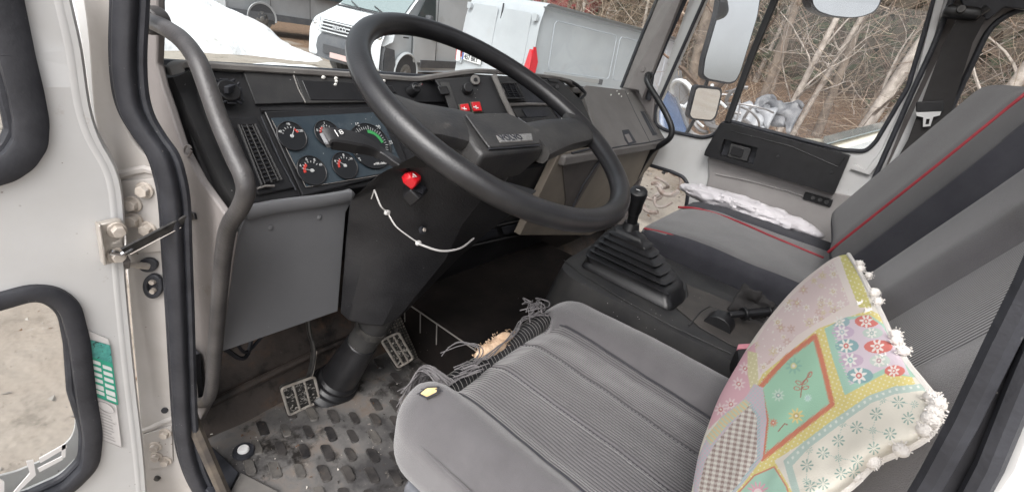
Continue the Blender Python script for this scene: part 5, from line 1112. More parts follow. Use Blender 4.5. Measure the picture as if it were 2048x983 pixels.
# indicator stalk
s_pts = [hs_(*z6(955, 755), .006), hs_(*z6(850, 700), .024), cpt(*z6(720, 620), .675), cpt(*z6(600, 560), .69), cpt(*z6(480, 525), .70), cpt(*z6(330, 500), .71), cpt(*z6(290, 510), .713)]
ss0 = lambda t: max(0, min(1, t))**2*(3-2*max(0, min(1, t)))
b = B(); PS = cr(s_pts, 5); rings = []
NS = len(PS)
for i, p in enumerate(PS):
    t = (PS[min(i+1, NS-1)]-PS[max(0, i-1)]).normalized(); u = Vector((0, -.55, .83)); u = (u-t*u.dot(t)).normalized(); v_ = t.cross(u); q = i/(NS-1); hw = .0085+.0075*ss0((q-.35)/.3); ht = .007+.0065*ss0((q-.2)/.4)
    if i == NS-1: hw *= .8; ht *= .6
    rings.append([p+u*a_*ht+v_*b__*hw for a_, b__ in ((1, .8), (.75, 1), (-.75, 1), (-1, .8), (-1, -.8), (-.75, -1), (.75, -1), (1, -.8))])
b.loft(rings); stalk = b.build('indicator_stalk', M['dash'], sc_, ang=24)
# end cap and white marks on the stalk
u = Vector((0, -.55, .83)); t = (PS[-1]-PS[-6]).normalized(); u = (u-t*u.dot(t)).normalized()
bdir = -t; updir = u.cross(bdir); updir = updir if updir.z > 0 else -updir
b = B(); o_ = PS[-7]+u*.0142
xx = -t; yy_ = (Vector((0, .83, .55))); 
def dmark(c, r): return [c+xx*r*math.cos(a)+yy_*r*math.sin(a) for a in np.linspace(-1.57, 1.57, 9)]
b.tube(dmark(o_-xx*.006, .0045), .0006, 5, closed=True)
for k in (-1, 0, 1): b.tube([o_-xx*.012+yy_*.003*k, o_-xx*.0075+yy_*.003*k], .0005, 5)
b.tube([o_+xx*.004-yy_*.007, o_+xx*.004+yy_*.007], .0007, 5)
for k in (-1, 1): b.tube([o_+xx*.012+yy_*.002*k+xx*.0025*math.cos(a)+yy_*.0022*math.sin(a) for a in np.linspace(0, 6.28, 10)[:-1]], .0005, 5, closed=True)
b.build('stalk_mark', M['wht'], stalk)
b = B(); b.loft([[PS[-1]+(r_-PS[-1])*.98+t*.000 for r_ in rings[-1]], [PS[-1]+(r_-PS[-1])*.9+t*.006 for r_ in rings[-1]]]); b.build('stalk_cap', M['panel'], stalk)
# screws
for (x, y, Y_) in ((846, 460, .640), (738, 620, .742)):
    c = cpt(x, y, Y_); n_ = Vector((.15, -.85, .5)).normalized(); b = B(); b.cyl(c-n_*.004, c+n_*.003, .0085, .008, 16); o = b.build('screw_well', M['seal'], sc_); b = B(); b.cyl(c+n_*.003, c+n_*.005, .0045, .004, 6); b.build('screw', M['bolt'], o)
# lower tube and rubber boot on the floor
T0 = PY(.745)(772, 610); T1_ = PZ(-.955)(668, 772)
b = B(); b.cyl(T0, T0.lerp(T1_, .95), .037, .037, 32); tb_ = b.build('tube', M['dash_mid'], sc_)
b = B(); b.cyl(T0.lerp(T1_, .22), T0.lerp(T1_, .28), .040, .040, 32); b.build('tube_clamp', M['blacksteel'], tb_)
b = B(); dT = (T1_-T0).normalized(); rr = [(.42, .0395), (.60, .043), (.76, .047), (.86, .048), (.89, .056), (.92, .050), (.95, .061), (.98, .056), (1.01, .070), (1.04, .072)]
uT = dT.orthogonal().normalized(); vT = dT.cross(uT)
b.loft([[T0.lerp(T1_, q)+(uT*math.cos(a)+vT*math.sin(a))*r for a in np.linspace(0, 6.283, 33)[:-1]] for q, r in rr]); b.build('boot', M['black'], sc_, bevel=.003)
# white cable tie round the cowl
ct = [cpt(*z2(462, 795), .70), cpt(*z2(474, 760), .685), cpt(*z2(500, 825), .675), cpt(*z2(525, 850), .672), cpt(*z2(560, 905), .655), cpt(*z2(610, 945), .64), cpt(*z2(650, 972), .628), cpt(835, 486, .62), cpt(880, 501, .600), cpt(920, 496, .595), cpt(948, 476, .600)]
b = B(); b.tube(cr(ct[1:], 5), .0015, 8, flat=(.0022, .0010)); b.tube(ct[:2], .0012, 6)
for k in (3, 6): b.rbox(ct[k], (.005, .004, .004), .0012, 3)
tag(b.build('cable_tie', M['tie']), 'white cable tie chain strapped diagonally around the steering column cowl', 'cable tie')
# ================================================================== PEDALS
def pedal(name, lab, q, Y_, thick, armp, grid_=3, ad=None):
    t = thing(name, lab, 'pedal', PY(Y_)(*q[0]), 'worn pedals in the foot well')
    P = [PY(Y_)(x, y) for x, y in q]
    n_ = (P[1]-P[0]).cross(P[3]-P[0]).normalized(); n_ = n_ if n_.y < 0 else -n_
    Pr = rnd(P, .010, 4); b = B(); b.prism(Pr, -n_*thick); pl_ = b.build('pedal_pad', M['blacksteel'], t, bevel=.002)
    b = B(); b.tube([p+n_*.001 for p in Pr], .0035, 8, closed=True)
    for k in range(1, grid_): u = k/grid_; b.tube([P[0].lerp(P[1], u)+n_*.002, P[3].lerp(P[2], u)+n_*.002], .0028, 6)
    b.build('pedal_frame', M['zinc'], pl_)
    b = B()
    for i in range(90):
        u, v = random.uniform(.06, .94), random.uniform(.08, .92); c = P[0].lerp(P[1], u).lerp(P[3].lerp(P[2], u), v)+n_*.0015; r = random.uniform(.0015, .005)
        b.ball(c, r, 5, (1.4, .5, .8))
    b.build('worn_tread', pm('worn_tread_'+name, (.05, .048, .045), .4, metal=.4, var=(.55, .52, .48), vs=130, vamt=(.48, .6)), pl_)
    b = B(); b.tube(cr(armp, 5), .008, 8, flat=(.009, .004)); ar_ = b.build('pedal_arm', M['blacksteel'], t)
    b = B(); b.tube([p+Vector((.004, -.006, 0)) for p in cr(armp[:3], 5)], .0022, 6); b.build('pale_edge', M['zinc'], ar_)  # thin pale strip along the lower arm
    return t
pedal('clutch_pedal', 'worn square clutch pedal with shiny frame left of the steering tube', [(562, 776), (628, 752), (640, 800), (578, 829)], .845, .012, [PY(.855)(598, 790), PY(.865)(618, 752), PY(.87)(627, 700), PY(.88)(618, 660), PY(.90)(612, 600)], 3)
pedal('brake_pedal', 'brake pedal with shiny worn pad right of the steering tube', [(762, 680), (796, 664), (826, 716), (796, 734)], .775, .012, [PY(.80)(794, 700), PY(.87)(790, 660), PY(.92)(775, 630), PY(.95)(770, 600)], 3)
ac = thing('accelerator_pedal', 'long ribbed accelerator pedal against the engine tunnel', 'pedal', PY(.88)(830, 740), 'worn pedals in the foot well')
AQ = [PY(.89)(768, 640), PY(.89)(800, 628), PY(.80)(848, 738), PY(.80)(816, 755)]
na = (AQ[1]-AQ[0]).cross(AQ[3]-AQ[0]).normalized(); na = na if na.y < 0 else -na
b = B(); b.prism(AQ, -na*.01); ap_ = b.build('pedal_plate', M['blacksteel'], ac, bevel=.002)
b = B()
for i in range(6):
    for j in range(22):
        c = AQ[0].lerp(AQ[1], (i+.5)/6).lerp(AQ[3].lerp(AQ[2], (i+.5)/6), (j+.5)/22)+na*.001; b.box(c, (.0018, .0018, .0018))
b.build('pedal_studs', pm('rubber_studs', (.07, .065, .06), .6, var=(.2, .18, .15), vs=60), ap_)
b = B(); b.box(PY(.82)(822, 742)+Vector((0, .04, -.01)), (.03, .04, .012)); b.build('pedal_base', M['blacksteel'], ac, bevel=.003)
# ================================================================== FLOOR MAT, TUNNEL
fm = B(); FZ = -.966
def mz(x, y): return FZ+.003*noise.noise((x*9, y*9, 0))+max(0, y-.90)*.55+.010*max(0, noise.noise((x*5, y*5, 4)))
xs = np.linspace(.272, .87, 70); ys = np.linspace(.02, 1.0, 110)
V = [(x, y, mz(x, y)) for x in xs for y in ys]; ny = len(ys)
fm.add(V, [(i*ny+j, (i+1)*ny+j, (i+1)*ny+j+1, i*ny+j+1) for i in range(len(xs)-1) for j in range(ny-1)])
fm.m = 1
_c0 = PZ(FZ)(614, 857); PADQ = [PZ(FZ)(614+dx_, 857+dy_)-_c0 for dx_, dy_ in ((-14, -14), (5, -15), (17, 10), (-1, 16))]
for i in range(-16, 18):
    for j in range(-16, 18):
        cx_, cy_ = .407+.0350*i+.0355*j, .689-.0385*i+.0425*j
        if not (.30 < cx_ < .84 and .10 < cy_ < .885): continue
        if cx_ < .385 and cy_ < .70: continue
        if (Vector((cx_, cy_))-Vector((.64, .87))).length < .11: continue
        if (Vector((cx_, cy_))-Vector((.362, .847))).length < .03: continue
        hh = .006*random.uniform(.4, 1.1)
        ks_ = random.uniform(.92, 1.12); pts = rnd([Vector((cx_, cy_, 0))+q_*ks_ for q_ in PADQ], .0085, 4)
        z_ = mz(cx_, cy_)
        c_ = Vector((cx_, cy_, 0)); lo_r = [Vector((p.x, p.y, z_-.002)) for p in pts]; hi = [Vector((c_.x+(p.x-c_.x)*.86, c_.y+(p.y-c_.y)*.86, z_+hh)) for p in pts]
        ce = Vector((cx_, cy_, z_+hh*.8)); fm.m = random.choice([1, 1, 1, 2])
        n0 = len(hi); fm.loft([lo_r, hi, [ce+(p-ce)*.6 for p in hi]])
mat_o = fm.build('floor_mat', [M['rubber'], M['pad'], pm('mat_pad_dusty', (.055, .052, .05), .5, var=(.12, .11, .10), vs=30, bump=.3, bs=200)], ang=50)
tag(mat_o, 'dirty grey rubber floor mat with rows of raised oval studs', 'floor mat')
b = B(); c = PZ(-.958)(487, 900); b.cyl(c, c+Vector((0, 0, .008)), .0125, .011, 24); fb = b.build('floor_button', M['wht'], bevel=.002); tag(fb, 'white round button standing on the floor mat near the door sill', 'floor button')
b = B(); b.cyl(c-Vector((0, 0, .004)), c+Vector((0, 0, .002)), .023, .021, 24); b.build('button_ring', M['seal'], fb)
# dark flap of the mat at the sill
b = B(); b.prism([PZ(-.958)(x, y) for x, y in mp(c5, [(-20, 780), (60, 745), (120, 800), (200, 880), (150, 975), (60, 1010), (-30, 900)])], (0, 0, -.006)); fo = b.build('heel_pad', M['seal'], mat_o, bevel=.002); fo['label'] = 'dark bare corner patch by the sill'
b = B(); b.prism([PZ(-.959)(x, y) for x, y in mp(c5, [(210, 880), (400, 975), (470, 1050), (150, 1080), (155, 985)])], (0, 0, -.005)); b.build('edge_patch', pm('scuffed_patch', (.15, .14, .13), .6, var=(.09, .085, .08), vs=14), mat_o, bevel=.002)
# worn sill trim with dirt
b = B(); b.tube([JP(372, 845)+Vector((.01, 0, 0)), Vector((.272, .72, -.962)), Vector((.268, .5, -.965)), Vector((.268, .1, -.965))], .012, 8); b.build('sill_trim', pm('scuffed_sill', (.045, .038, .034), .6, var=(.11, .09, .07), vs=30), cab)
b = B()
for k in range(260):
    x, y = random.uniform(.30, .84), random.uniform(.35, .93); r = random.choice([.0012, .0018, .0026, .004]); z = mz(x, y)+.003
    b.m = random.choice([0, 1, 2]); P = [Vector((x+r*random.uniform(-1, 1), y+r*random.uniform(-1.6, 1.6), z+r*random.uniform(-.4, .7))) for _ in range(4)]; b.add(P, [(0, 1, 2), (0, 2, 3), (0, 3, 1), (1, 3, 2)])
tag(b.build('floor_grit', [pm('grit_pale', (.45, .42, .38), .9), pm('grit_brown', (.12, .07, .045), .9), pm('grit_dark', (.03, .027, .025), .9)], smooth=False), 'grit and dried leaf crumbs scattered on the rubber floor mat', 'grit', kind='stuff')
tn = thing('engine_tunnel', 'low dark carpeted engine tunnel beneath the dashboard centre', 'engine tunnel', (1.2, .5, -.97))
b = B(); b.prism([(.868, 1.02, -.97), (.868, 1.02, -.80), (.872, .18, -.80), (.872, .18, -.97)], (.80, 0, 0)); b.build('carpet', M['carpet'], tn, bevel=.01, seg=3)
b = B(); b.tube([Vector((.866, y, -.803)) for y in np.linspace(.2, 1.0, 12)], .0022, 6)
for y in (.96, .90, .83, .76): b.tube([(.8655, y, -.805), (.8655, y-.01, -.87)], .0018, 6)
b.build('stitching', pm('pale_thread', (.16, .15, .14), .8), tn)
# ================================================================== CONSOLE, GEAR LEVER, HAND BRAKE
cn = thing('centre_console', 'black plastic console between the seats with worn brownish top', 'console', (1.3, .2, -.8))
con_top = pm('console_top', (.040, .037, .035), .55, var=(.075, .066, .06), vs=14, bump=.3, bs=300, dirt=[((.13, .11, .09), 30, .62, .8)], specks=(.4, .36, .3), spk=(70, .010))
out = [(1.105, .50), (1.13, .56), (1.20, .585), (1.42, .60), (1.56, .58), (1.56, -.45), (1.105, -.45)]
o1 = rnd([Vector((x, y, 0)) for x, y in out], [.05, .04, .04, .04, .05, .01, .01], 5)
def sc2(P, k, dz, z): 
    c_ = Vector((1.33, .1, 0)); return [Vector((c_.x+(p.x-c_.x)*k, c_.y+(p.y-c_.y)*dz, z)) for p in P]
b = B(); b.loft([sc2(o1, 1.12, 1.10, -.97), sc2(o1, 1.08, 1.06, -.80), sc2(o1, 1.02, 1.015, -.66), sc2(o1, 1.0, 1.0, -.625), sc2(o1, .975, .99, -.602), sc2(o1, .94, .975, -.600)]); cb = b.build('console_body', M['dash_mid'], cn, ang=50)
b = B(); b.prism([PZ(-.599)(x, y) for x, y in [(1352, 616), (1376, 592), (1372, 568), (1460, 604), (1560, 640), (1540, 720), (1462, 690), (1400, 655)]], (0, 0, .002)); b.build('console_tray', con_top, cb, bevel=.001)
b = B(); b.tube([PZ(-.597)(x, y) for x, y in [(1378, 650), (1402, 622), (1420, 612), (1500, 640)]], .0022, 6); b.tube([PZ(-.597)(x, y) for x, y in [(1128, 520), (1160, 545), (1250, 600), (1345, 652), (1462, 706)]], .0015, 6); b.build('console_edge', M['dash_mid'], cb)
gl_ = thing('gear_lever', 'gear lever with black knob above a ribbed rubber bellows', 'gear lever', (1.3, .42, -.6))
boot_b = rnd([PZ(-.598)(x, y) for x, y in [(1160, 532), (1186, 500), (1268, 508), (1372, 588), (1368, 604), (1340, 622)]], .02, 5)
cB = sum(boot_b, Vector())/len(boot_b); tipB = PY(.46)(1262, 452)
rings = []
NB = 9
for k in range(NB*4+1):
    q = k/(NB*4); base_s = 1-.86*q**.8 if q > .0 else 1; rid = .035*(math.cos(k*math.pi/2)) if .22 < q < .95 else 0
    rings.append([cB.lerp(tipB, q)*1.0+(p-cB)*(base_s+rid)+Vector((0, 0, 0)) for p in boot_b])
rings = [[p for p in boot_b]]+[[cB+(p-cB)*.97+Vector((0, 0, .012)) for p in boot_b]]+[[cB+(p-cB)*.90+Vector((0, 0, .018)) for p in boot_b]]
for k in range(7*4+1):
    q = .14+.86*k/28; s_ = .86*(1-q)**.75+.10; rid = (.055*(1-q)+.02)*math.cos(k*math.pi/2)
    c_ = cB.lerp(tipB, q)+Vector((0, 0, .02))*(1-q); rings.append([c_+(p-cB)*(s_+rid)*Vector((1, 1, 1)).length/math.sqrt(3) for p in boot_b])
b = B(); b.loft(rings); b.build('bellows', M['black'], gl_, ang=60)
kt = PY(.45)(1277, 385)
b = B(); b.cyl(tipB-Vector((0, 0, .01)), tipB+Vector((0, 0, .012)), .028, .022, 20); b.cyl(tipB+Vector((0, 0, .01)), tipB.lerp(kt, .5), .015, .016, 18); b.build('lever_shaft', M['black'], gl_)
b = B(); dk = (kt-tipB).normalized(); uk = dk.orthogonal().normalized(); vk = dk.cross(uk)
b.loft([[tipB.lerp(kt, q)+(uk*math.cos(a)+vk*math.sin(a))*r for a in np.linspace(0, 6.283, 25)[:-1]] for q, r in ((.40, .016), (.5, .020), (.72, .021), (.85, .024), (.98, .026), (1.05, .024), (1.09, .017), (1.10, .006))]); kn_ = b.build('knob', M['black'], gl_)
b = B()
for sx in (-1, 0, 1): b.tube([kt+dk*.011+Vector((.007*sx, -.006, 0)), kt+dk*.011+Vector((.007*sx, .006, 0))], .0008, 5)
b.tube([kt+dk*.0115+Vector((-.007, 0, 0)), kt+dk*.0115+Vector((.007, 0, 0))], .0008, 5); b.build('shift_pattern', M['wht'], kn_)
hb_ = thing('parking_brake', 'black parking brake valve with short ribbed lever on the console', 'brake lever', PZ(-.6)(1440, 650))
c = PZ(-.585)(1442, 640)
b = B(); Hc = c+Vector((.0, 0, -.004)); rings = []
for a in np.linspace(0, math.pi, 11): rings.append([Hc+Vector((sx*.026, .036*math.cos(a), .034*math.sin(a)-.012)) for sx in (-1, 1)]+[Hc+Vector((sx*.026, .036*math.cos(a)*.8, -.014)) for sx in (1, -1)])
b.loft(rings); b.build('brake_housing', M['black'], hb_, bevel=.003)
L0 = Hc+Vector((.02, -.01, .018)); L1_ = PZ(-.555)(1540, 622)
b = B(); dl = (L1_-L0).normalized(); b.cyl(L0, L0.lerp(L1_, .35), .009, .010, 16); b.cyl(L0.lerp(L1_, .33), L0.lerp(L1_, .40), .018, .018, 18); b.cyl(L0.lerp(L1_, .40), L0.lerp(L1_, .95), .011, .012, 18); b.cyl(L0.lerp(L1_, .93), L1_, .015, .013, 18); b.build('brake_lever', M['black'], hb_, bevel=.002)
# crumpled black cloth sleeve behind the brake
b = B(); a0 = PZ(-.59)(1500, 650); 
def slv(u, v): 
    p = PZ(-.59)(1455+u*70, 618+u*26)+Vector((0, 0, .085*v*(1-.35*u))); return p+Vector((.012*noise.noise((u*4, v*3, 1)), .012*noise.noise((u*4, v*3, 5)), .01*noise.noise((u*6, v*6, 2))))+Vector((.02*v, -.01*v, 0))
b.grid(slv, 14, 10); o = b.build('black_sleeve', M['belt'], ang=60); sdf = o.modifiers.new('s', 'SOLIDIFY'); sdf.thickness = .004; tag(o, 'crumpled black cloth sleeve standing behind the parking brake valve', 'cloth')
bk = thing('belt_buckle', 'black seat belt buckle with pink top beside the cushion', 'buckle', PZ(-.6)(1490, 710))
KB = PZ(-.565)
b = B(); b.prism([KB(x, y) for x, y in [(1474, 694), (1510, 692), (1512, 716), (1478, 718)]], (0, 0, -.05)); b.build('buckle_body', M['black'], bk, bevel=.003)
b = B(); b.prism([PZ(-.562)(x, y) for x, y in [(1477, 687), (1508, 685), (1508, 694), (1475, 696)]], (0, 0, -.008)); b.build('buckle_top', M['pink'], bk, bevel=.002)
# ================================================================== DRIVER SEAT
ds = thing('driver_seat', 'worn grey velour driver seat with ribbed centre, frayed front edge and torn side bolster', 'seat', (.68, .15, -.97), 'truck seats')
def ss(x, a, b_):
    t = max(0, min(1, (x-a)/(b_-a))); return t*t*(3-2*t)
SC = Vector((.685, .13, -.64)); SH = (.285, .318, .095)
def cush(p, n):
    """bolsters rise on both sides, the middle is a trough that runs to the front edge"""
    x, y = p.x, p.y; up = max(0, n.z) if p.z > 0 else 0
    fr = (y+SH[1])/(2*SH[1])                               # 0 back .. 1 front
    xl, xr = -.205+.02*fr, .115+.035*fr
    tr = ss(x, xl-.03, xl+.03)*(1-ss(x, xr-.03, xr+.03))
    dz = -.030*tr-.018*tr*ss(fr, .8, 1)
    dz += .014*(1-ss(abs(x-xr-.09), .02, .10))*math.sin(math.pi*min(1, fr*.9+.1))
    dz += .006*(1-ss(abs(x-xl+.05), .01, .07))
    dz += .0035*noise.noise((x*9, y*7, 3))+.0016*noise.noise((x*30, y*22, 8))+.003*ss(.1-abs(x+.25), 0, .1)*noise.noise((x*18, y*40, 2))
    dy = 0
    if n.y > .3: dy = -.045*tr*max(0, n.y)                 # front face set back between the bolsters
    # bolster noses rounded in plan
    dx = 0
    return Vector((dx, dy, dz*up if up else 0))
b = B(); b.rbox(SC, SH, .075, 44, disp=cush)
cu_ = b.build('cushion', M['fabric'], ds, sharp=False)
def topz(X_, Y_):
    x, y = X_-SC.x, Y_-SC.y
    return SC.z+SH[2]+cush(Vector((x, y, .095)), Vector((0, 0, 1))).z
# ribbed insert following the trough, its own cloth
def insf(u, v):
    fr = v; xl, xr = SC.x-.205+.02*fr, SC.x+.115+.035*fr
    X_ = xl+(xr-xl)*u; Y_ = -.12+(.395+.12)*v
    e = min(u, 1-u); z = topz(X_, Y_)+.007+.010*math.sin(math.pi*u)-.012*ss(v, .92, 1)-.006*(1-ss(e, 0, .06))
    for uu in (.34, .66): z -= .0035*math.exp(-((u-uu)/.012)**2)
    return Vector((X_, Y_, z+.0015*noise.noise((X_*20, Y_*12, 2))))
b = B(); NU, NV = 90, 60; b.grid(insf, NU, NV); ins = b.build('seat_insert', M['rib'], ds, sharp=False)
at = ins.data.attributes.new('st', 'FLOAT_VECTOR', 'POINT'); arr = np.zeros((len(ins.data.vertices), 3), dtype=np.float32)
k = 0
for i in range(NU+1):
    for j in range(NV+1): arr[k] = (.32*i/NU, j*.008, 0); k += 1
at.data.foreach_set('vector', arr.ravel())
# stitched seams along the ribs
b = B()
for uu in (.34, .66):
    for k in range(70):
        v = (k+.2)/70; b.tube([insf(uu, v)+Vector((0, 0, .0012)), insf(uu, v+.006)+Vector((0, 0, .0012))], .0008, 4)
for uu in (.012, .988): b.tube([insf(uu, v)+Vector((0, 0, .001)) for v in np.linspace(0, 1, 40)], .0018, 6)
b.build('seam_thread', M['fabric_d'], ins)
# seam bead round the left bolster
b = B(); pts = []
for t_ in np.linspace(0, 1, 26):
    y = .12+SH[1]-.012-t_*.45; pts.append(Vector((SC.x-SH[0]-.0005+.045*math.exp(-t_*14), y-.01*(1-t_), SC.z+.045-.012*math.exp(-t_*8))))
b.tube(pts, .0028, 6); b.build('side_piping', M['fabric'], ds)
# bare black tube with wire coil at the front of the trough
RA = Vector((.497, .402, -.588)); RB = Vector((.838, .418, -.583))
b = B(); b.tube([RA.lerp(RB, q)+Vector((0, 0, -.004*math.sin(q*math.pi))) for q in np.linspace(0, 1, 10)], .0215, 14); ro = b.build('front_roll', M['black'], ds); ro['label'] = 'bare black front tube showing through the torn cover'
b = B(); NH = 34*16
b.tube([RA.lerp(RB, q)+Vector((.0012*math.sin(q*57), .0221*math.cos(q*34*6.2832), .0221*math.sin(q*34*6.2832)-.004*math.sin(q*math.pi))) for q in np.linspace(0, 1, NH)], .00042, 4)
b.build('wire_coil', pm('coil_wire', (.32, .31, .30), .5, metal=.4), ro)
# tuft of foam
b = B(); fc = RA.lerp(RB, .46)+Vector((0, .008, .016))
for k in range(5): b.ball(fc+Vector((random.uniform(-.035, .035), random.uniform(-.006, .006), random.uniform(-.003, .004))), .014, 7, (1.8, 1, .9))
for k in range(900):
    c = fc+Vector((random.gauss(0, .022), random.gauss(0, .006), random.gauss(0, .003)+.006)); d = Vector((random.gauss(-.1, .8), random.gauss(.2, .6), random.gauss(.1, .5))).normalized()
    b.tube([c, c+d*.003, c+d*.005+Vector((0, 0, -.001))], .0005, 3)
b.build('torn_foam', M['foam'], ds)
# frayed yarns hanging from the torn edge
b = B()
def yarn(P, r=.0016): b.tube(cr(P, 5), r, 5)
EL = insf(0, 1)
hp_ = [PY(.445)(872, 742), PY(.45)(850, 737)]
for k in range(26):
    s0 = Vector((.497+random.uniform(-.012, .02), .405+random.uniform(-.02, .01), -.562+random.uniform(-.006, .006))); e = PY(.465+random.uniform(-.01, .015))(random.uniform(790, 835), random.uniform(775, 830)); md = PY(.46)(random.uniform(832, 862), random.uniform(733, 752)); m2 = md.lerp(e, .5)+Vector((random.uniform(-.008, .008), 0, random.uniform(-.006, .006)))
    yarn([s0, s0.lerp(md, .6)+Vector((0, 0, .012)), md, m2, e], random.uniform(.0008, .0014))
# twisted yarn running along the torn edge, with a loose loop standing forward
for k in range(6):
    o3 = Vector((0, .0008*(k % 3), .0012*(k//3))); ph = random.uniform(0, 6)
    def tw(L, z): return [PZ(z)(x+3.5*math.sin(ph+i*1.9)+random.uniform(-1, 1), y+3.5*math.cos(ph+i*1.9)+random.uniform(-1, 1))+o3 for i, (x, y) in enumerate(L)]
    if k < 3: yarn(tw([(900, 768), (930, 745), (955, 718), (962, 700), (950, 690), (920, 688), (900, 695), (882, 709)][:8-(k % 2)], -.556), .0010)
    yarn(tw([(940, 742), (958, 722), (978, 712), (1000, 690), (1030, 665), (1046, 640), (1070, 630), (1098, 628)], -.555), .0010)
for k in range(14):
    x0 = random.uniform(925, 965); y0 = random.uniform(730, 752); yarn([PZ(-.553)(x0-20, y0+4), PZ(-.550)(x0, y0-4), PZ(-.552)(x0+random.uniform(4, 14), y0-random.uniform(0, 14))], .0013)
for k in range(14):
    x0 = random.uniform(1045, 1085); y0 = random.uniform(600, 620); yarn([PZ(-.553)(x0, y0), PZ(-.542)(x0+random.uniform(-10, 10), y0+random.uniform(-10, 4)), PZ(-.548)(x0+random.uniform(-25, 20), y0+random.uniform(-6, 16)), PZ(-.558)(x0+random.uniform(-20, 25), y0+random.uniform(5, 25))], .0015)
yarn([PZ(-.552)(1070, 628), PZ(-.552)(1090, 618), PZ(-.552)(1082, 605), PZ(-.548)(1060, 607)], .001)
for k in range(40):   # fuzz on the torn front line of the insert
    u = random.uniform(0, 1); p = insf(u, 1); yarn([p, p+Vector((random.uniform(-.006, .006), .008, .003)), p+Vector((random.uniform(-.015, .015), .014, -.004))], .0008)
b.build('frayed_yarn', M['yarn'], ds)
# small hole in the left bolster with yellow foam
hc = Vector((.452, .372, 0)); 
def skinz(X_, Y_):
    best = None
    for v in cu_.data.vertices:
        w_ = v.co+WL['cushion']
        if w_.z > SC.z:
            d = (w_.x-X_)**2+(w_.y-Y_)**2
            if best is None or d < best[0]: best = (d, w_.z, v.normal.copy())
    return best[1], best[2]
def on_skin(px, py):
    """walk the view ray down to the cushion skin"""
    d = ray(px, py); best = None
    for v in cu_.data.vertices:
        w_ = v.co+WL['cushion']; t = w_.dot(d)
        e = (w_-d*t).length
        if w_.z > SC.z+.02 and (best is None or e < best[0]): best = (e, t)
    return d*best[1]
TC = on_skin(859, 786); THP = PL(TC, (-.35, .45, .8)); TH = [THP(x, y) for x, y in [(840, 790), (856, 777), (880, 776), (876, 788), (856, 798)]]
ct_ = sum(TH, Vector())/len(TH); nh = Vector((-.35, .45, .8)).normalized()
Pq = [ct_+(p-ct_)+nh*.0035 for p in rnd(TH, .003, 3)]
b = B(); b.prism(Pq, -nh*.002); th = b.build('torn_hole', M['foam_y'], ds)
b = B(); b.tube(Pq, .0016, 6, closed=True)
for k in range(16):
    p = random.choice(Pq); b.tube([p, p+Vector((random.uniform(-.008, .008), random.uniform(-.008, .004), .001))], .0007, 4)
b.build('hole_fray', M['fabric_d'], th)
# seat base
b = B(); b.rbox((.69, .12, -.80), (.235, .27, .09), .03, 8); b.build('seat_base', M['black'], ds)
b = B(); b.rbox((.438, .12, -.775), (.030, .27, .055), .02, 10, disp=lambda p, n: Vector((-.01*math.sin(p.y*14), 0, 0))); sk_ = b.build('side_skirt', pm('blue_black_skirt', (.06, .065, .075), .35, var=(.14, .145, .16), vs=12), ds)
b = B(); b.box((.45, .10, -.90), (.02, .25, .02)); b.box((.90, .10, -.90), (.02, .25, .02)); b.box((.68, .1, -.94), (.24, .24, .03)); b.build('seat_rail', M['blacksteel'], ds, bevel=.003)
# backrest: leaning box with ribbed centre
BA_ = R(24); BM = Matrix.Rotation(BA_, 3, 'X')      # lean backwards
BC = Vector((.712, -.200, -.20))
BH = (.312, .075, .36)
def backd(p, n):
    t = 0
    if n.y > .2:
        tr = ss(p.x, -.21, -.15)*(1-ss(p.x, .04, .10)); t = -.030*tr*n.y+.010*(1-tr)*n.y
    return Vector((0, t+.004*noise.noise((p.x*6, p.z*6, 1)), 0))
b = B(); b.rbox(BC, BH, .065, 34, BM, backd); b.build('backrest', M['fabric'], ds, sharp=False)
def bif(u, v):
    x = -.195+.265*u; z = -.33+.66*v; e = min(u, 1-u)
    y = BH[1]-.030+.012+.006*math.sin(math.pi*u)-.004*(1-ss(e, 0, .05))
    return BC+BM @ Vector((x, y, z))
b = B(); b.grid(bif, 60, 40); bi = b.build('backrest_insert', M['rib'], ds, sharp=False)
at = bi.data.attributes.new('st', 'FLOAT_VECTOR', 'POINT'); arr = np.zeros((len(bi.data.vertices), 3), dtype=np.float32); k = 0
for i in range(61):
    for j in range(41): arr[k] = (.27*i/60, j*.016, 0); k += 1
at.data.foreach_set('vector', arr.ravel())

# ================================================================== PASSENGER SEAT
ps = thing('passenger_seat', 'grey passenger seat with dark sides and red piping beside the far door', 'seat', (1.89, .2, -.97), 'truck seats')
def matsplit(o, fn):
    me = o.data; off = WL[o.name] if o.name in WL else Vector()
    idx = [fn(p.center+off, p.normal) for p in me.polygons]; me.polygons.foreach_set('material_index', idx)
PC = Vector((1.89, .205, -.635)); PHh = (.31, .315, .115)
def pcush(p, n):
    up = max(0, n.z) if p.z > 0 else 0
    return Vector((0, 0, up*(.012*math.cos(p.x*5)-.02*ss(p.y, .12, .315)+.004*noise.noise((p.x*8, p.y*8, 1)))))
b = B(); b.rbox(PC, PHh, .05, 26, disp=pcush); pc = b.build('cushion', [M['fabric_p'], M['fabric_d']], ps, sharp=False)
matsplit(pc, lambda c, n: 1 if (n.x < -.55 or n.z < .15 or (n.y > .75)) or (c.x > PC.x+.20 and n.z < .97) else 0)
b = B()
def ptop(x, y): return PC.z+PHh[2]+pcush(Vector((x-PC.x, y-PC.y, .115)), Vector((0, 0, 1))).z
b.tube(cr([Vector((1.60, .506, PC.z+.085)), Vector((1.605, .42, PC.z+.098)), Vector((1.608, .3, PC.z+.10)), Vector((1.61, .1, PC.z+.10)), Vector((1.61, -.08, PC.z+.10))], 5), .004, 8)
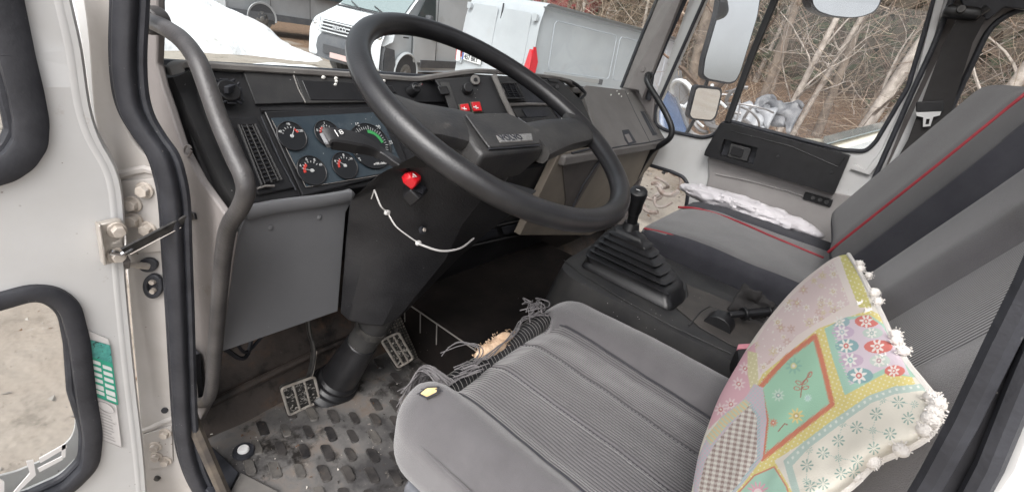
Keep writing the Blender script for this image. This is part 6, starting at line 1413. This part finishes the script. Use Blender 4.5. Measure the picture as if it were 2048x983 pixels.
b.tube(cr([Vector((x, y, ptop(x, y)+.002)) for x, y in [(1.935, .505), (2.00, .44), (1.985, .30), (1.945, .15), (1.91, -.03)]], 6), .0048, 8); b.build('piping', M['piping'], ps)
# dark outer bolster of the cushion
b = B(); b.rbox((2.10, .21, -.56), (.095, .31, .055), .045, 12, disp=lambda p, n: Vector((0, 0, -.02*ss(p.y, .1, .31)))); b.build('side_bolster', M['fabric_d'], ps, sharp=False)
PA = R(22); PM = Matrix.Rotation(PA, 3, 'X')
PBc = Vector((1.885, -.205, -.185)); PBh = (.29, .085, .315)
def pback(p, n):
    y = 0
    if n.y > .2: y = (.045*ss(p.x, -.15, .28)-.035*ss(-p.x, .14, .29)-.004)*n.y
    # narrower towards the top
    k = 1-.16*ss(p.z, .05, .36); return Vector((p.x*(k-1), y, 0))
b = B(); b.rbox(PBc, PBh, .06, 30, PM, pback); pb = b.build('backrest', [pm('charcoal_cloth', (.070, .068, .070), .95, var=(.052, .050, .052), vs=9, bump=.5, bs=1000, sheen=.15, specks=(.35, .33, .32), spk=(45, .006)), M['fabric_d']], ps, sharp=False)
PMi = PM.transposed()
def pbs(c, n):
    nl = PMi @ n; cl_ = PMi @ (c-PBc)
    return 1 if nl.x < -.62 or nl.y < -.2 or nl.z < -.4 else 0
matsplit(pb, pbs)
b = B()
def pbp(x, z, yo=.0):
    p = Vector((x, PBh[1], z)); return PBc+PM @ (p+pback(p, Vector((0, 1, 0)))+Vector((0, yo, 0)))
b.tube(cr([pbp(-.195, z, .001) for z in np.linspace(-.29, .27, 14)]+[pbp(-.15, .308, -.012)], 4), .0045, 8)
b.build('piping', M['piping'], ps)
b = B(); b.rbox(PBc+PM @ Vector((.04, .0, .42)), (.15, .06, .10), .05, 12, PM); b.build('headrest', M['trim'], ps, sharp=False)
b = B(); 
for sx in (-.05, .09): b.cyl(PBc+PM @ Vector((sx, 0, .33)), PBc+PM @ Vector((sx, 0, .45)), .006)
b.build('headrest_post', M['blacksteel'], ps)
b = B(); b.rbox((1.89, .18, -.85), (.26, .27, .115), .02, 5); b.build('seat_base', M['fabric_d'], ps)
# grey side bolster of door side lower back
# ================================================================== WHITE BAG
BQ = [(1366, 378), (1400, 366), (1462, 372), (1545, 412), (1602, 440), (1646, 458), (1652, 480), (1560, 455), (1470, 430), (1390, 412)]
b = B()
def bagf(u, v):
    a = 2*math.pi*u; q = v*math.pi
    c = Vector((2.20, .30, -.50)); d = Vector((.075*math.cos(a)*math.sin(q), .30*-math.cos(q), .042*math.sin(a)*math.sin(q)+.0))
    n = noise.turbulence((d.x*14+3, d.y*9, d.z*14), 3, False, noise_basis='VORONOI_F2F1') if False else noise.noise((d.x*18+3, d.y*14, d.z*18))+1.5*abs(noise.noise((d.x*30+3, d.y*26, d.z*30)))-.8*abs(noise.noise((d.x*60, d.y*55, d.z*60)))
    s_ = 1+.22*n; return c+Vector((d.x*s_, d.y*(1+.04*n), d.z*s_))
b.grid(bagf, 64, 64); tag(b.build('white_bag', M['bag'], ang=28), 'crumpled white plastic bag stuffed between the passenger seat and the door', 'bag')

# ================================================================== PATCHWORK PILLOW
random.seed(5)
pt = thing('pillow', 'patchwork pillow with pastel flower prints and white pompom edge leaning on the driver backrest', 'pillow', (.70, -.05, -.45))
C7 = lambda x, y: (1380+x/1.954, 480+y/1.954)
E1 = [(1368, 1075), (1376, 1030), (1383, 983), (1398, 905), (1418, 845), (1440, 790), (1475, 728), (1508, 675), (1548, 622), (1595, 570), (1650, 526), (1676, 512), (1697, 508)]
E2 = [(1697, 508), (1716, 538), (1738, 580), (1762, 628), (1790, 690), (1815, 730), (1845, 768), (1868, 800), (1873, 832)]
E3 = [(1560, 1075), (1640, 1010), (1700, 968), (1745, 925), (1790, 903), (1830, 884), (1858, 862), (1873, 832)]   # bottom-left .. right corner
E4 = [(1368, 1075), (1430, 1085), (1500, 1082), (1560, 1075)]
def res(P, n):
    P = np.array([tuple(p) for p in cr([Vector(p) for p in P], 8)]); d = np.r_[0, np.cumsum(np.hypot(*np.diff(P, axis=0).T))]; t = np.linspace(0, d[-1], n)
    return np.c_[np.interp(t, d, P[:, 0]), np.interp(t, d, P[:, 1])]
NP = 400
a_, b2_, c2_, d2_ = res(E1, NP), res(E3, NP), res(E4, NP), res(E2, NP)     # u: E4->E2 direction along E1/E3 ; v: from E1 to E3
U, Vv = np.meshgrid(np.linspace(0, 1, NP), np.linspace(0, 1, NP), indexing='ij')
Lc = (1-Vv)[..., None]*a_[:, None]+Vv[..., None]*b2_[:, None]
Ld = (1-U)[..., None]*c2_[None]+U[..., None]*d2_[None]
cor = (1-U)[..., None]*(1-Vv)[..., None]*a_[0]+(1-U)[..., None]*Vv[..., None]*b2_[0]+U[..., None]*(1-Vv)[..., None]*a_[-1]+U[..., None]*Vv[..., None]*b2_[-1]
PXY = Lc+Ld-cor
pn_ = Vector((.45, .018, .0)).cross(Vector((0, -.135, .30))).normalized(); pn_ = pn_ if pn_.y > 0 else -pn_
PP0 = Vector((.68, -.034, -.30))
PPL = np.array(pn_); 
rays = RT[None, None]*(PXY[..., 0]-CX)[..., None]+DN[None, None]*(PXY[..., 1]-CY)[..., None]+_f[None, None]*F
rays /= np.linalg.norm(rays, axis=2, keepdims=True)
tt = float(PP0.dot(pn_))/(rays@PPL)
prof = (np.clip(16*U*(1-U)*Vv*(1-Vv), 0, 1))**.42
wr = np.zeros_like(prof)
for i in range(0, NP):
    pass
gx, gy = np.meshgrid(np.linspace(0, 1, 60), np.linspace(0, 1, 60), indexing='ij')
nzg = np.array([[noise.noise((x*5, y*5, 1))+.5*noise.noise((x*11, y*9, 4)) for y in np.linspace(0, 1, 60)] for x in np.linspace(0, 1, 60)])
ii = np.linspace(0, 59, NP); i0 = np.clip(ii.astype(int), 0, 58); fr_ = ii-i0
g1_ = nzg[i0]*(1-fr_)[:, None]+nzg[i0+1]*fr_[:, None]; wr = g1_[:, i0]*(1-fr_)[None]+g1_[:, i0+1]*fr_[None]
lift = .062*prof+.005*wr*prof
front = rays*(tt-lift)[..., None]; back = rays*(tt+.018*prof)[..., None]
# --- the printed pattern, as a function of position on the cloth (crop units)
X7 = (PXY[..., 0]-1380)*1.954; Y7 = (PXY[..., 1]-480)*1.954
def inside(P, X=None, Y=None):
    X = X7 if X is None else X; Y = Y7 if Y is None else Y; m = np.zeros(X.shape, bool); n = len(P)
    for i in range(n):
        x0, y0 = P[i]; x1, y1 = P[(i+1) % n]
        if y0 == y1: continue
        c = ((y0 > Y) != (y1 > Y)) & (X < (x1-x0)*(Y-y0)/(y1-y0)+x0); m ^= c
    return m
def dist(P, closed=False, X=None, Y=None):
    X = X7 if X is None else X; Y = Y7 if Y is None else Y; d = np.full(X.shape, 1e9)
    for i in range(len(P)-(0 if closed else 1)):
        x0, y0 = P[i]; x1, y1 = P[(i+1) % len(P)]; L2 = (x1-x0)**2+(y1-y0)**2+1e-9; t = np.clip(((X-x0)*(x1-x0)+(Y-y0)*(y1-y0))/L2, 0, 1)
        d = np.minimum(d, np.hypot(X-x0-t*(x1-x0), Y-y0-t*(y1-y0)))
    return d
def S(c): return np.array([((v/255+.055)/1.055)**2.4 if v > 10 else v/255/12.92 for v in c])*.92
COL = np.ones(X7.shape+(3,))*S((232, 226, 214))
def paint(m, c): COL[m] = S(c)
def flower(cx, cy, r, n, c1, c2, rot=0, sq=1, cc=(235, 230, 220)):
    dx, dy = X7-cx, (Y7-cy)/sq; rr = np.hypot(dx, dy); an = np.arctan2(dy, dx)+rot
    paint((rr < r*(.72+.28*np.cos(an*n))), c1); paint(rr < r*.36, c2); paint(rr < r*.17, cc)
def pinwheel(cx, cy, r, c, n=8):
    dx, dy = X7-cx, Y7-cy; rr = np.hypot(dx, dy); an = np.arctan2(dy, dx); paint((rr < r) & (rr > r*.22) & (np.cos(an*n) > .25+.5*np.abs(rr/r-.6)), c)
yel = (226, 210, 120); ydot = (240, 236, 205)
# yellow dotted ground under everything on the right half
POLY = {'yel': [(230, 470), (500, 345), (700, 270), (760, 300), (880, 560), (700, 620), (440, 790), (330, 860), (400, 983), (430, 1100), (150, 1100), (190, 960), (270, 850), (255, 600)]}
paint(inside(POLY['yel']), yel)
m = inside(POLY['yel']); k1 = ((X7*.92+Y7*.38) % 17-8.5); k2 = ((-X7*.38+Y7*.92) % 17-8.5); COL[m & (k1**2+k2**2 < 9)] = S(ydot)
# pink field of small flowers, top
pk = [(560, 85), (640, 240), (560, 285), (420, 370), (275, 520), (262, 470), (252, 405), (300, 330), (400, 215), (500, 120)]
paint(inside([(540, 80), (590, 55), (665, 250), (700, 275), (640, 290), (500, 345), (285, 520), (262, 560), (235, 430), (290, 310), (400, 190), (480, 120)]), (236, 222, 216))
mp_ = inside(pk); paint(mp_, (226, 204, 204))
sav = COL.copy(); r2 = random.Random(3)
for i in range(90):
    x, y = r2.uniform(250, 640), r2.uniform(80, 520); c1 = r2.choice([(240, 232, 226), (222, 204, 178), (236, 226, 216), (212, 178, 170)]); flower(x, y, r2.uniform(11, 22), 6, c1, r2.choice([(200, 160, 160), (214, 186, 140), (226, 200, 200)]), r2.uniform(0, 6))
for i in range(160): paint(np.hypot(X7-r2.uniform(250, 640), Y7-r2.uniform(80, 520)) < 3.2, (238, 230, 224))
COL[~mp_] = sav[~mp_]
# top right strip, yellow green dotted
ys_ = inside([(580, 60), (632, 50), (668, 150), (712, 265), (660, 262), (620, 160)]); paint(ys_, (214, 205, 112)); COL[ys_ & (k1**2+k2**2 < 9)] = S(ydot)
paint(inside([(560, 85), (585, 62), (650, 250), (628, 258)]), (238, 226, 220))
# lilac field with oval flowers, mint rim
paint(inside([(525, 345), (610, 300), (700, 290), (760, 330), (830, 430), (880, 535), (760, 520), (605, 605), (560, 470)]), (158, 206, 186))
lil = inside([(556, 340), (610, 312), (700, 298), (752, 335), (815, 430), (860, 530), (760, 500), (625, 565), (585, 470)]); paint(lil, (216, 200, 214))
for (x, y, rx, ry, c, c1, c2) in [(588, 318, 36, 22, (140, 176, 184), (240, 236, 230), (190, 200, 190)), (692, 316, 48, 24, (214, 92, 84), (240, 232, 228), (214, 100, 96)), (598, 358, 44, 24, (196, 172, 200), (236, 232, 232), (170, 190, 200)), (714, 362, 40, 20, (190, 208, 200), (240, 238, 232), (130, 170, 170)),
                                (614, 412, 46, 26, (120, 168, 176), (240, 238, 232), (206, 84, 84)), (736, 415, 56, 26, (214, 92, 84), (240, 232, 228), (214, 100, 96)), (630, 468, 48, 26, (196, 170, 196), (238, 236, 232), (140, 190, 190)), (742, 470, 40, 24, (200, 214, 206), (240, 238, 232), (190, 150, 160)), (664, 528, 52, 30, (116, 166, 172), (240, 236, 232), (206, 80, 80)), (800, 510, 40, 22, (214, 92, 84), (240, 232, 228), (214, 100, 96))]:
    mm = ((X7-x)/rx)**2+((Y7-y)/ry)**2 < 1; paint(mm & (lil | inside([(525, 345), (610, 300), (700, 290), (880, 535), (605, 605)])), c); flower(x-4, y, ry*1.1, 7, c1, c2, .3)
dm = dist([(560, 345), (590, 470), (628, 568)]); paint((dm < 5) & (np.sin(Y7*.5) > 0), (158, 206, 186))
# mint diamond with orange zigzag frame
di = [(488, 375), (515, 470), (556, 640), (420, 745), (282, 852), (298, 700), (272, 575), (380, 455)]
zz_d = dist(di, True); ang_ = np.sin((X7+Y7)*.62)*2.5+np.sin((X7-Y7)*.62)*2.5
paint(inside(di), (150, 206, 176))
paint((zz_d+ang_*.9) < 10, (208, 104, 66))
ind = inside(di) & (zz_d > 14); sav = COL.copy()
for (x, y, r, c, c2) in [(415, 685, 32, (226, 206, 130), (190, 170, 90)), (345, 605, 26, (196, 222, 206), (120, 170, 160)), (405, 490, 34, (130, 190, 170), (216, 214, 150)), (460, 615, 16, (200, 226, 220), (150, 200, 200)), (325, 712, 18, (214, 140, 110), (190, 100, 80))]: flower(x, y, r, 9, c, c2)
for P in ([(432, 612), (436, 580), (440, 560), (468, 520)], [(345, 745), (370, 715), (380, 720)]): paint(dist(P) < 2.2, (150, 80, 60))
for (x, y, a) in ((424, 556, .5), (450, 552, -.7), (418, 578, .2), (452, 575, -.3), (468, 524, -1.0)):
    dx, dy = X7-x, Y7-y; ca, sa = math.cos(a), math.sin(a); qq = ((dx*ca+dy*sa)/14)**2+((-dx*sa+dy*ca)/8)**2; paint((qq < 1) & (qq > .45), (190, 84, 66))
COL[~ind & inside(di)] = sav[~ind & inside(di)]; COL[~inside(di)] = sav[~inside(di)]
# cream field with teal pinwheels, mint heart border
crm = [(365, 860), (440, 790), (560, 700), (700, 605), (800, 570), (900, 560), (1010, 640), (1000, 760), (900, 820), (800, 860), (700, 900), (560, 1010), (480, 1100), (430, 1100), (400, 983)]
paint(inside(crm), (176, 200, 192))
bd_ = [(365, 850), (440, 780), (560, 692), (700, 597), (800, 562), (900, 550)]
inn = inside([(400, 880), (462, 812), (575, 728), (705, 636), (800, 600), (910, 586), (1040, 650), (1040, 780), (900, 850), (700, 960), (560, 1100), (470, 1100), (430, 983)])
paint(inn, (229, 224, 211))
cd = dist([(384, 866), (452, 798), (568, 710), (704, 618), (800, 583), (905, 570)]); paint((cd < 5) & (np.sin((X7-Y7*.5)*.21) > .45), (222, 230, 222))
sav = COL.copy()
tl_ = (120, 160, 150); grid_pts = [(457, 878), (520, 830), (580, 782), (652, 730), (728, 678), (815, 632), (590, 910), (655, 862), (718, 812), (782, 755), (852, 695), (520, 950), (470, 960), (640, 905)]
for (x, y) in grid_pts: pinwheel(x, y, 25, tl_)
for (x, y) in [(465, 818), (596, 716), (752, 622), (580, 850), (714, 742), (878, 640), (455, 940)]: pinwheel(x, y, 15, (150, 182, 172))
dash = np.sin(X7*.75) > .1
for P in ([(457, 878), (465, 818)], [(520, 830), (580, 850), (655, 862)], [(580, 782), (596, 716), (652, 730)], [(652, 730), (714, 742), (782, 755)], [(728, 678), (752, 622), (815, 632)], [(580, 782), (580, 850), (590, 910)], [(718, 812), (714, 742), (728, 678)], [(852, 695), (878, 640), (815, 632)], [(457, 878), (455, 940), (520, 950)]): paint((dist(P) < 1.6) & ((np.sin(X7*.8+Y7*.8)) > -.1), (165, 190, 182))
COL[~inn] = sav[~inn]
# left side: pink corner, lace and gingham
lf_ = inside([(252, 400), (262, 470), (255, 560), (215, 620), (120, 690), (70, 740), (95, 640), (150, 530), (200, 450)]); paint(lf_, (222, 170, 184))
sav = COL.copy()
for (x, y) in ((190, 560), (160, 640), (215, 500), (120, 660)): flower(x, y, 26, 8, (236, 214, 216), (206, 110, 120), .2)
COL[~lf_] = sav[~lf_]
st_ = inside([(225, 430), (262, 440), (268, 560), (240, 600), (225, 520)]); paint(st_, (216, 208, 160)); COL[st_ & (k1**2+k2**2 < 8)] = S(ydot)
lace = inside([(250, 560), (285, 575), (300, 700), (284, 850), (200, 960), (20, 1120), (10, 900), (60, 780), (120, 690), (215, 615)]); paint(lace, (206, 186, 200)); COL[lace & (np.sin(X7*.35)*np.sin(Y7*.35) > .35)] = S((176, 200, 206))
wv_ = inside([(60, 770), (120, 695), (215, 620), (240, 640), (150, 715), (80, 800)]); paint(wv_, (224, 200, 150)); COL[wv_ & (np.sin((X7-Y7)*.30) > .3)] = S((186, 210, 190))
gi = inside([(235, 640), (262, 690), (262, 850), (190, 955), (60, 1100), (20, 1100), (35, 960), (60, 860), (100, 790), (160, 720)])
gu, gv = (X7*.80+Y7*.12)/1.0, (Y7*.95-X7*.18); a1_ = (np.sin(gu*.30) > 0); a2_ = (np.sin(gv*.34) > 0); paint(gi, (226, 224, 216)); paint(gi & (a1_ ^ a2_), (196, 184, 178)); paint(gi & a1_ & a2_, (140, 116, 112)); 
e_ = dist([(235, 640), (268, 690), (268, 850), (190, 960), (60, 1110)]); paint((e_ < 6) & (np.sin((X7+Y7)*.5) > 0), (150, 190, 196))
# bottom mint patch with pink disc
bm_ = inside([(185, 985), (250, 915), (330, 880), (380, 960), (420, 1100), (200, 1120)]); paint(bm_, (158, 206, 186)); paint(bm_ & (dist([(185, 985), (250, 915), (330, 880), (380, 960), (420, 1100)]) < 6), (206, 120, 90)); flower(265, 985, 46, 14, (226, 160, 180), (236, 220, 222))
# faded, washed cloth
COL = COL*.84+S((226, 218, 204))*.16
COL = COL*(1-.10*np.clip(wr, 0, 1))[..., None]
h, w2 = X7.shape
V3 = np.concatenate([front.reshape(-1, 3), back[::8, ::8].reshape(-1, 3)])
idx = np.arange(NP*NP).reshape(NP, NP); Fq = np.stack([idx[:-1, :-1], idx[1:, :-1], idx[1:, 1:], idx[:-1, 1:]], -1).reshape(-1, 4)
me = bpy.data.meshes.new('printed_cloth'); off = wl(pt)
me.vertices.add(NP*NP); me.vertices.foreach_set('co', (front.reshape(-1, 3)-np.array(off)).ravel().astype(np.float32))
me.loops.add(len(Fq)*4); me.loops.foreach_set('vertex_index', Fq.ravel().astype(np.int32)); me.polygons.add(len(Fq)); me.polygons.foreach_set('loop_start', np.arange(0, len(Fq)*4, 4, dtype=np.int32)); me.update(); me.validate()
me.polygons.foreach_set('use_smooth', [True]*len(me.polygons))
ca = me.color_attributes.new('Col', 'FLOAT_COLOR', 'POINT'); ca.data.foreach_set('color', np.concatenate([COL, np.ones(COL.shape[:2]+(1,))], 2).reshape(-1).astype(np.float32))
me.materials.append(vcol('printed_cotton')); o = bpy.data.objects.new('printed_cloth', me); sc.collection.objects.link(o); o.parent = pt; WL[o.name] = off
# back of the pillow
bk_ = back[::8, ::8]; 
bk_ = np.concatenate([bk_, back[-1:, ::8]], 0) if (NP-1) % 8 else bk_; bk2 = np.concatenate([bk_, np.concatenate([back[::8, -1:], back[-1:, -1:]], 0)], 1)
n1, n2 = bk2.shape[:2]
mesh_obj('back_cloth', [Vector(p) for p in bk2.reshape(-1, 3)], [(i*n2+j, (i+1)*n2+j, (i+1)*n2+j+1, i*n2+j+1) for i in range(n1-1) for j in range(n2-1)], pm('green_back_cloth', (.52, .47, .20), .9, var=(.42, .38, .16), vs=10), pt)
# piping cord along the two free edges and pompoms on threads
def pil(px, py, dd=0):
    v = ray(px, py); return v*(PP0.dot(pn_)/v.dot(pn_)-dd)
b = B(); b.tube([pil(x, y, .002) for x, y in [tuple(p) for p in cr([Vector(p) for p in E2], 5)]]+[pil(x, y, .002) for x, y in [tuple(p) for p in cr([Vector(p) for p in E3[::-1]], 5)]], .0032, 8); b.build('edge_cord', M['pom'], pt)
PO = [(720, 527), (722, 537), (738, 550), (750, 585), (757, 602), (722, 610), (738, 624), (792, 667), (794, 680), (807, 700), (760, 707), (773, 719), (782, 742), (866, 795), (876, 808), (868, 824), (862, 838), (849, 860), (802, 899), (743, 920), (706, 945)]
PO = [(1000+x, y) for x, y in PO]
for (x, y) in PO:
    b = B(); c = pil(x, y, .018); b.ball(c, .0052*random.uniform(.85, 1.1), 9, (1, 1, random.uniform(.85, 1.05)))
    for _ in range(26):
        d = Vector((random.gauss(0, 1), random.gauss(0, 1), random.gauss(0, 1))).normalized(); b.tube([c+d*.005, c+d*.0066], .0005, 3)
    e = pil(x-9, y-6, .004); b.tube([e, e.lerp(c, .5)+Vector((0, 0, .002)), c], .0009, 5)
    b.build('pompom', M['pom'], pt)
